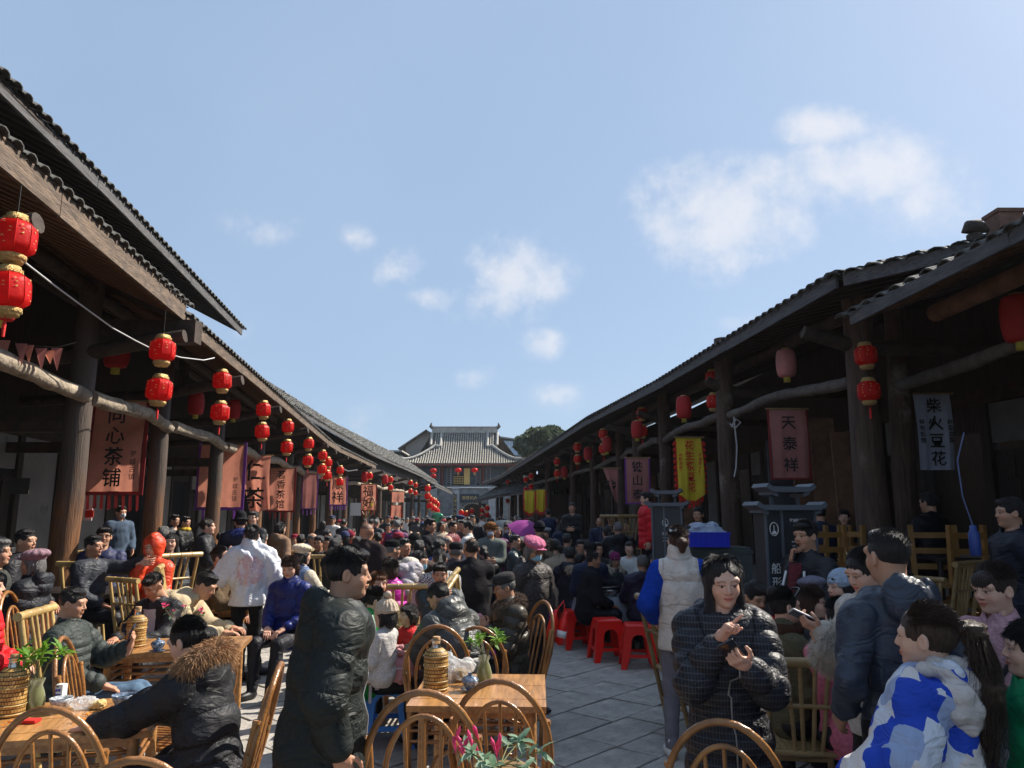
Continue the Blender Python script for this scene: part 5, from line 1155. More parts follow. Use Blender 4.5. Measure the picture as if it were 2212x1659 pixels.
# ---------------------------------------------------------------- banners
M_salmon = mat('salmon_cloth', (.72,.29,.20), .85, .3, 60, .16, 3, transl=.42); M_maroon = mat('maroon_cloth', (.28,.03,.03), .85, .3, 60, .1, 5, transl=.2)
M_mauve = mat('mauve_cloth', (.46,.19,.17), .85, .3, 60, .16, 3, transl=.3); M_purpc = mat('purple_cloth', (.24,.07,.36), .85, .3, 60, .1, 5, transl=.2)
M_ycloth = mat('yellow_cloth', (.72,.55,.04), .85, .3, 60, .1, 5, transl=.2); M_rcloth = mat('scarlet_cloth', (.62,.03,.02), .85, .3, 60, .1, 5, transl=.2); M_wcloth = mat('pale_blue_white_cloth', (.46,.50,.62), .85, .3, 60, .1, 5)
def cloth(w_, h_, f=.02, nx=14, nz=16, seed=0, shape=None, th=.004, bw=0):
    q = random.Random(seed); ph = q.uniform(0,6); b = MB(); vs = []
    for j in range(nz+1):
        for i in range(nx+1):
            u, v = i/nx, j/nz; x = (u-.5)*w_; z = -v*h_
            if shape == 'curl': x = (u-.5)*w_*(1-.35*v)+.18*w_*v*v; z = -v*h_*(1-.10*u)
            if shape == 'point': z = -v*h_*(1+.16*(1-abs(2*u-1)))
            if shape == 'pennant': x = (u*.9-.45)*w_*(1-v*.85)+.3*w_*v; 
            vs.append((x, f*(sin(u*9+ph+v*1.5)*v**.5+.5*sin(u*21+ph*2)*v)+f*.8*sin(v*4+ph), z))
    b.add(vs, [(j*(nx+1)+i, (j+1)*(nx+1)+i, (j+1)*(nx+1)+i+1, j*(nx+1)+i+1) for j in range(nz) for i in range(nx)], True); return b
def banner(x, y0, y1, D, wpx, m, bm, chars, cm=None, label='', tass=0, tm_=None, shape=None, small=None, rz=0, border=.07, cs=.75, group='hanging shop banners', smallc=None, flame=False):
    p0, p1 = P(x, y0, D), P(x, y1, D); w_ = wpx/1598.5*D; h_ = p0.z-p1.z; t = empty('shop_banner', p0, rz, label, 'banner', group)
    c = cloth(w_, h_, .030 if not shape else .06, seed=int(x), shape=shape).build('cloth', m, t)
    if bm and not shape:
        e = MB(); bd = border*w_
        for sx in (-1,1): e.box((sx*(w_/2+bd*.5-.002), .004, -h_/2), (bd, .012, h_+2*bd))
        e.box((0,.004,-h_-bd*.4),(w_+.001,.012,bd)); e.build('border', bm, t)
    MB().tube([(-w_/2-.05,0,.012),(w_/2+.05,0,.012)], .014, 8).build('hanging_rod', M_bambd, t)
    if flame:
        for k in range(9):
            for sx in (-1,1):
                z = -.05*h_-k*.105*h_; f_ = MB(); f_.add([(sx*w_/2,.004,z),(sx*w_/2,.004,z-.10*h_),(sx*(w_/2+.075),-.01,z-.085*h_),(sx*(w_/2+.055),.01,z-.02*h_)], [(0,1,2,3)]); f_.build('flame_tab', bm, t)
        for k in range(6): xx = (-.5+(k+.5)/6)*w_; z = -h_*(1+.16*(1-abs(2*xx/w_))); f_ = MB(); f_.add([(xx-w_/12,.004,z+.03),(xx+w_/12,.004,z+.03),(xx+w_/20,-.01,z-.10),(xx-w_/30,.01,z-.13)], [(0,1,2,3)]); f_.build('flame_tab', bm, t)
    for k in range(tass):
        xx = (-.5+(k+.5)/tass)*w_*1.08; l = h_*rnd.uniform(.17,.21); f_ = MB(); ww = w_*.030
        f_.add([(xx-ww,0,-h_-border*w_*.8),(xx+ww,0,-h_-border*w_*.8),(xx+ww+.01,rnd.uniform(-.02,.02),-h_-l),(xx,rnd.uniform(-.02,.02),-h_-l-.02),(xx-ww+.01,rnd.uniform(-.02,.02),-h_-l)], [(0,4,3,2,1)]); f_.build('tassel_strip', tm_ or bm, t)
    if chars:
        n = len(chars); sz = min(w_*cs, h_/n*.86); 
        text(chars, sz, cm or M_black, t, (-.02*w_, -.056, -h_*.5-.02), vert=True, sp=(h_*.93/n)/sz*1.0, bold=sz*.012)
    if small: text(small, w_*.13, cm or M_black, t, (w_*.36,-.056,-h_*.72), vert=True, sp=1.1)
    if smallc:
        text(smallc[0], w_*.15, cm or M_black, t, (-w_*.38,-.056,-h_*.5), vert=True, sp=1.1, bold=.001); text(smallc[1], w_*.15, cm or M_black, t, (w_*.38,-.056,-h_*.5), vert=True, sp=1.1, bold=.001)
    return t
banner(262,868,1062,11.9,112,M_salmon,M_maroon,'同心茶铺',cs=.42,label='large salmon banner reading four characters with maroon border and red tassels',tass=8,tm_=M_maroon,small='罗城古镇')
banner(482,962,1096,17.0,92,M_salmon,M_purpc,'百乐惠连锁超市',label='salmon banner with bright purple border and column of seven characters',tass=3,small='罗城古镇',cs=.42)
banner(556,985,1112,19.6,62,M_salmon,M_maroon,'仁茶',label='curled salmon banner blown sideways on the left',shape='curl')
banner(611,1012,1103,23.5,52,M_salmon,M_maroon,'茗香茶馆',label='narrow salmon banner of four characters with maroon strips on the left',tass=5,cs=.5)
banner(671,1023,1098,27.5,30,M_mauve,M_purpc,'',label='pinkish banner with purple fringe between two left posts',tass=4,tm_=M_purpc)
banner(732,1031,1090,31,34,M_salmon,M_purpc,'顺祥',label='salmon banner with purple fringe and two dark characters',tass=7,tm_=M_purpc)
banner(797,1046,1102,36,31,M_salmon,M_maroon,'福好',label='salmon banner with maroon fringe near the wall fan',tass=5)
banner(860,1063,1085,40,26,M_salmon,None,'',label='short orange-red banner far down the left arcade')
banner(856,1092,1118,42,20,M_salmon,M_rcloth,'',label='lowest small salmon banner far down the left arcade',tass=3)
banner(1488,946,1068,14.0,55,M_ycloth,M_rcloth,'花生浆豆花',cm=mat('red_print',(.62,.015,.012),.7),label='yellow banner with big red characters and red flame edge',shape='point',cs=.52,smallc=('冰粉凉虾凉糕','冷淡菜汤糍粑'),flame=True)
banner(1700,885,1032,11.0,80,M_mauve,M_maroon,'天泰祥',label='dusty pink banner with three brush characters behind the man on the phone',cs=.40,border=.05)
banner(2011,852,1015,10.0,80,M_wcloth,None,'柴火豆花',label='pale blue-white banner with four dark characters deep in the right arcade',smallc=('特色饭馆','炒菜凉菜'),cs=.42)
banner(1376,990,1086,16.6,48,M_mauve,M_purpc,'铁山泰',label='mauve banner with three thin characters on the right',cs=.5,tass=0)
banner(1319,1012,1086,19.5,36,M_mauve,None,'金',label='pointed mauve pennant twisting beside the mauve banner',shape='pennant')
banner(1144,1060,1104,32,22,M_ycloth,M_rcloth,'',label='left of the two small yellow pennants with red flame tails',shape='point',flame=True)
banner(1168,1058,1102,30,18,M_ycloth,M_rcloth,'',label='right of the two small yellow pennants with red flame tails',shape='point',flame=True)
bu = empty('bunting', P(0,745,7.4), 0, 'string of dusty red triangular pennants under the left eave', 'bunting')
for k, (x, y, s_) in enumerate(((8,735,1),(45,742,1.1),(60,745,.9),(88,752,1.15),(105,757,.7),(122,752,1.2),(-20,730,1))):
    p = P(x, y, 7.4+k*.1)-bu.location; h_ = .21*s_; b = MB(); b.add([p+Vector((-.06,0,0)), p+Vector((.07,0,.0)), p+Vector((.015,.03,-h_)), p+Vector((0,-.02,-h_*.45))], [(0,3,1),(0,2,3),(3,2,1)]); b.build('pennant', M_mauve if k % 2 else M_salmon, bu)
pts = [P(x, y, 7.4+i*.1)-bu.location for i, (x, y) in enumerate(((-60,722),(0,734),(60,745),(122,751),(165,740)))]; MB().tube(pts, .006, 5).build('string', M_wirek, bu)
b = MB(); W_ = [(-30,505,5.0),(0,523.5,5.4),(46,561,6),(122,620,7),(186,667,7.8),(244,709,8.4),(293,736,8.9),(325,752,9.2),(390,772,9.8),(440,778,10.3),(463,773,10.8)]
b.tube([P(*q) for q in W_], .0085, 6); tag(b.build('overhead_cable', M_wire), 'pale overhead cable sagging past the left lanterns to the eave', 'cable')
b = MB(); b.tube([P(x, y, 31) for x, y in ((714,955),(722,985),(735,1010),(752,1018),(772,1015))], .022, 5); tag(b.build('overhead_cable', M_wire), 'drooping cable under the second left roof in the distance', 'cable')
b = MB(); b.tube([P(x, y, 12.4) for x, y in ((1585,900),(1588,930),(1592,965),(1590,1010),(1586,1030))], .012, 6); b.tube([P(x, y, 12.4) for x, y in ((1576,915),(1588,925),(1600,912),(1590,905),(1580,922))], .014, 6); tag(b.build('knotted_cable', M_wire), 'pale knotted cable hanging from the right post', 'cable')
# wall fan, wall papers and shop odds on the left
fn = empty('wall_fan', P(795,1093,36), -.5, 'round wall fan on the far left arcade wall', 'fan'); MB().tube([(.42*cos(a),0,.5*sin(a)) for a in np.linspace(0,2*pi,20)], .03, 6).build('cage', M_bambd, fn); b = MB()
for k in range(4): a = k*pi/2; b.add([(0,.02,0),(.30*cos(a),.02,.36*sin(a)),(.30*cos(a+.6),-.03,.36*sin(a+.6))], [(0,1,2)])
b.build('blade', M_yel, fn)
for (x, y, D, w_, h_, lb, m) in ((184,1097,12.6,.26,.42,'white notice sheet on the plaster pier below the large banner',M_white),(193,1110,12.55,.14,.12,'small red-printed calendar sheet on the plaster pier',M_rcloth),(40,1050,10.2,.30,.22,'dark metal plaque on the left plaster wall',mat('plaque_iron',(.05,.045,.04),.6)),(330,1060,13.4,.10,.36,'poster strip right of the large banner',M_crate),(768,1100,36,.5,.6,'pale notice on the far left boards',M_white),(672,1070,28,.2,.8,'pale paper strip on a left door',M_white)):
    p = P(x, y, D); o = MB().box((0,0,0),(w_,.012,h_)).build('wall_notice', m); o.location = p; tag(o, lb, 'notice')

# ---------------------------------------------------------------- furniture
def noded(b, a, c, r, n=3):
    a, c = Vector(a), Vector(c); b.tube([a, a.lerp(c,.33)+Vector((rnd.uniform(-.004,.004),rnd.uniform(-.004,.004),0)), a.lerp(c,.66), c], r, 10)
    for i in range(1, n+1): p = a.lerp(c, i/(n+1)); d = (c-a).normalized()*.006; b.tube([p-d, p, p+d], [r*1.0, r*1.14, r*1.0], 10, False)
def cane_chair():
    """hoop-back chair: local +Y is the way a sitter faces, backrest at -Y"""
    t = empty('cane_chair', (0,0,0)); W = .235
    def arch(w_, h_, z0, y0, lean, n=20): return [(w_*cos(a), y0-lean*((z0+h_*sin(a))-.42), z0+h_*max(sin(a),0)) for a in np.linspace(pi, 0, n)]
    o = arch(W, .34, .64, -.205, .22); lo = (-W*.80,-.19,.0); ro = (W*.80,-.19,.0)
    MB().tube([lo, (-W*.86,-.20,.42)]+o+[(W*.86,-.20,.42), ro], .0145, 9).build('outer_hoop', M_rattan, t)
    i_ = arch(W*.66, .26, .62, -.195, .20); MB().tube([(-W*.60,-.19,.44)]+i_+[(W*.60,-.19,.44)], .0115, 8).build('inner_hoop', M_rattan, t)
    for x in (-.075,0,.075): h_ = .62+.26*math.sqrt(max(0,1-(x/(W*.66))**2)); MB().tube([(x*.8,-.19,.44),(x,-.195-.20*(h_-.42),h_)], .0085, 7).build('spindle', M_rattan, t)
    for s_ in (-1,1): b = MB(); b.tube([(s_*W*.80,-.205,.44),(s_*W*.90,-.24,.66),(s_*W*.93,-.27,.80)], .016, 9); b.tube([(s_*W*.93,-.267,.785),(s_*W*.93,-.27,.80)], [.019,.017], 9); b.build('back_post', M_rattan, t)
    b = MB(); b.box((0,.0,.435),(.40,.40,.018))
    for k in range(9): b.tube([(-.19+k*.0475,-.19,.446),(-.19+k*.0475,.19,.446)], .011, 6)
    for a_, c_ in (((-.21,-.2,.43),(.21,-.2,.43)),((-.21,.2,.43),(.21,.2,.43)),((-.21,-.2,.43),(-.21,.2,.43)),((.21,-.2,.43),(.21,.2,.43))): b.tube([a_,c_], .016, 8)
    b.build('seat', M_rattan, t)
    for s_ in (-1,1): b = MB(); b.tube([(s_*.195,.19,.43),(s_*.215,.215,.0)], .0155, 8); b.build('leg', M_rattan, t); b = MB(); b.tube([(s_*.19,-.19,.43),(s_*.205,-.235,.0)], .0155, 8); b.build('leg', M_rattan, t)
    b = MB()
    for z in (.18,.25):
        for a_, c_ in (((-.2,-.21,z),(.2,-.21,z)),((-.205,.2,z),(.205,.2,z)),((-.2,-.21,z),(-.205,.2,z)),((.2,-.21,z),(.205,.2,z))): b.tube([a_,c_], .010, 6)
    b.tube([(-.2,.2,.18)]+[(.19*cos(a),.203,.18+.2*sin(a)) for a in np.linspace(pi,0,9)], .009, 6); b.build('stretcher', M_rattan, t)
    b = MB()
    for s_ in (-1,1):
        for z in (.655,.44): b.tube([(s_*W*.98 if z > .5 else s_*W*.86,-.20-(.22*(z-.42)),z-.012),(s_*W*.98 if z > .5 else s_*W*.86,-.20-(.22*(z-.42)),z+.012)], .0185, 9)
    b.build('binding', M_node, t); return t
def bamboo_chair(m=None):
    m = m or M_bamb; t = empty('bamboo_chair', (0,0,0)); W = .23
    b = MB(); noded(b, (-W-.05,-.36,.98), (W+.05,-.36,.98), .029, 3); b.lathe([(.016,0),(.0161,.001)], (0,0,-5), 4) if False else None; b.build('top_rail', m, t)
    for s_ in (-1,1): b = MB(); noded(b, (s_*W,-.15,.0), (s_*W,-.36,.97), .019, 4); b.build('back_post', m, t)
    for x in (-.11,-.04,.04,.11): b = MB(); noded(b, (x*.7,-.235,.44), (x*1.1,-.345,.96), .013, 2); b.build('back_slat', m, t)
    b = MB(); noded(b, (-W,-.235,.44), (W,-.235,.44), .017, 2); b.build('cross_rail', m, t); b = MB(); noded(b, (-W,-.30,.72), (W,-.30,.72), .013, 2); b.build('cross_rail', m, t)
    for s_ in (-1,1): b = MB(); noded(b, (s_*W,.20,.0), (s_*W,.20,.44), .021, 1); b.build('leg', m, t)
    b = MB(); b.box((0,-.01,.445),(.44,.42,.012))
    for k in range(12): b.box((-.21+k*.038,-.01,.454),(.030,.42,.008))
    for a_, c_ in (((-W,.2,.43),(W,.2,.43)),((-W,-.235,.43),(-W,.2,.43)),((W,-.235,.43),(W,.2,.43))): noded(b, a_, c_, .020, 2)
    b.build('seat', m, t); b = MB()
    for a_, c_ in (((-W,.2,.16),(W,.2,.16)),((-W,-.18,.14),(-W,.2,.14)),((W,-.18,.14),(W,.2,.14)),((-W,-.19,.2),(W,-.19,.2)),((-W,.2,.28),(W,.2,.28))): noded(b, a_, c_, .014, 2)
    b.build('stretcher', m, t); return t
def ladder_chair():
    m = mat('honey_wood', (.24,.12,.032), .5, .3, 10, .3, 4); t = empty('ladder_chair', (0,0,0))
    for s_ in (-1,1): MB().bar((s_*.2,-.2,0),(s_*.2,-.24,1.0), .04, .045, (0,1,0)).build('back_post', m, t); MB().bar((s_*.2,.2,0),(s_*.2,.2,.44), .04, .04, (0,1,0)).build('leg', m, t)
    for z in (.60,.75,.90): MB().bar((-.18,-.21-.04*z,z),(.18,-.21-.04*z,z), .02, .055).build('back_slat', m, t)
    MB().box((0,0,.45),(.44,.42,.03)).build('seat', m, t); b = MB()
    for z in (.15,.28):
        b.bar((-.2,.2,z),(.2,.2,z), .02, .035); b.bar((-.2,-.2,z),(-.2,.2,z), .02, .035); b.bar((.2,-.2,z),(.2,.2,z), .02, .035)
    b.build('stretcher', m, t); return t
def plastic_stool(m, h_=.46):
    t = empty('plastic_stool', (0,0,0)); b = MB(); w_ = .145
    b.lathe([(.001,h_+.004),(.16,h_+.004),(.185,h_),(.200,h_-.012),(.203,h_-.045),(.196,h_-.05)], n=4, phase=pi/4, smooth=False); b.build('seat', m, t)
    L_ = MB(); bw = .205
    for q in range(4):
        R = Matrix.Rotation(q*pi/2, 3, 'Z'); n = 10; top = [(-w_,h_-.04)]; vs = []; 
        # side panel with an arched opening
        xo = [(-w_, h_-.045), (-bw, 0)]; xi = []
        for k in range(n+1):
            a = pi-pi*k/n; xi.append((.085*cos(a), h_*.60+.085*max(0,sin(a))))
        xi = [(-.150,0)]+[(-.098,h_*.32)]+xi+[(.098,h_*.32)]+[(.150,0)]
        xt = [(-bw,0)]+[(-.178,h_*.5)]+[(-w_-(0), h_-.045) if k < 2 else (-w_+2*w_*(k-2)/(n-3), h_-.045) for k in range(n)]+[(.145,h_-.045)]+[(.178,h_*.5)]+[(bw,0)]
        m_ = min(len(xi), len(xt)); xi, xt = xi[:m_-1]+[xi[-1]], xt[:m_-1]+[xt[-1]]
        for (x, z) in xt+xi:
            yy = -(w_+(bw-w_)*(1-z/h_)); vs.append(R @ Vector((x, yy, z)))
        vs2 = [v*.93+Vector((0,0,v.z*.07)) for v in vs]
        k = m_; L_.add(vs, [(i, i+k, i+k+1, i+1) for i in range(k-1)]); L_.add(vs2, [(i, i+1, i+k+1, i+k) for i in range(k-1)]); L_.add([vs[i] for i in range(k, 2*k)]+[vs2[i] for i in range(k, 2*k)], [(i, i+k, i+k+1, i+1) for i in range(k-1)])
    L_.build('leg_shell', m, t); b = MB()
    for q in range(4): R = Matrix.Rotation(q*pi/2, 3, 'Z'); b.bar(R @ Vector((-.16,-.172,h_*.30)), R @ Vector((.16,-.172,h_*.30)), .012, .035)
    b.build('brace', m, t); return t
PROTO = {'cane': cane_chair(), 'bamboo': bamboo_chair(), 'old': bamboo_chair(M_bambd), 'ladder': ladder_chair(), 'red': plastic_stool(M_rplas), 'purple': plastic_stool(M_pplas), 'blue': plastic_stool(M_bplas), 'green': plastic_stool(M_gplas)}
USED = set()
TOPZ = {'cane': (.98,-.33), 'bamboo': (1.0,-.36), 'old': (1.0,-.36), 'ladder': (1.0,-.24)}
def seat(kind, x, y, D, yaw, label, group, floor=0.0, scale=1.0, tilt=(0,0), base=False):
    o = PROTO[kind] if kind not in USED else copy_tree(PROTO[kind]); USED.add(kind); a = radians(yaw)
    if base: p = G(x, y, floor); o.location = (p.x, p.y, floor)
    elif kind in TOPZ:
        p = P(x, y, D); off = Vector((0, TOPZ[kind][1]*scale, 0)); off.rotate(Euler((0,0,a))); o.location = (p.x-off.x, p.y-off.y, floor if not any(tilt) else floor+(p.z-floor-TOPZ[kind][0]*scale))
        if not any(tilt): scale = max(.8, min(1.2, (p.z-floor)/TOPZ[kind][0]))
    o.rotation_euler = (tilt[0], tilt[1], a); o.scale = (scale,)*3; tag(o, label, 'stool' if kind in ('red','purple','blue','green') else 'chair', group); return o
CG, BG, LG = 'varnished cane hoop chairs', 'yellow bamboo chairs', 'ladder-back wooden chairs'
FL = .22
for a_ in ((105,1530,3.35,4,'cane hoop chair at bottom left before the table with orange peel'),(915,1492,3.4,2,'cane hoop chair at bottom centre, left of a pair at the table'),(1078,1470,3.8,-6,'cane hoop chair at the right end of the centre table'),
  (1560,1558,3.15,-18,'cane hoop chair in front of the woman photographing with her phone'),(592,1436,3.9,100,'cane hoop chair seen side-on beside the man in the long coat'),(1168,1300,6.6,116,'cane hoop chair holding the old man in the flat cap'),(945,1352,5.7,3,'cane hoop chair behind the bamboo-covered flask on the centre table'),
  (1030,1356,6.0,-4,'cane hoop chair behind the fresh leaves on the centre table'),(140,1378,5.0,-75,'cane hoop chair under the man watching his phone'),(486,1396,4.9,80,'cane hoop chair behind the woman with the fur hood'),(34,1276,6.5,-75,'cane hoop chair holding the person in red at the left edge'),(290,1642,2.75,10,'cane hoop chair whose top just shows at the bottom edge')):
    seat('cane', a_[0], a_[1], a_[2], a_[3], a_[4], CG)
for a_ in ((176,1214,8.6,-14,'yellow bamboo chair with rail tilted toward the black table'),(262,1249,7.9,-30,'small yellow bamboo chair behind the dozing man'),(385,1195,9.6,60,'yellow bamboo chair left of the standing woman in cropped jacket'),(350,1222,8.2,-70,'bamboo chair supporting the person in the orange-red coat'),(860,1262,8.0,6,'bamboo chair behind the magenta and grey padded jacket'),
   (92,1315,5.9,-80,'bamboo chair under the woman in the mauve beret'),(700,1190,12,0,'bamboo chair behind the cream beret'),(640,1175,13.5,10,'bamboo chair beside the brown padded coat'),(150,1190,10.5,20,'bamboo chair behind the first left post')):
    seat('bamboo', a_[0], a_[1], a_[2], a_[3], a_[4], BG, FL if a_[0] < 420 and a_[2] > 7 else 0)
seat('bamboo', 1020, 1222, 8.6, 60, 'tilted bamboo chair leaning by the purple stools', BG, 0, 1.0, (0,-.55)); seat('bamboo', 1003, 1240, 8.3, 70, 'second tilted bamboo chair beside the purple stools', BG, 0, .95, (0,-.5))
seat('old', 1412, 1290, 6.7, -80, 'aged bamboo chair edge left of the woman in the cream vest', 'aged bamboo chairs', 0, 1.0)
seat('old', 1745, 1424, 4.55, -8, 'aged bamboo chair with thick rail behind the woman in olive', 'aged bamboo chairs'); seat('old', 2088, 1213, 7.8, 35, 'aged bamboo chair stacked by the wicker basket', 'aged bamboo chairs', .3); seat('old', 1980,1245, 7.6, 120, 'dark bamboo chair behind the man with cropped hair', 'aged bamboo chairs', .2)
seat('old', 1332, 1096, 15.5, -20, 'aged bamboo chair stacked upright on the right platform', 'aged bamboo chairs', .62); seat('old', 1362, 1096, 15.0, 25, 'aged bamboo chair beside the stacked one on the right platform', 'aged bamboo chairs', .62)
for k, (x, D, yw) in enumerate(((1706,9.3,160),(1790,8.9,195),(1745,9.8,10),(1832,9.4,100),(2015,8.6,170),(2080,8.4,15),(1860,10.8,20))):
    seat('ladder', x, 1134, D, yw, ['honey wood ladder chair left of the man on the phone','honey wood ladder chair right of the man on the phone','ladder chair just behind the head of the man on the phone','ladder chair edge beside the thick right post','ladder chair at the table under the pale banner','ladder chair right of the table under the pale banner','ladder chair between the two big right posts'][k], LG, .55)
RG = 'red plastic stools'
for (x, y, yw, lb) in ((1247,1398,12,'red stool left in the front row, under the man in the dark coat'),(1313,1425,8,'middle red stool of the front row with a worn seat top'),(1379,1440,-4,'right red stool of the front row beside the bamboo chair'),(1226,1375,20,'red stool half hidden behind the left front stool'),(1208,1335,30,'orange-red stool behind the woman with magenta gloves'),(1275,1380,40,'red stool standing behind the front row gap')):
    seat('red', x, y, 0, yw, lb, RG, base=True, scale=1.1)
seat('purple', 1040, 1425, 0, 10, 'right purple stool under the seated old man', 'purple plastic stools', base=True); seat('purple', 984, 1432, 0, 0, 'left purple stool behind the bent-over man', 'purple plastic stools', base=True)
seat('blue', 834, 1604, 0, 8, 'blue plastic stool carrying the pink backpack', None, base=True, scale=1.12)
seat('green', 1259, 1262, 0, 10, 'turquoise green stool upside a stack before the right arcade', 'green plastic stools', base=True, scale=1.2); seat('green', 1222, 1240, 0, 40, 'turquoise green stool left of its twin before the right arcade', 'green plastic stools', base=True, scale=1.1)
def table(cx, cy, w_, d_, rz, label, m=None, h_=.75, floor=0, group='wooden tea tables', rails=True):
    m = m or M_table; t = empty('tea_table', (cx, cy, floor), radians(rz), label, 'table', group); n = max(3, int(w_/.16))
    for k in range(n): b = MB(); dz = rnd.uniform(-.0012,.0012); b.box((0,-d_/2+d_*(k+.5)/n,h_-.018+dz),(w_,d_/n-.003,.034)); b.build('top_board', m, t)
    b = MB(); b.box((0,0,h_-.062),(w_-.16,d_-.16,.05)); b.build('apron', m, t)
    for sx in (-1,1):
        for sy in (-1,1): x, y = sx*(w_/2-.09), sy*(d_/2-.09); MB().tube([(x,y,h_-.04),(x+sx*.01,y+sy*.01,0)], [.030,.026], 8).build('leg', m, t)
    if rails:
        b = MB()
        for z in (h_-.12,h_-.17,h_-.22):
            for sy in (-1,1): b.tube([(-w_/2+.09,sy*(d_/2-.09),z),(w_/2-.09,sy*(d_/2-.09),z)], .011, 7)
            for sx in (-1,1): b.tube([(sx*(w_/2-.09),-d_/2+.09,z),(sx*(w_/2-.09),d_/2-.09,z)], .011, 7)
        b.build('bamboo_rail', M_rattan, t)
        b = MB()
        for sx in (-1,1):
            for sy in (-1,1): b.tube([(sx*(w_/2-.09),sy*(d_/2-.09),.25),(sx*(w_/2-.17),sy*(d_/2-.09),.45),(sx*(w_/2-.30),sy*(d_/2-.09),h_-.24)], .013, 7)
        b.build('bent_brace', M_rattan, t)
    return t
table(-2.42,4.22,1.0,.80,17,'wooden tea table at bottom left strewn with orange peel and cups')
table(-2.80,6.50,1.08,.74,11,'wooden tea table with bamboo flask between the phone watcher and fur-hood woman')
table(-3.45,9.15,.80,.8,5,'bright wooden tea table holding the steel flask before the woman in white')
table(-.19,4.90,.80,.88,-2,'wooden tea table in the centre with flask, plastic bag and vase')
table(-.88,7.3,.85,.8,0,'wooden tea table between the two bent men and the old man')
table(-5.05,8.9,1.0,.9,-10,'black lacquer table in front of the man pointing',M_tabled,floor=FL,rails=False)
table(5.2,8.9,.9,.8,0,'dark tea table with white sheets under the pale banner',M_tabled,floor=.55,rails=False,h_=.8)
table(2.6,5.6,.8,.8,10,'dark tea table among the seated women on the right',M_tabled,rails=False)
def sheet_table(cx, cy, r, label, h_=.74):
    t = empty('covered_table', (cx,cy,0), 0, label, 'table', 'tables under plastic sheets'); b = MB(); b.lathe([(.02,h_),(r,h_),(r,h_-.03),(.02,h_-.03)], n=24); b.build('tabletop', M_table, t)
    for a in (.8,2.4,3.9,5.5): MB().tube([(r*.6*cos(a),r*.6*sin(a),h_-.03),(r*.7*cos(a),r*.7*sin(a),0)], .02, 6).build('leg', M_tabled, t)
    b = MB(); n = 48; vs = []; q = random.Random(int(cx*9)); ph = q.uniform(0,6)
    for k, (rr, zz) in enumerate(((.0,h_+.004),(.5*r,h_+.005),(r,h_+.005),(r+.015,h_-.02),(r+.03,h_-.14),(r+.05,h_-.30))):
        for i in range(n): a = 2*pi*i/n; f = max(0, k-2)*.018; R_ = rr+f*sin(a*9+ph)+f*.6*sin(a*17+ph*2); vs.append((R_*cos(a), R_*sin(a), zz+(0 if k < 5 else .07*sin(a*4+ph))))
    b.add(vs, [(k*n+i, (k+1)*n+i, (k+1)*n+(i+1)%n, k*n+(i+1)%n) for k in range(5) for i in range(n)], True); b.build('plastic_sheet', M_plcl, t)
sheet_table(1.42,10.95,.52,'round table under a crinkled plastic sheet with the steel basin',.72); sheet_table(.75,12.6,.5,'table under white plastic sheet behind the woman in the pink cap')

# table-top things
def flask(p, rz, label, s=1.0, handle=False):
    t = empty('bamboo_flask', p, rz, label, 'flask', 'bamboo-covered hot water flasks'); t.scale = (s,)*3
    MB().lathe([(.070,0),(.074,.01),(.071,.10),(.073,.19),(.066,.215),(.040,.235),(.028,.24)], n=28).build('woven_cover', M_weave, t)
    b = MB(); 
    for z in (.012,.055,.14,.195): b.tube([(.0745*cos(a),.0745*sin(a),z) for a in np.linspace(0,2*pi,25)], .004, 5, False)
    b.build('cover_band', M_bamb, t)
    MB().lathe([(.030,.235),(.026,.255),(.026,.275),(.030,.278),(.030,.283)], n=16).build('neck', M_steel, t); MB().lathe([(.022,.28),(.024,.30),(.02,.302)], n=12).build('stopper', M_cork, t)
    if handle: MB().tube([(-.07,0,.19),(-.11,0,.18),(-.115,0,.12),(-.073,0,.07)], .007, 7).build('handle', M_bamb, t)
    return t
def onT(x, y, z=.752): p = G(x, y, z); return p
flask(onT(19,1545), 0, 'bamboo-covered flask at the left picture edge', 1.05); flask(onT(292,1396), .5, 'bamboo-covered flask with handle on the second table', 1.05, True); flask(onT(941,1490), 0, 'tall bamboo-covered flask on the centre table', 1.05)
LEAF = None
def leaf_mesh(nm, m, w_=.34, cup=.12):
    b = MB(); prof = [(0,0),(.16,.55),(.42,1.0),(.70,.75),(.88,.36),(1,0)]; vs = []
    for (l, w) in prof: 
        z = -.28*l*l+.1*l; vs += [(-w*w_/2, l, z+cup*w*w_), (0, l, z), (w*w_/2, l, z+cup*w*w_)]
    b.add(vs, [(i*3+j, i*3+j+1, i*3+j+4, i*3+j+3) for i in range(5) for j in (0,1)], True); me = b.mesh(nm); me.materials.append(m); return me
LM = {'fresh': leaf_mesh('leaf', M_leaf), 'dark': leaf_mesh('leaf', M_leafd, .42), 'grey': leaf_mesh('leaf', M_leafg, .38)}
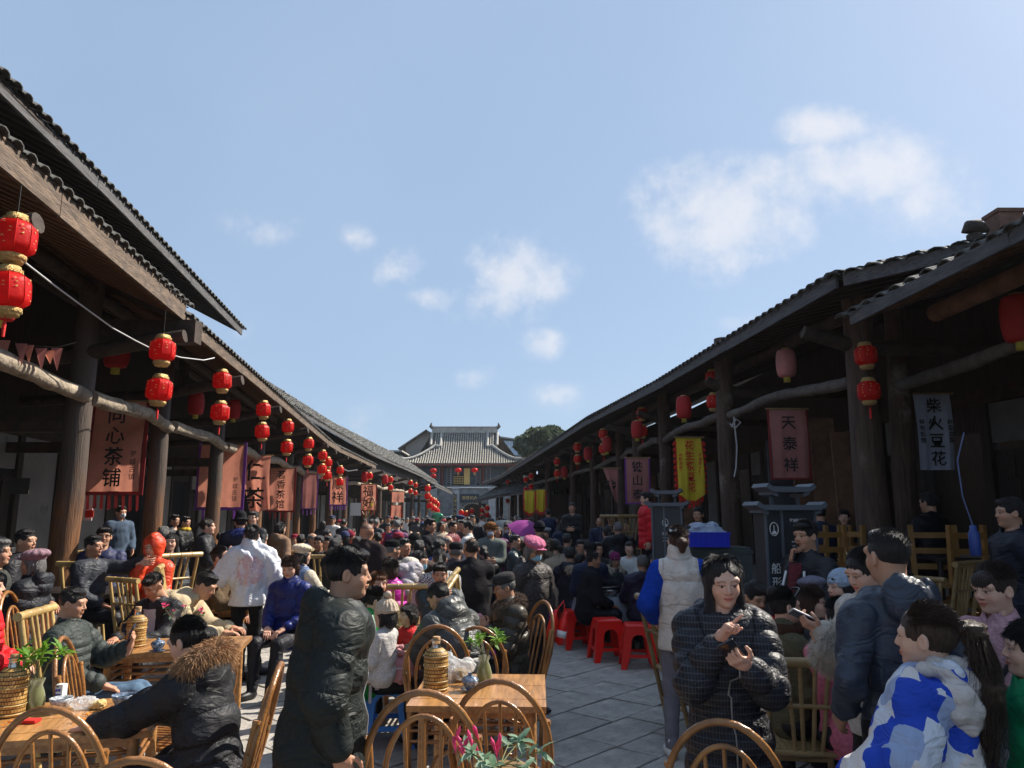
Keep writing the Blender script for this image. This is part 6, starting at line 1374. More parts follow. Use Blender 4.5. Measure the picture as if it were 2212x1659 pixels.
def plant(p, label, H, spread, n, kind='fresh', ln=.07, vase=True, vh=.17, flowers=0, seed=0, cat='plant', name='vase_plant', stems=6, group=None, pot=None):
    q = random.Random(seed); t = empty(name, p, 0, label, cat, group)
    if vase: MB().lathe([(.038,0),(.047,.015),(.050,.06),(.040,.10),(.028,.135),(.040,vh)], n=20).build('vase', M_glass, t); MB().lathe([(.034,.006),(.043,.02),(.045,.06),(.035,.10),(.022,.125)], n=14).build('stems_and_water', M_water, t)
    if pot: MB().lathe([(.07,-pot),(.09,-.03),(.095,0),(.085,.0)], n=16).build('pot', M_node, t)
    z0 = vh if vase else 0; k = 0; sb = MB(); tips = []
    for i in range(stems):
        a = 2*pi*i/stems+q.uniform(-.3,.3); r = spread*q.uniform(.45,1.0); e = Vector((r*cos(a), r*sin(a), z0+H*q.uniform(.55,1.0))); m_ = Vector((r*.4*cos(a), r*.4*sin(a), z0+H*.45)); sb.tube([(0,0,z0*.6), m_, e], [.0028,.0024,.0016], 5); tips.append((m_, e, a))
    sb.build('stem', M_stem if kind != 'azalea' else M_twig, t)
    for i in range(n):
        m_, e, a = tips[i % stems]; u = q.choice((.45,.7,.85,1,1,1)); c = m_.lerp(e, u); o = link('leaf', LM['dark' if kind == 'azalea' else kind], t); o.location = c; l = ln*q.uniform(.6,1.2); o.scale = (l,l,l); o.rotation_euler = (q.uniform(-.5,1.1), q.uniform(-.4,.4), q.uniform(0,6.28) if u > .9 else a-pi/2+q.uniform(-1,1))
    for i in range(flowers):
        m_, e, a = tips[i % stems]; c = m_.lerp(e, q.uniform(.8,1.1))+Vector((0,0,.012)); f = MB()
        for j in range(6): a2 = 2*pi*j/6+q.random(); d = Vector((cos(a2), sin(a2), q.uniform(.3,1.2))).normalized()*.024*(1+.5*q.random()); s_ = Vector((-sin(a2), cos(a2), 0))*.010; f.add([c, c+d*.6+s_, c+d, c+d*.6-s_], [(0,1,2,3)])
        f.build('flower', M_pink, t)
    return t
plant(onT(74,1536), 'vase of bright green leaves beside the white milk carton', .17, .15, 84, 'fresh', .085, seed=1, group='leafy vases on the tables')
plant(onT(1046,1476), 'vase of small green leaves on the centre table', .14, .12, 90, 'fresh', .062, seed=2, group='leafy vases on the tables')
plant(onT(390,1402), 'twiggy azalea with magenta flowers beside the dozing man', .26, .20, 46, 'azalea', .038, vase=True, vh=.10, flowers=8, seed=3, stems=9)
pp_ = P(1080,1655,2.75); tb = plant(pp_, 'low potted plant with pale leaves and pink buds at the bottom edge', .05, .17, 64, 'grey', .066, vase=False, flowers=0, seed=5, stems=8, pot=.14, name='potted_plant')
q = random.Random(8)
for i in range(13):
    c = Vector((-.10+q.uniform(-.07,.10), .02+q.uniform(-.03,.03), .05+q.uniform(-.02,.06))); l = q.uniform(.018,.038); d = Vector((q.uniform(-.5,.5),q.uniform(-.4,.2),1)).normalized(); f = MB(); f.tube([c-d*.03, c, c+d*l*.5, c+d*l], [.002,.006,.008,.002], 6); f.build('flower_bud', M_pink, tb)
st_ = empty('plant_stand', (pp_.x, pp_.y, 0), 0, 'wooden stand under the pale-leaved potted plant', 'stand'); MB().lathe([(.13,pp_.z-.17),(.13,pp_.z-.14)], n=12).build('top', M_table, st_)
for a in (0,2.1,4.2): MB().tube([(.09*cos(a),.09*sin(a),pp_.z-.17),(.13*cos(a),.13*sin(a),0)], .014, 6).build('leg', M_table, st_)
def bowl(p, label, m, s=1.0, lid=False, saucer=True, tip=False, open_=True):
    t = empty('tea_bowl', p, rnd.uniform(0,6), label, 'tea bowl', 'lidded tea bowls'); t.scale = (s,)*3
    if saucer: MB().lathe([(.02,0),(.055,.008),(.060,.012),(.03,.006)], n=20).build('saucer', m, t)
    MB().lathe([(.022,.008),(.030,.015),(.048,.045),(.055,.068),(.051,.068),(.042,.045),(.02,.02)], n=24).build('cup', m, t)
    if lid: MB().lathe([(.051,.068),(.044,.080),(.018,.090),(.012,.096),(.015,.104),(.006,.106)], n=20).build('lid', m, t)
    else: MB().lathe([(.001,.052),(.043,.052)], n=20).build('tea', mat('tea_liquid', (.25,.16,.06), .1), t)
bowl(onT(340,1408), 'blue-white lidded tea bowl beside the flask on the second table', M_cobalt, 1.0, True); bowl(onT(452,1306), 'white lidded tea bowl before the man bending to the table', M_porcb, 1.1); bowl(onT(1015,1492), 'blue-white lidded tea bowl in front of the plastic bag', M_cobalt, 1.0, True); bowl(onT(264,1532), 'dark blue tea bowl at the fur-hood woman\'s hand', M_cobalt, 1.15)
bowl(onT(130,1538), 'pale open tea bowl beside the milk carton', M_porcb, 1.1, False, False); bowl(onT(913,1372), 'small white tea bowl on the table by the child in red', M_porcb, 1.0, True)
t = empty('milk_carton', onT(129,1530), -.15, 'white milk carton with blue berry print', 'carton'); MB().box((0,0,.065),(.042,.038,.13)).build('box', M_white, t); b = MB()
for (x, z, r) in ((-.005,.028,.007),(.006,.02,.007),(.0,.042,.006),(.009,.036,.006),(-.009,.014,.006)): b.lathe([(.0005,-.001),(r,0),(.0005,.001)], (0,0,0), 10); n0 = len(b.v)-30; b.v[n0:] = [(v[0]+x, -.0205+v[2]*.2, z+v[1]) for v in b.v[n0:]]
b.build('berry_print', mat('berry_blue', (.05,.14,.55), .5), t); text('蓝莓', .017, M_crate, t, (-.006,-.0205,.098)); text('酸牛奶', .011, M_crate, t, (-.003,-.0205,.075)); MB().box((-.012,-.0195,.118),(.02,.003,.006)).build('print_bar', M_black, t)
t = empty('thermos', G(488,1303,.752), 0, 'tall brushed steel thermos on the bright table', 'thermos'); MB().lathe([(.055,0),(.062,.006),(.062,.20),(.054,.235),(.048,.24)], n=24).build('body', M_chrome, t); MB().lathe([(.050,.24),(.050,.265),(.03,.28)], n=18).build('cap', M_black, t); MB().lathe([(.063,0),(.063,.012)], n=20).build('base_ring', M_black, t); t.scale = (1.25,)*3
for (x, y, lb) in ((148,1250,'steel thermos on the black table seen through the bamboo chair'),(170,1238,'second steel thermos on the black table')):
    t = empty('thermos', G(x, y, .75+FL), 0, lb, 'thermos', 'steel thermoses on the black table'); MB().lathe([(.055,0),(.062,.006),(.062,.20),(.054,.235),(.048,.24)], n=20).build('body', M_chrome, t); MB().lathe([(.052,.24),(.055,.27),(.03,.29)], n=16).build('cap', M_black, t); t.scale = (1.2,)*3
V, F = surface([ell((0,0,.03), (.06,.05,.035)), ell((.03,.01,.065), (.05,.04,.035)), ell((-.035,.0,.055), (.035,.03,.04)), ell((-.05,.01,.10), (.012,.02,.03))], .006, wrinkle(.012, 60, 3)); o = link('plastic_bag', np_mesh('plastic_bag', V, F), None, M_plbag, onT(992,1470)); tag(o, 'crumpled clear plastic bag with snacks on the centre table', 'plastic bag'); o.scale = (1.25,1.2,1.35)
MB().lathe([(.035,0),(.04,.01),(.04,.05),(.036,.05)], n=14).build('snack_tub', mat('snack', (.45,.28,.10), .6), o)
b = MB(); b.lathe([(.10,0),(.16,.05),(.175,.085),(.182,.087),(.165,.07),(.12,.02),(.02,.015)], n=28); o = b.build('steel_basin', M_steel, None, G(1316,1286,.73)); tag(o, 'large steel basin on the plastic-covered table', 'basin'); MB().bar((-.24,-.05,.10),(.10,.03,.11), .02, .006).bar((-.22,.0,.10),(.12,.0,.115), .02, .006).build('serving_tongs', M_steel, o)
t = empty('mandarin', onT(304,1560), .3, 'half-peeled mandarin on the table corner', 'mandarin'); V, F = surface([ell((0,0,.022), (.030,.030,.026)), ell((0,0,.05), (.024,.024,.022), op=0, k=.006)], .004); link('fruit', np_mesh('fruit', V, F), t, M_orange); b = MB()
for k in range(5): a = k*1.25; b.add([(.026*cos(a),.026*sin(a),.03),(.03*cos(a+.6),.03*sin(a+.6),.03),(.045*cos(a+.3),.045*sin(a+.3),.055)], [(0,1,2)])
b.build('peel', M_orange, t)
for k, (x, y, lb) in enumerate(((163,1560,'orange peel scraps at the centre of the bottom left table'),(186,1548,'curled orange peel near the cake'),(20,1568,'orange peel at the left edge of the table'))):
    b = MB(); q = random.Random(k+5)
    for j in range(7): c = Vector((q.uniform(-.035,.035), q.uniform(-.025,.025), .004+q.uniform(0,.012))); b.add([c+Vector((q.uniform(-.02,.02), q.uniform(-.02,.02), q.uniform(-.003,.01))) for _ in range(4)], [(0,1,2,3)])
    tag(b.build('orange_peel', M_orange, None, onT(x, y)), lb, 'orange peel', 'orange peel scraps')
o = MB().box((0,0,.005),(.075,.15,.009)).build('phone', M_screen, None, onT(232,1572)); o.rotation_euler = (0,0,.5); tag(o, 'dark phone lying on the bottom left table', 'phone')
V, F = surface([box_((0,0,.018), (.035,.03,.017), .006), ell((.02,.0,.03), (.02,.02,.012))], .004, wrinkle(.004, 120)); o = link('cake_slice', np_mesh('cake_slice', V, F), None, mat('yellow_cake', (.70,.50,.20), .8, .8, 60, .3, 60), onT(210,1530)); tag(o, 'pale yellow cake slice in the seated woman\'s fingers', 'cake')
b = MB(); q = random.Random(2)
for k in range(26): c = Vector((q.uniform(-.05,.05), q.uniform(-.03,.03), .004)); b.bar(c, c+Vector((q.uniform(-.015,.015), q.uniform(-.015,.015), q.uniform(0,.008))), .004, .003)
tag(b.build('husk_scraps', mat('husk', (.55,.42,.25), .7), None, onT(270,1570)), kind='stuff'); 
V, F = surface([ell((0,0,.03), (.07,.05,.03)), ell((.05,0,.025), (.03,.03,.02))], .007, wrinkle(.01, 70, 5)); o = link('plastic_bag', np_mesh('plastic_bag', V, F), None, M_plbag, onT(178,1530)); tag(o, 'clear food bag beside the cake slice', 'plastic bag')
o = link('red_packet', MB().box((0,0,.008),(.10,.06,.014)).mesh('red_packet'), None, M_rcloth, onT(62,1560)); tag(o, 'glossy dark red snack packet on the bottom left table', 'packet')
# blue crate on dark bin, plastic bags
p = P(1530,1181,8.6); t = empty('blue_crate', p, radians(-6), 'bright blue plastic crate heaped with clear bags', 'crate'); cw, cd_, chh = .42,.30,.165
b = MB(); b.box((0,0,.01),(cw,cd_,.02)); 
for sx in (-1,1): b.box((sx*cw/2,0,chh/2),(.012,cd_,chh))
for sy in (-1,1): b.box((0,sy*cd_/2,chh/2),(cw-.013,.012,chh))
b.build('body', M_crate, t); b = MB(); b.box((0,-cd_/2-.008,chh-.012),(cw+.03,.02,.022)); b.box((0,cd_/2+.008,chh-.012),(cw+.03,.02,.022))
for k in range(7): b.box((-cw/2+cw*(k+.5)/7,-cd_/2-.009,chh/2-.01),(.010,.012,chh-.03))
b.build('rim', M_crate, t)
V, F = surface([ell((-.11,0,.19), (.09,.09,.08)), ell((.05,.0,.19), (.08,.09,.08)), ell((.13,.02,.17), (.05,.08,.05)), ell((.0,0,.15), (.19,.13,.05))], .012, wrinkle(.022, 34, 2)); o = link('plastic_bags', np_mesh('plastic_bags', V, F), None, mat('bluish_thin_plastic', (.55,.62,.74), .25, 1.0, 22, .2, 9, transl=.4), p); tag(o, 'heap of bluish clear plastic bags in the blue crate', 'plastic bags')
t = empty('dark_bin', (P(1545,1190,8.9).x, 8.75, 0), radians(-4), 'large dark green plastic bin supporting the blue crate', 'bin'); hb = p.z-.004; b = MB(); b.box((0,0,hb/2),(.62,.46,hb)); b.build('body', mat('dark_green_plastic', (.04,.055,.055), .4, .1, 20), t); b = MB(); b.box((0,0,hb-.05),(.66,.50,.03))
for k in range(6): b.box((-.25+k*.1,-.235,hb*.5),(.02,.02,hb*.8))
b.build('rib', mat('dark_green_plastic', (.04,.055,.055)), t)
# sign stands
def sign_stand(x, ytop, D, rz, s, label, big):
    p = P(x, ytop, D); H = p.z/s; t = empty('sign_stand', (p.x, p.y, 0), radians(rz), label, 'sign', 'charcoal information signs'); t.scale = (s,)*3; w_ = .50 if big else .40; dp = .17; hh = H-.18
    MB().box((0,0,hh/2),(w_,dp,hh)).build('cabinet', M_signg, t)
    def upt(z, l, m_):
        b = MB(); b.bar((-l/2,-.02,z),(l/2,-.02,z), dp+.08, .045)
        for sx in (-1,1): b.bar((sx*l/2,-.02,z),(sx*(l/2+.05),-.02,z+.035), dp+.08, .040); b.bar((sx*(l/2),-.02,z-.03),(sx*(l/2-.06),-.02,z-.05), dp+.04, .03)
        b.build('upturned_cap', m_, t)
    upt(hh+.012, w_+.06, M_signe); upt(H-.012, w_*.72, M_signe)
    for xx in (-w_*.26,w_*.26): MB().bar((xx,-.02,hh),(xx,-.02,H), .025, .025, (0,1,0)).build('cap_post', M_signe, t)
    y_ = -dp/2-.006
    for xx in (-w_/2+.012,-w_/2+.165,w_/2-.012): MB().box((xx,y_,hh/2),(.022,.02,hh)).build('edge_strip', M_signe, t)
    lx, rx = -w_/2+.088, .09
    def emblem(cx, cz, r):
        b = MB(); b.tube([(cx+r*.72*cos(a), y_-.004, cz+r*sin(a)) for a in np.linspace(0,2*pi,20)], .004, 5, False); b.add([(cx-r*.30,y_-.005,cz-r*.35),(cx,y_-.005,cz-r*.25),(cx+r*.30,y_-.005,cz-r*.35),(cx+r*.40,y_-.005,cz-r*.75),(cx-r*.40,y_-.005,cz-r*.75)], [(0,4,3,2,1)]); b.box((cx,y_-.003,cz),(r*.10,.004,r*1.1)); b.build('emblem', M_white, t)
    if big:
        emblem(lx, hh-.17, .055); text('船形街', .095, M_white, t, (lx,y_-.004,hh-.62), vert=True, sp=1.2, bold=.0008)
        text('Chuanxing Street', .028, M_white, t, (lx,y_-.004,hh-1.02), rot=(pi/2,-pi/2,0)); text('罗城船形街', .032, M_white, t, (rx-.02,y_-.004,hh-.10)); text('ANCIENT STREET', .012, M_white, t, (rx-.02,y_-.004,hh-.14))
        q = random.Random(1)
        L1 = ['船形街位于罗城古镇中心','主街两端窄而中间宽形如','一只停在山顶上的木船两','侧长廊屋檐相连街面青石','铺成廊下茶馆饭铺相邻可','遮阳避雨是小镇居民喝茶','聊天听戏赶场的去处']
        for k, s_ in enumerate(L1): text(s_, .0165, M_white, t, (rx,y_-.004,hh-.28-k*.034), sp=1)
        for k in range(10): MB().box((rx,y_-.004,hh-.62-k*.026),(.19,.003,.008)).build('text_line', M_white, t)
        for k, s_ in enumerate(L1[:4]): text(s_, .0165, M_white, t, (rx,y_-.004,hh-.98-k*.034))
    else:
        emblem(-.02, hh-.22, .05); text('船形街', .045, M_white, t, (0,y_-.004,hh-.36)); text('Chuanxing Street', .018, M_white, t, (0,y_-.004,hh-.41)); MB().box((0,y_-.004,hh-.45),(.12,.003,.006)).build('text_line', M_white, t)
        text('如意', .15, M_white, t, (.0,y_-.004,hh-.80), bold=.003); MB().box((.14,y_-.004,hh-.33),(.03,.003,.12)).build('side_label', M_signe, t)
sign_stand(1690,1055,6.6,12,1.0,'tall charcoal street sign with vertical white characters beside the man on the phone',True)
sign_stand(1440,1062,9.6,-18,.98,'charcoal sign stand behind the woman in the cream vest',False)

b = MB(); q = random.Random(77)
for k in range(420):
    X, Y = q.gauss(0,1.6)-.2, q.uniform(3.2,9.5); c = Vector((X, Y, .006)); a = q.uniform(0,6.28); l = q.uniform(.006,.014); d = Vector((cos(a), sin(a), q.uniform(-.1,.3)))*l; b.bar(c-d, c+d, l*.5, .003)
tag(b.build('seed_husk_litter', mat('pale_husk', (.42,.36,.27), .8), None), kind='stuff')
# ---------------------------------------------------------------- patterned cloth
def patt(name, base, build, rough=.6):
    m = mat(name, base, rough, .4, 30, 0, 1, spec=.3); nt = m.node_tree; b = nt.nodes['Principled BSDF']; tc = nt.nodes.new('ShaderNodeTexCoord')
    col = build(nt, tc.outputs['Object']); nt.links.new(col, b.inputs['Base Color']); return m
def nn_(nt, t, **k):
    n = nt.nodes.new(t)
    for a, v in k.items():
        if a in n.inputs.keys(): n.inputs[a].default_value = v
        else: setattr(n, a, v)
    return n
def ramp(nt, src, els, interp='LINEAR'):
    r = nt.nodes.new('ShaderNodeValToRGB'); r.color_ramp.interpolation = interp; e = r.color_ramp.elements
    while len(e) < len(els): e.new(.5)
    for i, (p, c) in enumerate(els): e[i].position = p; e[i].color = (*c, 1)
    nt.links.new(src, r.inputs[0]); return r.outputs[0]
def _geo(nt, co):
    v = nn_(nt, 'ShaderNodeTexVoronoi', Scale=10.0, Randomness=.45); v.distance = 'CHEBYCHEV'; mp = nt.nodes.new('ShaderNodeMapping'); mp.inputs['Rotation'].default_value = (.8,.6,.5); nt.links.new(co, mp.inputs[0]); nt.links.new(mp.outputs[0], v.inputs['Vector']); s = nn_(nt, 'ShaderNodeSeparateColor'); nt.links.new(v.outputs['Color'], s.inputs[0])
    return ramp(nt, s.outputs[0], [(0,(.60,.62,.68)),(.26,(.012,.055,.42)),(.44,(.66,.60,.56)),(.60,(.30,.36,.52)),(.72,(.012,.055,.42))], 'CONSTANT')
M_geo = patt('blue_white_geometric_print', (.6,.6,.65), _geo)
def _hound(nt, co):
    c = nn_(nt, 'ShaderNodeTexChecker', Scale=70.0); c.inputs[1].default_value = (.62,.62,.60,1); c.inputs[2].default_value = (.02,.025,.04,1); nt.links.new(co, c.inputs[0]); return c.outputs[0]
M_hound = patt('houndstooth_cloth', (.3,.3,.3), _hound, .9)
def _plaid(nt, co):
    w1 = nn_(nt, 'ShaderNodeTexWave', Scale=22.0, Distortion=.6); w1.bands_direction = 'X'; w2 = nn_(nt, 'ShaderNodeTexWave', Scale=11.0, Distortion=.6); w2.bands_direction = 'Z'
    for w_ in (w1, w2): nt.links.new(co, w_.inputs[0])
    m_ = nn_(nt, 'ShaderNodeMath', operation='MAXIMUM'); nt.links.new(w1.outputs['Fac'], m_.inputs[0]); nt.links.new(w2.outputs['Fac'], m_.inputs[1])
    return ramp(nt, m_.outputs[0], [(0,(.014,.014,.018)),(.88,(.012,.012,.015)),(.995,(.06,.06,.07))])
M_plaid = patt('black_grey_plaid_padding', (.03,.03,.03), _plaid, .5)
def _embr(nt, co):
    n = nn_(nt, 'ShaderNodeTexNoise', Scale=16.0, Detail=9.0, Roughness=.75, Distortion=1.2); nt.links.new(co, n.inputs['Vector']); g = nn_(nt, 'ShaderNodeVectorMath', operation='DISTANCE'); nt.links.new(co, g.inputs[0]); g.inputs[1].default_value = (.02,-.17,1.26)
    mr = nn_(nt, 'ShaderNodeMapRange'); mr.inputs[1].default_value = .12; mr.inputs[2].default_value = .27; mr.inputs[3].default_value = .10; mr.inputs[4].default_value = -.25; nt.links.new(g.outputs['Value'], mr.inputs[0])
    a = nn_(nt, 'ShaderNodeMath', operation='ADD'); nt.links.new(n.outputs[0], a.inputs[0]); nt.links.new(mr.outputs[0], a.inputs[1]); return ramp(nt, a.outputs[0], [(.50,(.66,.67,.72)),(.58,(.60,.30,.32)),(.66,(.72,.66,.68))])
M_embr = patt('white_padding_with_pink_embroidery', (.66,.67,.72), _embr, .4)
def _camo(nt, co):
    n = nn_(nt, 'ShaderNodeTexNoise', Scale=9.0, Detail=2.0); nt.links.new(co, n.inputs['Vector']); return ramp(nt, n.outputs[0], [(0,(.05,.035,.025)),(.48,(.16,.11,.075)),(.56,(.24,.18,.13))], 'CONSTANT')
M_camo = patt('brown_camouflage', (.15,.1,.07), _camo, .9)
def _check(nt, co):
    w1 = nn_(nt, 'ShaderNodeTexWave', Scale=6.0); w2 = nn_(nt, 'ShaderNodeTexWave', Scale=6.0); w2.bands_direction = 'Z'
    for w_ in (w1, w2): nt.links.new(co, w_.inputs[0])
    m_ = nn_(nt, 'ShaderNodeMath', operation='MAXIMUM'); nt.links.new(w1.outputs['Fac'], m_.inputs[0]); nt.links.new(w2.outputs['Fac'], m_.inputs[1]); return ramp(nt, m_.outputs[0], [(0,(.01,.09,.07)),(.8,(.01,.06,.05)),(.95,(.004,.02,.02))])
M_gcheck = patt('green_check_flannel', (.01,.08,.06), _check, .9)
def _strp(nt, co):
    w1 = nn_(nt, 'ShaderNodeTexWave', Scale=45.0); nt.links.new(co, w1.inputs[0]); return ramp(nt, w1.outputs['Fac'], [(.4,(.70,.72,.76)),(.6,(.16,.19,.27))])
M_strp = patt('striped_shirt', (.6,.6,.65), _strp, .8)
for m_ in (M_geo, M_hound, M_plaid, M_embr, M_camo, M_gcheck): cloth_bump(m_, 1.0 if m_ in (M_geo, M_plaid, M_embr) else .5)
BLK = (.024,.024,.028); NAVY = (.016,.022,.055); GRY = (.05,.052,.058); DG = (.022,.028,.026)

# ---------------------------------------------------------------- foreground people
mA = person(px=755,py=1177,D=3.45,yaw=-74,lean=4,hunch=7,label='man in long black hooded down coat standing in profile between the tables',hair='part' if False else 'short',q=2,length='long',collar='hood',coat=(.014,.018,.017),t=.044,bulk=1.15,quilt=(.17,.005),wr=.014,L_='down',R_='down',zipc=.5,head=(-4,4,0),seed=1,hs=1.02)
ph = person(px=1560,py=1198,D=3.5,yaw=172,label='woman in plaid black down coat frowning at her raised phone',fem=True,hair='parted',q=2,length='long',collar='hood',cmat=M_plaid,t=.034,quilt=(.105,.011),R_=((-.10,.25,.0),'point',(-.5,.3,-.3),(-.55,.30,.78)),L_=((-.12,.33,-.10),'phone',(-.4,-.2,1),(-.55,.70,.35)),head=(8,13,2),seed=2,zipc=.25,hs=1.04)
vs_ = person(px=1464,py=1134,D=6.1,yaw=-8,label='woman in cream vest with blue sleeves and grey trousers seen from behind',fem=True,hair='lowbun',hc='brown',q=2,length='jacket',collar='high',coat=(.62,.55,.48),ck='gloss',t=.034,quilt=(.19,.006),wr=.013,sleeve=((.01,.05,.36),None),L_='pocket',R_='hold',pants=(.17,.16,.18),pm='cotton',shoes=M_shoew,seed=3)
mB = person(px=1915,py=1143,D=3.3,yaw=14,label='man with cropped spiky hair and blue-black jacket seen from behind',hair='tousle' if False else 'buzz',q=2,collar='hood',coat=(.035,.045,.065),ck='gloss',t=.012,L_='pocket',R_='pocket',seed=4,hs=1.02,wr=.012)
gP = person(px=1995,py=1300,D=2.8,yaw=36,label='girl with long ponytail in blue and white geometric jacket',fem=True,hair='pony',hc='girl',q=2,collar='hood',cmat=M_geo,t=.075,L_=((.24,.24,-.32),'relax',(0,0,-1),None),R_=((.20,.10,-.36),'relax',(0,0,-1),None),head=(14,2,0),seed=5,hs=1.17,wr=.016)
gR = person(px=2138,py=1214,D=3.5,yaw=118,label='girl with fringe in dusty pink jacket at the right edge',fem=True,hair='bob' if False else 'pony',hc='dark',q=2,collar='collar',coat=(.46,.27,.30),ck='wool',t=.02,L_='down',R_='down',head=(-14,8,0),seed=6,hs=1.04)
wF = person(px=1850,py=1187,D=3.95,yaw=104,label='woman in fluffy off-white fur coat looking down at her phone',fem=True,hair='pony' if False else 'lowbun',hc='black',q=2,collar='lapel',coat=(.55,.50,.44),ck='wool',t=.03,L_=((-.12,.36,-.06),'phone',(-.4,-.2,1),(-.3,.8,.4)),R_=((-.14,.30,-.16),'phone',(-.4,-.2,1),(-.5,.7,.3)),head=(2,20,0),seed=7)
gG = person(px=2222,py=1338,D=2.75,yaw=70,label='long-haired person in vivid green at the lower right corner',fem=True,hair='long',q=2,coat=(.004,.22,.08),t=.02,seed=8,L_='pocket',R_='pocket')
mP = person(px=1738,py=1123,D=6.2,yaw=118,label='man in black coat with a phone at his ear beside the street sign',hair='short',q=2,collar='collar',coat=BLK,t=.02,R_=((-.13,.13,.05),'grip',(-.9,-.3,0),(-.25,.0,1)),L_=((-.05,.36,-.22),'phone',(-.3,-.2,1),None),seed=9,head=(0,4,0))
wO = person(px=1690,py=1267,D=5.0,yaw=-84,pose='sit',label='seated woman in olive coat with hair up and sunglasses on her head',fem=True,hair='bun',q=2,coat=(.10,.09,.055),ck='wool',t=.02,L_='lap',R_='lap',scarf=(.06,.03,.02),seed=10)
person(px=1748,py=1262,D=5.4,yaw=-112,pose='sit',label='seated woman with long auburn hair and glasses facing right',fem=True,hair='long',hc='brown',q=2,coat=BLK,glasses=True,L_='lap',R_='table',seed=11)
person(px=1752,py=1243,D=6.0,yaw=14,pose='sit',label='person in grey-mauve beret seated behind the auburn-haired woman',fem=True,hair='bob',q=1,hat='beret',hatc=(.17,.16,.21),coat=NAVY,L_='lap',R_='lap')
person(px=1812,py=1288,D=4.7,yaw=-28,pose='sit',label='seated woman in rose pink coat with a star hair clip',fem=True,hair='lowbun',q=2,coat=(.62,.17,.24),ck='wool',t=.018,L_='table',R_='lap',head=(0,10,0),seed=12)
person(px=1816,py=1226,D=5.3,yaw=98,label='child in pale blue knitted hat and white coat',fem=True,hair='bob',q=2,hat='beanie',hatc=(.33,.40,.50),coat=(.50,.50,.52),t=.025,hs=1.15,L_='pocket',R_='pocket')
person(px=1636,py=1254,D=5.9,yaw=-158,pose='sit',label='boy in red hooded top looking down beside the sign stand',hair='short',q=1,coat=(.45,.02,.02),hs=1.1,head=(0,22,0),L_='table',R_='table')
person(px=1508,py=1204,D=7.3,yaw=-150,pose='sit',label='dark-clad seated man between the cream vest and the phone woman',q=1,coat=BLK,L_='table',R_='table')
# left foreground
fH = person(px=394,py=1334,D=4.05,yaw=72,pose='sit',lean=14,hunch=8,label='seated woman in black coat with big brown fur hood reaching for cake',fem=True,hair='lowbun',hc='black',q=2,length='long',collar='hood',furc=(.36,.19,.08),coat=(.020,.020,.023),t=.034,quilt=(.15,.006),L_=((.06,.50,-.20),'relax',(0,0,-1),None),R_=((.0,.46,-.22),'relax',(0,0,-1),None),head=(8,20,0),seed=13,pm='cotton')
mW = person(px=164,py=1270,D=5.6,yaw=-84,pose='sit',lean=-4,label='man in grey-green quilted jacket watching his phone on the left',hair='buzz',q=2,collar='collar',coat=(.040,.048,.044),t=.030,quilt=(.060,.009),L_=((-.02,.40,-.12),'phone',(-.2,-.9,.3),(-.1,.35,.95)),R_=((-.02,.36,-.34),'relax',(0,0,-1),None),pants=(.10,.16,.24),pm='denim',head=(0,10,0),seed=14,legs=((.06,.52,.60),(.05,.80,.32)))
mD = person(px=323,py=1241,D=7.1,yaw=166,pose='sit',lean=6,hunch=12,label='man dozing at the table in black jacket over striped shirt',hair='short',q=2,closed=True,collar='lapel',coat=(.02,.02,.023),t=.022,L_='table',R_='table',head=(-12,30,0),seed=15,fat=1)
wW = person(px=545,py=1133,D=8.5,yaw=12,label='woman in white padded jacket with pink embroidery seen from behind',fem=True,hair='lowbun' if False else 'short',q=2,length='jacket',collar='high',cmat=M_embr,t=.062,hem=.07,wr=.018,L_=((.18,.28,-.24),'relax',(0,0,-1),None),R_=((.10,.30,-.22),'relax',(0,0,-1),None),pants=(.012,.012,.014),pm='cotton',bare=1,seed=16)
person(px=458,py=1238,D=7.7,yaw=-86,pose='sit',lean=38,hunch=34,label='man in cream coat bent low over the table to drink',hair='buzz',q=2,collar='collar',coat=(.48,.38,.24),ck='cotton',t=.03,L_='table',R_='table',head=(0,30,0),seed=17,wr=.014)
person(px=478,py=1180,D=8.9,yaw=-96,pose='sit',lean=10,label='elderly person in brown coat smiling toward the white jacket',hair='balding',tone='o',old=True,q=2,coat=(.12,.085,.055),ck='wool',L_='lap',R_='table',seed=18)
oR = person(px=332,py=1158,D=8.6,yaw=172,pose='sit',floor=FL,label='person in glossy orange-red hooded coat shading the face with a hand',fem=True,q=2,collar='hoodup',coat=(.62,.06,.02),ck='gloss',t=.03,R_='face',L_='lap',head=(0,8,0),seed=19)
person(px=203,py=1157,D=8.4,yaw=-98,pose='sit',floor=FL,label='shaven-headed man in dark jacket pointing to the right',hair='buzz',tone='o',old=True,q=2,coat=(.035,.038,.048),t=.028,L_=((.05,.50,.10),'point',(0,0,-1),(0,.95,.25)),R_='lap',seed=20)
person(px=227,py=1136,D=9.6,yaw=-152,pose='sit',floor=FL,label='man in glasses with blue shirt behind the pointing man',hair='short',q=2,glasses=True,coat=(.03,.035,.09),L_='lap',R_='lap',seed=21)
person(px=76,py=1186,D=6.9,yaw=98,pose='sit',floor=.20,label='woman in mauve beret and black hooded down coat facing left',fem=True,hair='bob',hc='grey',q=2,length='long',collar='hood',hat='newsboy',hatc=(.27,.17,.20),coat=(.018,.020,.026),t=.040,quilt=(.13,.009),L_='lap',R_='lap',tone='o',seed=22)
person(px=56,py=1144,D=7.7,yaw=-92,pose='sit',floor=FL+.05,label='laughing man with short hair in black hooded jacket far left',hair='buzz',q=2,collar='hood',coat=BLK,t=.024,L_='lap',R_='lap',seed=23,old=True,smile=1)
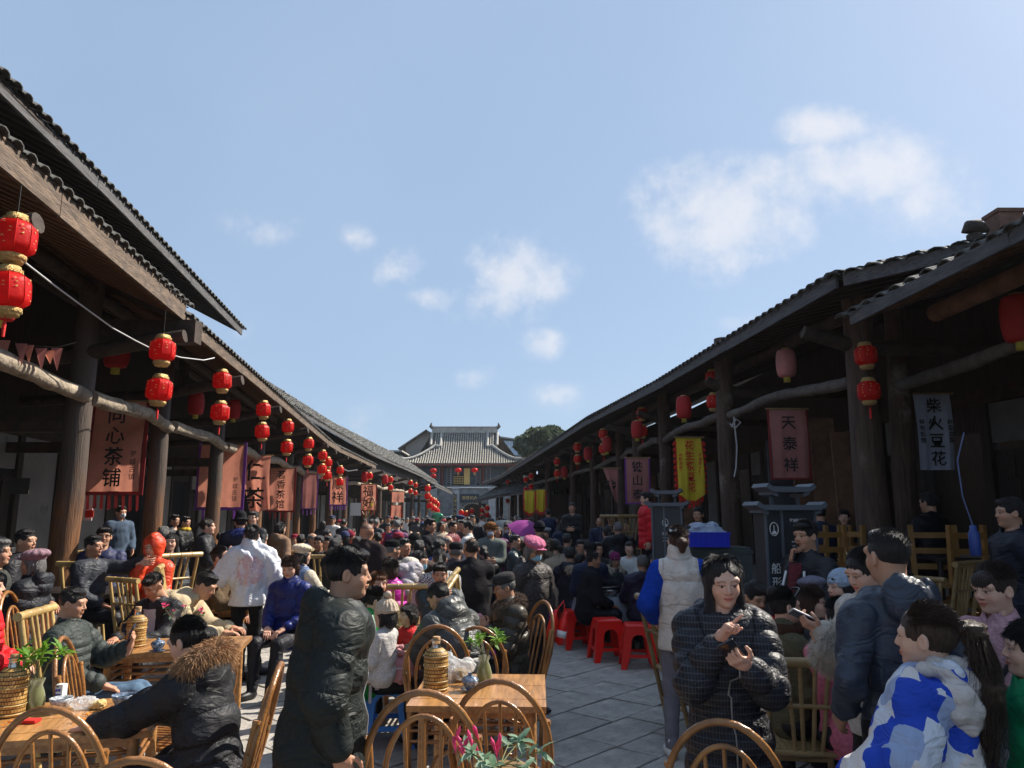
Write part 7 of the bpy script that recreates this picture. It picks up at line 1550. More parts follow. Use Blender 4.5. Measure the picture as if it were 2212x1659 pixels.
person(px=-4,py=1160,D=6.9,yaw=-70,pose='sit',floor=.15,label='man in dark grey tweed coat cut by the left edge',hair='short',hc='grey',q=2,coat=(.055,.057,.052),ck='wool',L_='lap',R_='lap',seed=24)
person(px=-22,py=1232,D=6.0,yaw=-60,pose='sit',label='person in bright red quilted jacket cut by the left edge',fem=True,hair='bob',q=2,coat=(.62,.015,.02),quilt=(.06,.010),t=.03,L_='lap',R_='lap',seed=25)
person(px=371,py=1150,D=9.9,yaw=196,pose='sit',floor=FL,label='girl with long straight hair behind the orange-red coat',fem=True,hair='long',q=1,coat=(.03,.035,.045),L_='lap',R_='lap')
person(px=449,py=1118,D=10.4,yaw=-78,lean=10,floor=.1,label='standing woman in cropped black puffer over a white hem',fem=True,hair='pony',hc='dark',q=1,coat=BLK,t=.04,length='crop',L_='table',R_='hold')
person(px=521,py=1107,D=10.8,yaw=28,floor=.1,label='person in black bucket hat and navy coat with blue fur collar',q=1,hat='bucket',hatc=(.02,.02,.022),coat=(.012,.014,.03),t=.05,furc=(.02,.04,.24),L_='table',R_='table')
person(px=548,py=1103,D=12,yaw=176,floor=FL,label='woman eating in dark coat behind the bucket hat',fem=True,hair='short',q=1,coat=BLK,L_='cup',R_='cup')
person(px=625,py=1200,D=8.2,yaw=168,pose='sit',label='seated woman in royal blue down coat looking down',fem=True,hair='bob',hc='brown',q=2,coat=(.006,.014,.12),ck='gloss',t=.020,quilt=(.12,.006),L_='lap',R_='lap',head=(6,20,0),seed=26)
person(px=654,py=1174,D=9.6,yaw=-38,pose='sit',label='person in cream beret with cream sleeves and pale blue vest',fem=True,hair='bob',q=1,hat='beret',hatc=(.62,.52,.38),coat=(.16,.22,.36),sleeve=((.60,.53,.42),'quilt'),quilt=(.06,.005),L_='table',R_='table')
person(px=606,py=1127,D=13.2,yaw=-30,label='woman in fluffy brown hooded coat standing by the posts',fem=True,hair='bob',q=1,coat=(.24,.15,.10),ck='wool',collar='hood',t=.03,L_='pocket',R_='pocket')
person(px=262,py=1091,D=13.0,yaw=-118,floor=.25,lean=8,label='person in pale mask and slate blue coat at the shop door',q=1,mask='pale',coat=(.07,.10,.15),ck='denim',t=.04,L_='pocket',R_='down')
person(px=377,py=1110,D=14,yaw=-100,floor=.2,label='boy in black jacket standing by the grey panels',q=1,coat=BLK,L_='lap',R_='lap')
person(px=401,py=1114,D=13.8,yaw=-100,floor=.2,label='boy in black jacket with yellow collar beside his friend',q=1,coat=(.016,.016,.016),L_='hold',R_='hold',scarf=(.55,.36,.05))
person(px=354,py=1136,D=12,yaw=5,pose='sit',floor=FL,label='grey-haired person in grey coat seated with back turned near the second post',hc='grey',q=1,coat=GRY,L_='lap',R_='lap')
# centre
gL = person(px=820,py=1268,D=6.35,yaw=-82,pose='sit',lean=8,label='seated woman in bright green down coat hugging a small child',fem=True,hair='lowbun',q=2,coat=(.008,.27,.045),ck='gloss',t=.032,quilt=(.11,.009),L_='lap',R_=((-.02,.34,-.28),'relax',(0,0,-1),None),head=(4,16,0),seed=27)
kd = P(834,1292,5.05)
person(px=834,py=1292,D=5.95,yaw=70,pose='sit',scale=.60,label='small child in knitted pompom hat on the green woman\'s lap',fem=True,hair='bob',q=2,hat='pom',hatc=(.52,.42,.32),coat=(.52,.49,.47),ck='wool',t=.03,hs=1.45,L_='lap',R_='lap',pants=(.5,.48,.46))
person(px=818,py=1233,D=7.3,yaw=-152,pose='sit',label='woman with ginger fringe behind the green coat',fem=True,hair='bob',hc='auburn',q=2,coat=(.10,.08,.03),L_='lap',R_='lap')
person(px=884,py=1302,D=6.9,yaw=120,pose='sit',label='child in bright red sleeve behind the small child',fem=True,hair='bob',q=1,hs=1.1,coat=(.62,.02,.02),quilt=(.06,.006),L_='table',R_='table')
person(px=951,py=1215,D=8.0,yaw=186,pose='sit',label='man facing the camera with a hand over his mouth',hair='short',q=2,coat=(.035,.045,.05),t=.026,R_=((-.16,.22,.04),'relax',(-.2,-1,0),(-.9,.1,.2)),L_='table',head=(0,6,0),seed=28,smile=1)
person(px=938,py=1262,D=6.3,yaw=42,pose='sit',lean=20,hunch=22,label='man in charcoal hooded down jacket bent over the table',hair='buzz',q=2,collar='hood',coat=(.055,.058,.056),ck='gloss',t=.034,quilt=(.12,.008),L_='table',R_='table',head=(20,30,0),seed=29)
oC = person(px=1083,py=1234,D=6.7,yaw=112,pose='sit',lean=8,label='old man in flat cap with fur collar holding a pink cup',hair='balding',hc='grey',tone='o',old=True,q=2,hat='cap',hatc=(.045,.042,.042),coat=(.045,.038,.028),ck='gloss',t=.034,furc=(.11,.06,.035),quilt=(.10,.007),L_='cup',R_='cup',head=(-8,14,0),seed=30)
pN = person(px=1158,py=1161,D=7.2,yaw=-142,label='woman in pink newsboy cap and blue mask walking with red bottles',fem=True,hair='bob',hc='grey',q=2,tone='o',old=True,hat='newsboy',hatc=(.55,.17,.27),mask='blue',glasses=True,collar='hood',coat=(.050,.042,.040),t=.030,quilt=(.20,.006),L_='down',R_='down',head=(0,16,0),seed=31)
person(px=843,py=1204,D=8.3,yaw=22,pose='sit',label='person in magenta and silver padded jacket with raised arm',fem=True,hair='bob',hc='dark',q=2,coat=(.62,.03,.42),ck='gloss',sleeve=(fab((.36,.33,.36),'gloss'),'quilt'),quilt=(.09,.010),t=.036,R_='head',L_='table',seed=32)
person(px=911,py=1187,D=9.0,yaw=-120,pose='sit',label='woman with long hair and mask leaning her head on her hand',fem=True,hair='long',q=1,mask='blue',coat=(.55,.50,.42),ck='wool',R_='head',L_='table',head=(0,14,0))
person(px=950,py=1183,D=8.9,yaw=8,pose='sit',label='woman in black and white houndstooth coat with ponytail',fem=True,hair='pony',q=1,cmat=M_hound,t=.03,L_='table',R_='table')
person(px=985,py=1168,D=10.2,yaw=18,pose='sit',label='man in black cap and mauve-grey coat seated with his back turned',q=1,hat='cap',hatc=(.02,.02,.022),coat=(.085,.07,.08),ck='wool',t=.04,L_='table',R_='table',fat=1,hc='grey')
person(px=1018,py=1160,D=9.3,yaw=24,pose='sit',label='balding man in black sleeveless coat on the purple stool',hair='balding',tone='o',q=1,coat=(.022,.02,.022),ck='wool',t=.04,L_='table',R_='table',fat=1)
person(px=793,py=1130,D=9.4,yaw=-18,label='shaven-headed man in dark brown jacket standing in the crowd',hair='bald',scalp=.75,tone='o',q=1,coat=(.032,.024,.024),ck='wool',t=.04,L_='down',R_='pocket',fat=1)
person(px=928,py=1118,D=12.6,yaw=-104,label='tall man in black jumper with white and green band',q=1,hair='short',tone='o',coat=BLK,ck='wool',L_='table',R_='down')
person(px=1012,py=1124,D=12.8,yaw=84,label='man in white knitted cardigan facing left in the crowd',q=1,hair='short',coat=(.62,.61,.58),ck='wool',t=.03,L_='table',R_='table')
person(px=1060,py=1127,D=12.3,yaw=180,label='person in brown fur hat and mask with hands clasped',q=1,hat='fur',hatc=(.17,.075,.03),mask='pale',coat=(.13,.15,.135),ck='cotton',t=.03,L_='clasp',R_='clasp')
person(px=1112,py=1155,D=11.4,yaw=-102,label='man in dark teal leather jacket with shaved sides',q=1,hair='buzz',coat=(.03,.05,.055),ck='gloss',L_='table',R_='table')
person(px=1096,py=1127,D=14.6,yaw=172,label='man with mask and black hood looking at his hands',q=1,mask='pale',coat=NAVY,L_='hold',R_='hold',head=(0,16,0))
person(px=848,py=1163,D=10.6,yaw=-58,pose='sit',label='man in black baseball cap seated behind the magenta jacket',q=1,hat='cap',hatc=(.012,.012,.014),coat=(.03,.028,.03),L_='table',R_='table',hc='grey')
person(px=872,py=1163,D=11,yaw=-122,pose='sit',label='young man with shaved hair speaking beside the black cap',q=1,hair='buzz',coat=BLK,L_='lap',R_='lap')
# right middle
person(px=1280,py=1192,D=10.4,yaw=-84,pose='sit',lean=14,label='man in black coat on a red stool stretching an arm over the basin',q=2,hair='buzz',tone='o',old=True,coat=(.018,.017,.022),ck='wool',t=.034,L_=((.0,.50,-.13),'relax',(0,0,-1),None),R_='lap',pants=(.012,.014,.02),seed=33)
person(px=1330,py=1192,D=11.7,yaw=196,pose='sit',label='woman in plum knitted hat with cream fur collar at the basin',fem=True,q=2,hair='bob',hc='grey',tone='o',old=True,hat='beanie',hatc=(.20,.03,.10),coat=(.03,.03,.035),furc=(.60,.52,.40),L_='table',R_='table',head=(0,14,0),seed=34)
person(px=1387,py=1198,D=10.2,yaw=8,pose='sit',label='person in navy hooded coat seated with back to the basin table',q=1,hc='grey',collar='hood',coat=(.018,.016,.04),t=.04,L_='table',R_='table')
person(px=1232,py=1182,D=11.2,yaw=-26,pose='sit',label='person in dark navy coat left of the black-coated man',q=1,coat=(.014,.015,.025),t=.034,pants=(.16,.20,.30),pm='denim',L_='table',R_='table',collar='hood')
person(px=1254,py=1196,D=11.0,yaw=-60,pose='sit',label='person with pale fur hood trim wedged between two black coats',fem=True,q=1,coat=BLK,collar='hood',furc=(.42,.33,.24),L_='table',R_='table')
person(px=1193,py=1167,D=12,yaw=4,pose='sit',label='person in cream coat with fur hood and dark backpack straps',fem=True,q=1,coat=(.46,.46,.42),collar='hood',furc=(.52,.46,.38),t=.04,L_='table',R_='table')
person(px=1254,py=1165,D=13,yaw=178,pose='sit',label='man in glasses facing the camera behind the red stools',q=1,glasses=True,coat=BLK,L_='table',R_='table')
person(px=1412,py=1194,D=11.6,yaw=176,pose='sit',label='woman leaning forward left of the cream vest',fem=True,q=1,hair='bob',coat=(.03,.02,.03),L_='table',R_='table',head=(0,14,0))
person(px=1418,py=1174,D=12.6,yaw=10,pose='sit',label='person in dark knitted hat behind the leaning woman',q=1,hat='beanie',hatc=(.02,.025,.04),coat=NAVY,L_='table',R_='table')
person(px=1323,py=1186,D=12.7,yaw=0,pose='sit',label='person with cropped grey hair in teal coat behind the plum hat',q=1,hc='grey',hair='buzz',coat=(.02,.07,.09),L_='table',R_='table')
person(px=1335,py=1127,D=12.8,yaw=2,label='large person in black hooded coat standing with back turned on the right',q=1,hc='grey',collar='hood',coat=(.010,.010,.014),t=.06,length='long',L_='table',R_='table',fat=1)
person(px=1311,py=1137,D=13.6,yaw=16,pose='sit',floor=.25,label='person in green checked coat with hair clip on the right',fem=True,q=1,hair='lowbun',cmat=M_gcheck,L_='table',R_='table')
person(px=1165,py=1124,D=11.6,yaw=8,label='person in brown camouflage jacket and mask seen from behind',q=1,hat='beanie',hatc=(.015,.015,.02),cmat=M_camo,t=.04,L_='table',R_='table')
person(px=1236,py=1085,D=15.2,yaw=164,floor=.55,label='man in long black coat with folded hands on the right platform',q=1,coat=(.012,.012,.014),length='long',L_='clasp',R_='clasp')
person(px=1396,py=1062,D=12.2,yaw=92,floor=.55,label='person in scarlet down jacket standing on the right platform',fem=True,q=1,coat=(.60,.012,.02),t=.045,quilt=(.12,.008),collar='hood',L_='down',R_='down')
person(px=1184,py=1099,D=17,yaw=20,floor=.55,label='person in navy jacket near the small yellow pennants',q=1,coat=(.014,.02,.06),L_='table',R_='table')
person(px=1295,py=1118,D=16.5,yaw=170,pose='sit',floor=.55,label='bald elder seated in the shade of the right arcade',q=1,hair='bald',scalp=.4,tone='o',coat=NAVY,L_='lap',R_='lap')
person(px=1319,py=1108,D=15.8,yaw=182,pose='sit',floor=.62,label='elder in dark beret seated in the right arcade',q=1,hat='beret',hatc=(.015,.015,.018),tone='o',coat=NAVY,L_='lap',R_='lap')
person(px=1508,py=1094,D=12,yaw=150,pose='sit',floor=.55,label='man seated in shade below the yellow banner',q=1,coat=BLK,L_='lap',R_='lap')
person(px=1770,py=1090,D=10.6,yaw=0,pose='sit',floor=.6,label='person in navy coat with back turned behind the ladder chairs',q=1,coat=NAVY,L_='table',R_='table')
person(px=1823,py=1100,D=10.9,yaw=150,pose='sit',floor=.6,label='woman with pale hood edge seated beside the thick right post',fem=True,q=1,coat=BLK,L_='lap',R_='lap')
person(px=1898,py=1090,D=10.8,yaw=60,pose='sit',floor=.6,label='dark seated figure between the two right posts',q=1,coat=(.01,.01,.014),L_='table',R_='table')
person(px=2005,py=1062,D=9.2,yaw=30,pose='sit',floor=.62,label='dark seated figure beneath the pale blue-white banner',q=1,coat=(.01,.01,.014),t=.04,L_='table',R_='table')
person(px=2180,py=1072,D=5.6,yaw=80,floor=.25,label='tall dark figure with a blue bottle strap at the right edge',q=1,coat=(.012,.014,.024),t=.04,L_='down',R_='down')
person(px=1950,py=1230,D=6.6,yaw=-60,pose='sit',label='dark-haired person in brown coat behind the cropped-hair man',q=1,coat=(.05,.03,.025),L_='lap',R_='lap')
person(px=-70,py=1330,D=4.3,yaw=-80,pose='sit',label='x',q=0) if False else None

# ---------------------------------------------------------------- things held and worn
def held(name, info, sx, dims, m, label, cat, fwd=.085, up=-.035, rot=(0,0,0), side=0, parts=None):
    w_, M = info['hands'][sx]; c = hand_point(info, sx, fwd, up, side); t = empty(name, world_of(info, c), 0, label, cat)
    Rw = Matrix(rotz(info['root'].rotation_euler[2]).tolist()) @ Matrix(M.tolist()); t.rotation_euler = (Rw @ Euler(rot).to_matrix()).to_euler()
    V, F = surface([box_((0,0,0), tuple(v/2 for v in dims), min(dims)*.45)], max(min(dims)/3, .004)); link('body', np_mesh('body', V, F), t, m)
    if parts: parts(t)
    return t
def scr(t): MB().box((0,0,.0055),(.066,.140,.001)).build('screen', M_screen, t); MB().lathe([(.006,-.0062),(.006,-.005)], (-.02,.055,0), 10).build('camera_lens', M_screen, t)
M_phk = mat('phone_black', (.015,.015,.018), .25, coat=.4); M_phw = mat('phone_silver', (.5,.48,.5), .3)
held('phone', ph, -1, (.074,.152,.010), M_phk, 'black smartphone held by the frowning woman', 'phone', .10, -.030, (-.3,.2,-.2), parts=scr)
held('phone', mW, -1, (.074,.152,.010), mat('phone_navy', (.012,.018,.06), .25, coat=.4), 'dark blue smartphone held up by the man on the left', 'phone', .10, -.03, (0,0,0), parts=scr)
held('phone', mP, 1, (.070,.145,.010), M_phk, 'black phone pressed to the ear of the standing man', 'phone', .07, -.025, (0,0,.2), parts=scr)
held('phone', mP, -1, (.070,.145,.010), mat('phone_lilac', (.45,.38,.50), .3), 'lilac phone in the lower hand of the man making a call', 'phone', .10, -.030, parts=scr)
held('phone', wF, -1, (.072,.150,.010), M_phw, 'silver-edged phone held by the woman in the fur coat', 'phone', .10, -.030, parts=scr)
def cupp(t): MB().lathe([(.030,-.055),(.034,-.05),(.034,.04),(.030,.045),(.030,.075),(.026,.082)], n=18).build('cup_wall', mat('rose_enamel', (.52,.20,.24), .35, coat=.3), t)
held('pink_cup', oC, 1, (.060,.060,.09), mat('rose_enamel', (.52,.20,.24)), 'dusty pink insulated cup in the old man\'s hands', 'cup', .075, -.045, (pi/2,0,0), parts=cupp)
# red bottles carried low by the pink cap woman
p = P(1205,1352,6.9); t = empty('red_bottles', (p.x,p.y,p.z), .2, 'pair of red drink bottles in clear red wrap carried low', 'bottles')
for sx in (-1,1): b = MB(); b.lathe([(.03,-.15),(.045,-.14),(.045,.0),(.040,.05),(.018,.10),(.018,.13),(.012,.135)], (sx*.047,0,0), 14); b.build('bottle', M_rplas, t)
MB().lathe([(.0455,-.09),(.046,-.09),(.046,-.03),(.0455,-.03)], (.047,0,0), 14).build('label_sleeve', M_white, t); MB().tube([(-.04,0,.13),(0,0,.22),(.04,0,.13)], .006, 6).build('carry_loop', M_rplas, t); t.rotation_euler = (0,.25,.2)
V, F = surface([ell((0,0,0), (.05,.05,.06)), cap((0,0,.02), (0,0,.12), .045, .05)], .01, wrinkle(.006, 40)); o = link('magenta_glove', np_mesh('glove', V, F), pN['root'], fab((.42,.02,.36), 'wool')); 
w_, M = pN['hands'][-1]; o.location = w_+M @ A((0,.05,0)); o.rotation_euler = (0,0,0)
# pink backpack on the blue stool
bp0 = P(838,1478,6.15); bp0 = Vector((bp0.x, bp0.y, .525)); t = empty('pink_backpack', bp0, radians(12), 'dusty pink backpack lying on the blue stool', 'backpack'); M_bp = fab((.52,.24,.24), 'nylon')
V, F = surface([box_((0,0,.10), (.20,.14,.10), .08), ell((-.14,0,.13), (.10,.13,.10)), ell((.12,.02,.15), (.12,.12,.09))], .009, wrinkle(.012, 22, 4)); link('bag_body', np_mesh('bag_body', V, F), t, M_bp)
V, F = surface([box_((.02,-.13,.08), (.13,.035,.06), .03)], .008, wrinkle(.006, 30, 4)); link('front_pocket', np_mesh('front_pocket', V, F), t, M_bp)
V, F = surface([cap((-.16,-.08,.21), (.02,-.10,.245), .022, .022), cap((.02,-.10,.245), (.18,-.04,.20), .022, .022), cap((-.12,.05,.24), (.10,.06,.25), .022, .022)], .007, wrinkle(.004, 40, 4)); link('shoulder_strap', np_mesh('shoulder_strap', V, F), t, M_bp)
b = MB(); b.bar((-.09,-.165,.14),(-.09,-.165,-.02), .03, .006, (0,-1,0)); b.bar((-.14,-.15,.02),(-.14,-.14,-.12), .022, .005, (0,-1,0)); b.build('webbing', mat('grey_webbing', (.35,.34,.36), .7), t); MB().box((-.09,-.172,.07),(.045,.012,.035)).build('buckle', M_phk, t)
MB().tube([(-.12,-.172,.12),(.0,-.178,.135),(.14,-.168,.125)], .004, 5).build('zip', mat('pale_zip', (.5,.5,.52), .4), t)
# umbrellas in the crowd
for (x, y, D, m_, lb, r) in ((1150,1127,14.0,mat('magenta_umbrella', (.42,.06,.34), .5, transl=.4),'magenta umbrella open low in the crowd on the right',.40),(1108,1128,15.5,mat('black_umbrella', (.03,.04,.05), .5),'black umbrella behind the magenta one',.45)):
    p = P(x, y, D); t = empty('umbrella', p, 0, lb, 'umbrella', 'open umbrellas in the crowd'); b = MB(); n = 8; vs = [(0,0,.0)]
    for k, (rr, z) in enumerate(((.35,-.04),(.7,-.12),(1,-.26))): vs += [(r*rr*cos(2*pi*i/n), r*rr*sin(2*pi*i/n), z) for i in range(n)]
    b.add(vs, [(0,1+i,1+(i+1)%n) for i in range(n)]+[(1+k*n+i, 1+(k+1)*n+i, 1+(k+1)*n+(i+1)%n, 1+k*n+(i+1)%n) for k in range(2) for i in range(n)], True); b.build('canopy', m_, t)
    b = MB(); [b.tube([(0,0,-.02),(r*.7*cos(2*pi*i/n), r*.7*sin(2*pi*i/n), -.14),(r*cos(2*pi*i/n), r*sin(2*pi*i/n), -.27)], .004, 4) for i in range(n)]; b.build('rib', M_signe, t); MB().tube([(0,0,.06),(0,0,-.8)], .008, 6).build('shaft', M_signe, t); t.rotation_euler = (.25,.45 if 'magenta' in lb else .1,0)
# ponytail of the girl, as real strands
def strands(name, parent, paths, m, wd=.0016):
    b = MB()
    for pts in paths:
        pts = [Vector(p) for p in pts]; vs = []
        for i, p in enumerate(pts): d = (pts[min(i+1,len(pts)-1)]-pts[max(i-1,0)]).normalized(); s_ = d.cross(Vector((rnd.uniform(-1,1),rnd.uniform(-1,1),.2))).normalized() if i == 0 else s_; w_ = wd*(1-.7*i/(len(pts)-1)); vs += [p-s_*w_, p+s_*w_]
        b.add(vs, [(2*i, 2*i+1, 2*i+3, 2*i+2) for i in range(len(pts)-1)], True)
    return b.build(name, m, parent)
def ponytail(info, ln, n, spread, hm, seed=0):
    q = random.Random(seed); HR, hc_, hs = info['HR'], info['hcn'], info['hs']; base = hc_+HR @ A((0,-.125,.035))*hs; paths = []
    V, F = surface([cap(base, base+A((0,-.05,.01)), .024, .036, k=.03), cap(base+A((0,-.05,.0)), base+A((0,-.075,-.22)), .040, .058, k=.04), cap(base+A((0,-.075,-.22)), base+A((0,-.03,-ln*.82)), .056, .026, k=.04)], .008, wrinkle(.010, 42, 2)); link('ponytail', np_mesh('ponytail', V, F), info['root'], hm)
    for i in range(n):
        a, r = q.uniform(0,6.28), q.uniform(.5,1)**.5; ox, oy = cos(a)*r, sin(a)*r; l = ln*q.uniform(.55,1.08); wv = q.uniform(-.5,.5); fl = 1+.8*(q.random() < .12)*q.random()
        paths.append([base+A((ox*.02, -.01+oy*.02, 0)), base+A((ox*.035*fl, -.06+oy*.035, .0)), base+A((ox*.062*fl, -.08+oy*.060, -l*.30)), base+A((ox*.068*fl+wv*.02, -.07+oy*.065, -l*.6)), base+A((ox*.060*fl+wv*.05, -.04+oy*.05, -l*.85)), base+A((ox*.045+wv*.07, -.03+oy*.04, -l))])
    strands('ponytail_strands', info['root'], paths, hm, .0019)
    b = MB(); b.tube([base+A((.024*cos(a), -.018, .024*sin(a))) for a in np.linspace(0,2*pi,12)], .007, 6); b.build('hair_tie', M_black, info['root'])
ponytail(gP, .68, 1500, .05, HAIR['girl'], 3); 
def headhair(info, n, hm, seed, kind='back'):
    """fine swept strands lying on the hair"""
    q = random.Random(seed); HR, hc_, hs = info['HR'], info['hcn'], info['hs']; paths = []
    for i in range(n):
        if kind == 'back':
            th = q.uniform(-1.9,1.9); ph0 = q.uniform(.1,1.0)
            def pt(u): 
                a = th*(1-u*.85); e = 1.30-(1.30-.2)*u*1.0-.5*(1-u)*abs(th)/1.9; c = cos(e); return A((sin(a)*c*.090, cos(a)*c*.108*(1-u)-(u)*.118*1.0-.016, .030+.101*sin(e)*(1-u*.55)))
        paths.append([hc_+HR @ (pt(u)*1.0+A((q.uniform(-.003,.003),0,q.uniform(0,.003))))*hs for u in np.linspace(0,1,6)])
    strands('swept_strands', info['root'], paths, hm, .0011)
# fringe for the girl in pink, printed patch and strap
def addhead(info, prims, vx, nm, m, disp=None):
    V, F = surface(prims, vx, disp); return link(nm, np_mesh(nm, xf(V, info['HR'], info['hcn'], info['hs']), F), info['root'], m)
addhead(gR, [ell((0,.066,.056), (.058,.024,.036), k=.02), ell((0,.080,.038), (.050,.012,.026), k=.015)], .005, 'fringe', HAIR['dark'], lambda X,Y,Z: .002*np.sin(X*420))
def on_front(info, x, z, dy=.012):
    co = info['coat']; V = np.empty(len(co.data.vertices)*3, np.float32); co.data.vertices.foreach_get('co', V); V = V.reshape(-1,3); d = (V[:,0]-x)**2+(V[:,2]-z)**2; m = d < .0006; 
    if not m.any(): return A((x,.2,z))
    return A((x, V[m][:,1].max()+dy, z))
pa = [on_front(gR, x, z) for x, z in ((-.15,1.40),(-.08,1.28),(0,1.16),(.08,1.05),(.14,.98))]; MB().tube(pa, .014, 6).build('bag_strap', M_black, gR['root'])
pc = on_front(gR, .095, 1.24, .006); o = MB().box((0,0,0),(.12,.008,.13)).build('sewn_patch', M_rcloth, gR['root']); o.location = pc; MB().box((0,.005,0),(.108,.004,.118)).build('patch_face', M_wcloth, o); text('Outdoor', .026, M_rcloth, o, (0,.009,.035), (pi/2,0,pi)); text('SPORT', .030, M_black, o, (0,.009,-.002), (pi/2,0,pi)); text('CLUB', .026, M_black, o, (0,.009,-.035), (pi/2,0,pi))
# shirt fronts
def bib(info, col, w_=.055, z0=-.05, z1=-.30, m=None):
    nk, f2, s2 = info['nk'], info['f2'], info['s2']; V = np.empty(len(info['coat'].data.vertices)*3, np.float32); info['coat'].data.vertices.foreach_get('co', V); V = V.reshape(-1,3); b = MB(); rows = []
    for u in np.linspace(z0, z1, 9):
        c = nk+s2*u; r = []
        for x in np.linspace(-1,1,5):
            xx = x*w_*(1-.35*(u-z0)/(z1-z0)); m_ = (np.abs(V[:,0]-c[0]-xx) < .02) & (np.abs((V-c) @ s2) < .02); y = (V[m_] @ f2).max() if m_.any() else (c @ f2)+.12; base_ = A((c[0]+xx,0,0))+f2*y+s2*(c @ s2); r.append(base_+f2*.006)
        rows.append(r)
    vs = [p for r in rows for p in r]; b.add(vs, [(i*5+j, (i+1)*5+j, (i+1)*5+j+1, i*5+j+1) for i in range(8) for j in range(4)], True); b.build('shirt_front', m, info['root'])
bib(mD, None, .07, -.02, -.34, M_strp)
bib(mP, None, .035, -.04, -.26, fab((.14,.03,.035), 'wool')); 
for sx in (-1,1):
    pts = [on_front(mP, sx*(.055+.01*k), 1.36-.09*k, .010) for k in range(6)]; MB().tube(pts, .010, 6).build('white_edging', M_white, mP['root'])
V, F = surface([cap(A((0,-.0,1.06)), A((0,0,.98)), .155, .158, R=np.eye(3), sc=(1.05,.8,1))], .02) if False else (None, None)
# sunglasses and hair slides
MB().tube([tuple(wO['hcn']+wO['HR']@A(v)) for v in ((-.085,.03,.07),(-.05,.085,.115),(0,.10,.12),(.05,.085,.115),(.085,.03,.07))], .006, 6).build('sunglasses', M_phk, wO['root'])
b = MB(); c = vs_['hcn']+vs_['HR']@A((-.045,-.085,.085)); b.add([tuple(c+vs_['HR']@A(v)) for v in ((0,0,0),(-.030,-.012,.014),(-.028,-.014,-.012),(.030,-.012,.016),(.028,-.014,-.010))], [(0,1,2),(0,4,3)]); b.build('bow_clip', M_white, vs_['root'])
c = wW['hcn']+wW['HR']@A((0,-.12,.07)); MB().tube([tuple(c+A((x,-.004-(.0)*x,.0)))for x in (-.04,-.02,0,.02,.04)], .007, 6).build('pearl_clip', M_white, wW['root'])
addhead(wW, [ell((0,-.12,.06), (.055,.045,.05))], .007, 'hair_knot', HAIR['black'], wrinkle(.005,70))
headhair(gP, 520, HAIR['girl'], 4); headhair(vs_, 260, HAIR['brown'], 5); headhair(fH, 200, HAIR['black'], 6)
# spare hood of the geometric jacket is plain cream
hb = gP['nk']-gP['f2']*.13; V, F = surface([ell(hb+A((0,0,-.03)), (.165,.075,.155), R=rotx(-.25).T), cap(hb+A((-.13,.10,.07)), hb+A((.13,.10,.07)), .03, .03, k=.05)], .009, wrinkle(.018, 15, 8)); link('cream_hood', np_mesh('cream_hood', V, F), gP['root'], fab((.52,.46,.42), 'gloss'))
# white cuff fur
for sx in (1,-1):
    el, wrp, *_ = wF['arms'][sx]; d = nv(wrp-el); link('fur_cuff', fur([wrp-d*.20, wrp-d*.02], .075, 6500, .048, 9+sx, wd=.0016), wF['root'], mat('offwhite_fur', (.62,.56,.48), .85, 0, 1, .25, 25, sheen=.3)); V, F = surface([cap(wrp-d*.20, wrp-d*.03, .075, .070)], .012); link('cuff_core', np_mesh('cuff_core', V, F), wF['root'], mat('offwhite_core', (.50,.45,.38), .9, .8, 60))
# white hem and striped band
o = None
# blue bottle on strap at the right edge
p = P(2105,1168,5.2); t = empty('blue_bottle', p, 0, 'blue water bottle hanging on a pale strap at the right', 'bottle'); MB().lathe([(.03,-.10),(.036,-.09),(.036,.05),(.022,.07),(.022,.10),(.012,.105)], n=14).build('bottle_body', mat('blue_bottle_plastic', (.02,.05,.22), .4), t); MB().tube([(0,0,.1),(-.05,0,.3),(-.06,.0,.55),(.02,.02,.75)], .005, 6).build('strap', mat('pale_strap', (.10,.13,.25), .8), t)
t = empty('wicker_basket', G(2090,1275,.3), 0, 'tall wicker back basket behind the right bamboo chairs', 'basket'); MB().lathe([(.12,0),(.15,.3),(.20,.62),(.205,.66),(.19,.66),(.14,.3)], n=20).build('woven_wall', mat('basket_weave', (.20,.10,.05), .7, 1.0, 40, .5, 30), t); MB().tube([(.205*cos(a),.205*sin(a),.66) for a in np.linspace(0,2*pi,20)], .014, 6).build('rim', M_bambd, t)

# ---------------------------------------------------------------- crowd further down the street
q = random.Random(11); protos = []
PS = [dict(pose='sit',hair='short'),dict(pose='sit',hair='buzz'),dict(pose='sit',hair='bob',fem=True,L_='table',R_='table'),dict(pose='sit',hair='balding',hc='grey',tone='o'),dict(pose='sit',hair='short',hat='cap'),dict(pose='sit',hair='bob',fem=True,hat='beanie'),dict(pose='sit',hair='lowbun',fem=True,lean=15),
      dict(pose='stand',hair='short'),dict(pose='stand',hair='long',fem=True),dict(pose='stand',hair='short',L_='table',R_='hold'),dict(pose='stand',hair='bob',fem=True,hat='beret'),dict(pose='stand',hair='buzz',length='long')]
for k, s_ in enumerate(PS):
    s_ = dict(s_); s_.setdefault('L_', 'lap' if s_['pose'] == 'sit' else 'down'); s_.setdefault('R_', 'lap' if s_['pose'] == 'sit' else 'pocket')
    i = person(loc=(0,0,0), q=0, label='x', t=.028, seed=k, **s_); protos.append((i['root'], s_))
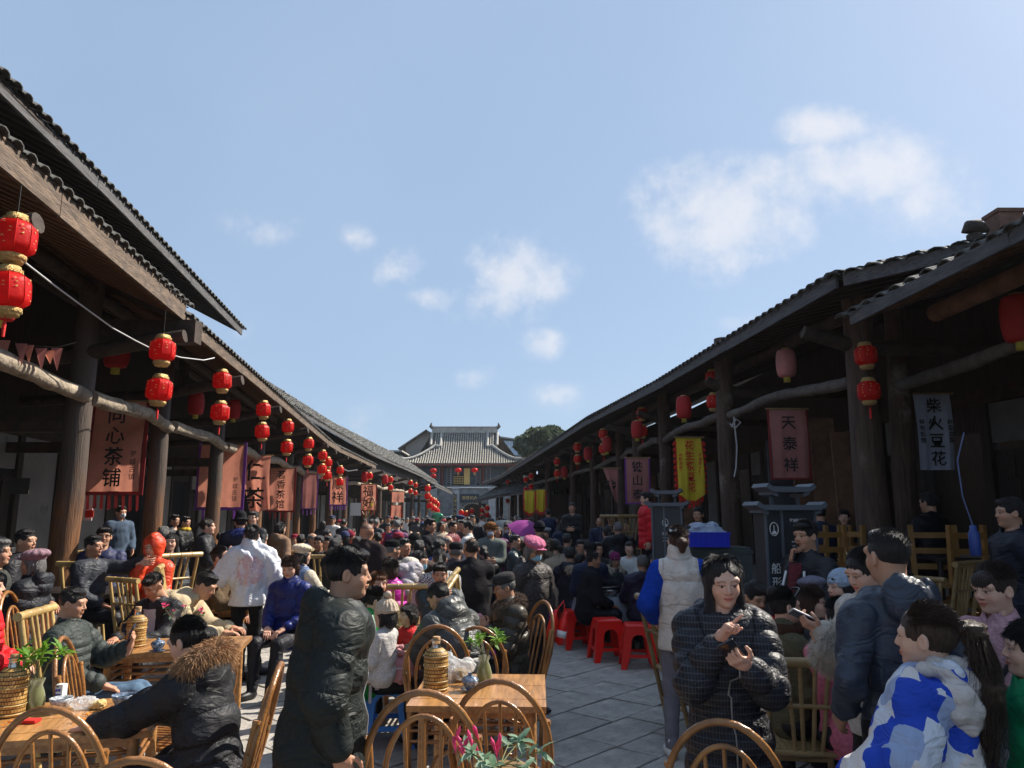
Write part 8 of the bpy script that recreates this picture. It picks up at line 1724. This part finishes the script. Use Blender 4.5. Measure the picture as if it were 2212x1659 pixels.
COLS = [('black',(.026,.026,.03)),('black',(.02,.02,.023)),('dark navy',(.014,.02,.05)),('charcoal',(.045,.046,.052)),('dark brown',(.055,.032,.024)),('grey',(.13,.13,.135)),('maroon',(.14,.02,.03)),('red',(.50,.02,.03)),('white',(.58,.57,.55)),('beige',(.36,.28,.2)),('dark green',(.02,.06,.045)),('plum',(.12,.03,.10)),('khaki',(.16,.13,.08)),('royal blue',(.02,.05,.28))]
WT = [4,4,3.5,3.5,3,2.4,1.8,2.2,2.4,2,1.3,1.5,1.6,1.4]; HATC = [(.02,.02,.02),(.25,.03,.05),(.2,.2,.2),(.05,.06,.12)]
used = set(); placed = []
def crowd(k, x, y, D, yaw, cn, cc, extra='', floor=0, hairc=None):
    src, s_ = protos[k]; o = src if k not in used else copy_tree(src); used.add(k)
    W = P(x, y, D); nom = 1.34 if s_['pose'] == 'sit' else 1.71; sc = (W.z-floor)/nom; sc = max(.86, min(1.08, sc)); o.location = (W.x, W.y, floor); o.scale = (sc,)*3; o.rotation_euler = (0,0,radians(yaw)); recolor(o, cc, hairc, q.choice(['m','m','f','o']), q.choice([(.015,.015,.02),(.03,.04,.08),(.05,.05,.055)]), hatc=q.choice(HATC) if s_.get('hat') else None)
    hw = {'cap':'cap','beanie':'knitted hat','beret':'beret'}.get(s_.get('hat'), {'short':'short black hair','buzz':'cropped hair','bob':'bobbed hair','balding':'thinning grey hair','lowbun':'hair tied back','long':'long hair'}[s_['hair']])
    zone = 'beside left posts' if x < 760 else 'left of centre' if x < 880 else 'in mid-street' if x < 1000 else 'right of centre' if x < 1120 else 'by right arcade'
    band = 'near front tables' if D < 14 else 'half-way along' if D < 22 else 'far down street' if D < 34 else 'close to gate'
    facing = 'facing us' if 120 < yaw % 360 < 240 else 'in profile' if 50 < yaw % 360 < 310 else 'back turned'
    lab = '%s person, %s coat, %s, %s, %s, %s' % ('seated' if s_['pose'] == 'sit' else 'standing', cn, hw, facing, band, zone); w_ = lab.split(); lab = ' '.join(w_[:16]) if len(w_) <= 16 else ' '.join(('%s person, %s coat, %s, %s %s' % ('seated' if s_['pose'] == 'sit' else 'standing', cn, hw, band, zone)).split()[:16])
    tag(o, lab, 'person', 'people crowding the street down to the gate'); placed.append((W.x, W.y))
NAMED = [(690,1157,12.6,0,170,'black'),(712,1157,12.4,1,150,'charcoal'),(729,1149,13.4,1,5,'black'),(756,1139,16,5,-90,'red'),(839,1134,20,9,180,'red'),(896,1143,13.6,5,-100,'charcoal'),(977,1130,15.5,9,-110,'maroon'),(954,1129,16.5,8,-140,'beige'),(992,1126,17.5,8,170,'dark green'),(1000,1127,16,7,150,'dark brown'),(1021,1116,21,7,175,'black'),
  (1143,1146,12.6,5,20,'dark navy'),(1128,1156,12,0,-20,'black'),(1210,1160,11.5,6,30,'beige'),(1076,1140,14.4,8,170,'plum'),(1290,1175,12.2,1,200,'black'),(1275,1178,10.8,4,20,'dark navy'),(1225,1150,14,0,-30,'charcoal'),(1360,1172,12.3,2,160,'white'),(815,1140,15,0,60,'dark brown'),(773,1157,12.5,2,40,'beige'),(930,1165,11.6,6,-60,'royal blue'),(905,1172,10.8,0,10,'dark brown'),(965,1150,13,3,-90,'maroon'),
  (725,1165,11.6,2,-30,'black'),(675,1150,14.5,3,-100,'khaki'),(650,1158,15,0,20,'grey'),(706,1140,17,1,-90,'charcoal'),(860,1153,14.5,4,-30,'grey'),(745,1150,15.5,5,30,'dark green'),(585,1160,14,6,-100,'dark brown'),(1047,1180,12,6,10,'black'),(1180,1146,14.5,10,160,'dark navy'),(570,1148,15.5,3,170,'khaki'),(480,1140,15.5,0,-60,'black'),(505,1128,16.5,2,170,'grey')]
CD = dict(COLS)
for (x, y, D, k, yw, cn) in NAMED: crowd(k, x, y, D, yw, cn, CD[cn])
n = 0
while n < 130:
    D = 12+38*q.random()**1.05; sit_ = q.random() < (.75 if D < 20 else .5 if D < 28 else .12)
    X = q.uniform(lerp_line(EL, D)[0]+.2, lerp_line(ER, D)[0]-.2)
    if any((X-a)**2+(D-b)**2 < (.36 if D > 16 else .5) for a, b in placed): continue
    z = (1.30 if sit_ else 1.70)*q.uniform(.93,1.04); ph_ = math.atan2(z-CAM_H, D); 
    x = 1106+X/D*1598.5*math.cos(0)*(1/ (cos(PITCH)+ (z-CAM_H)/D*sin(PITCH))); yv = ((z-CAM_H)/D*cos(PITCH)-sin(PITCH))/(cos(PITCH)+(z-CAM_H)/D*sin(PITCH)); y = 829.5-yv*1598.5
    if x < 560 and D < 18: continue
    if 1180 < x and D < 15: continue
    k = q.choice([0,0,1,1,2,3,4,5,6] if sit_ else [7,7,8,9,10,11]); cn, cc = q.choices(COLS, WT)[0]
    crowd(k, x, y, D, q.choice([q.uniform(-120,-60), q.uniform(60,120), q.uniform(150,210), q.uniform(-30,30)]), cn, cc, hairc=q.choice(['black','black','black','dark','grey'])); n += 1
for k in range(len(protos)):
    if k not in used:
        def rm(o):
            for c in list(o.children): rm(c)
            bpy.data.objects.remove(o)
        rm(protos[k][0])
# balloons of a hawker by the gate
bl = empty('balloon_bunch', P(965,1128,40), 0, 'bunch of foil balloons above the far crowd', 'balloons')
for k, (dx, dz, c, s_) in enumerate(((-.5,.25,(.05,.25,.12),.34),(-.15,.0,(.6,.5,.1),.3),(.25,.05,(.25,.5,.65),.36),(.65,.1,(.4,.6,.7),.3),(-.85,-.1,(.6,.2,.25),.28),(.05,-.25,(.5,.3,.5),.3))): V, F = surface([ell((dx,0,dz), (s_,s_*.4,s_*.8))], .06); link('balloon', np_mesh('balloon', V, F), bl, mat('balloon_%d' % k, c, .2, metal=.4))
for k in list(PROTO):
    if k not in USED: print('unused', k)

# ---------------------------------------------------------------- thin air haze over the long street
hz = MB().box((0,80,6),(420,420,15)).build('haze', None); hz.data.materials.clear(); hm = bpy.data.materials.new('haze'); hm.use_nodes = True; hn = hm.node_tree; hn.nodes.clear()
ho = hn.nodes.new('ShaderNodeOutputMaterial'); pv = hn.nodes.new('ShaderNodeVolumePrincipled'); pv.inputs['Density'].default_value = .0003; pv.inputs['Color'].default_value = (.86,.92,1,1); pv.inputs['Anisotropy'].default_value = .35
hn.links.new(pv.outputs[0], ho.inputs['Volume']); hz.data.materials.append(hm); hz['kind'] = 'stuff'
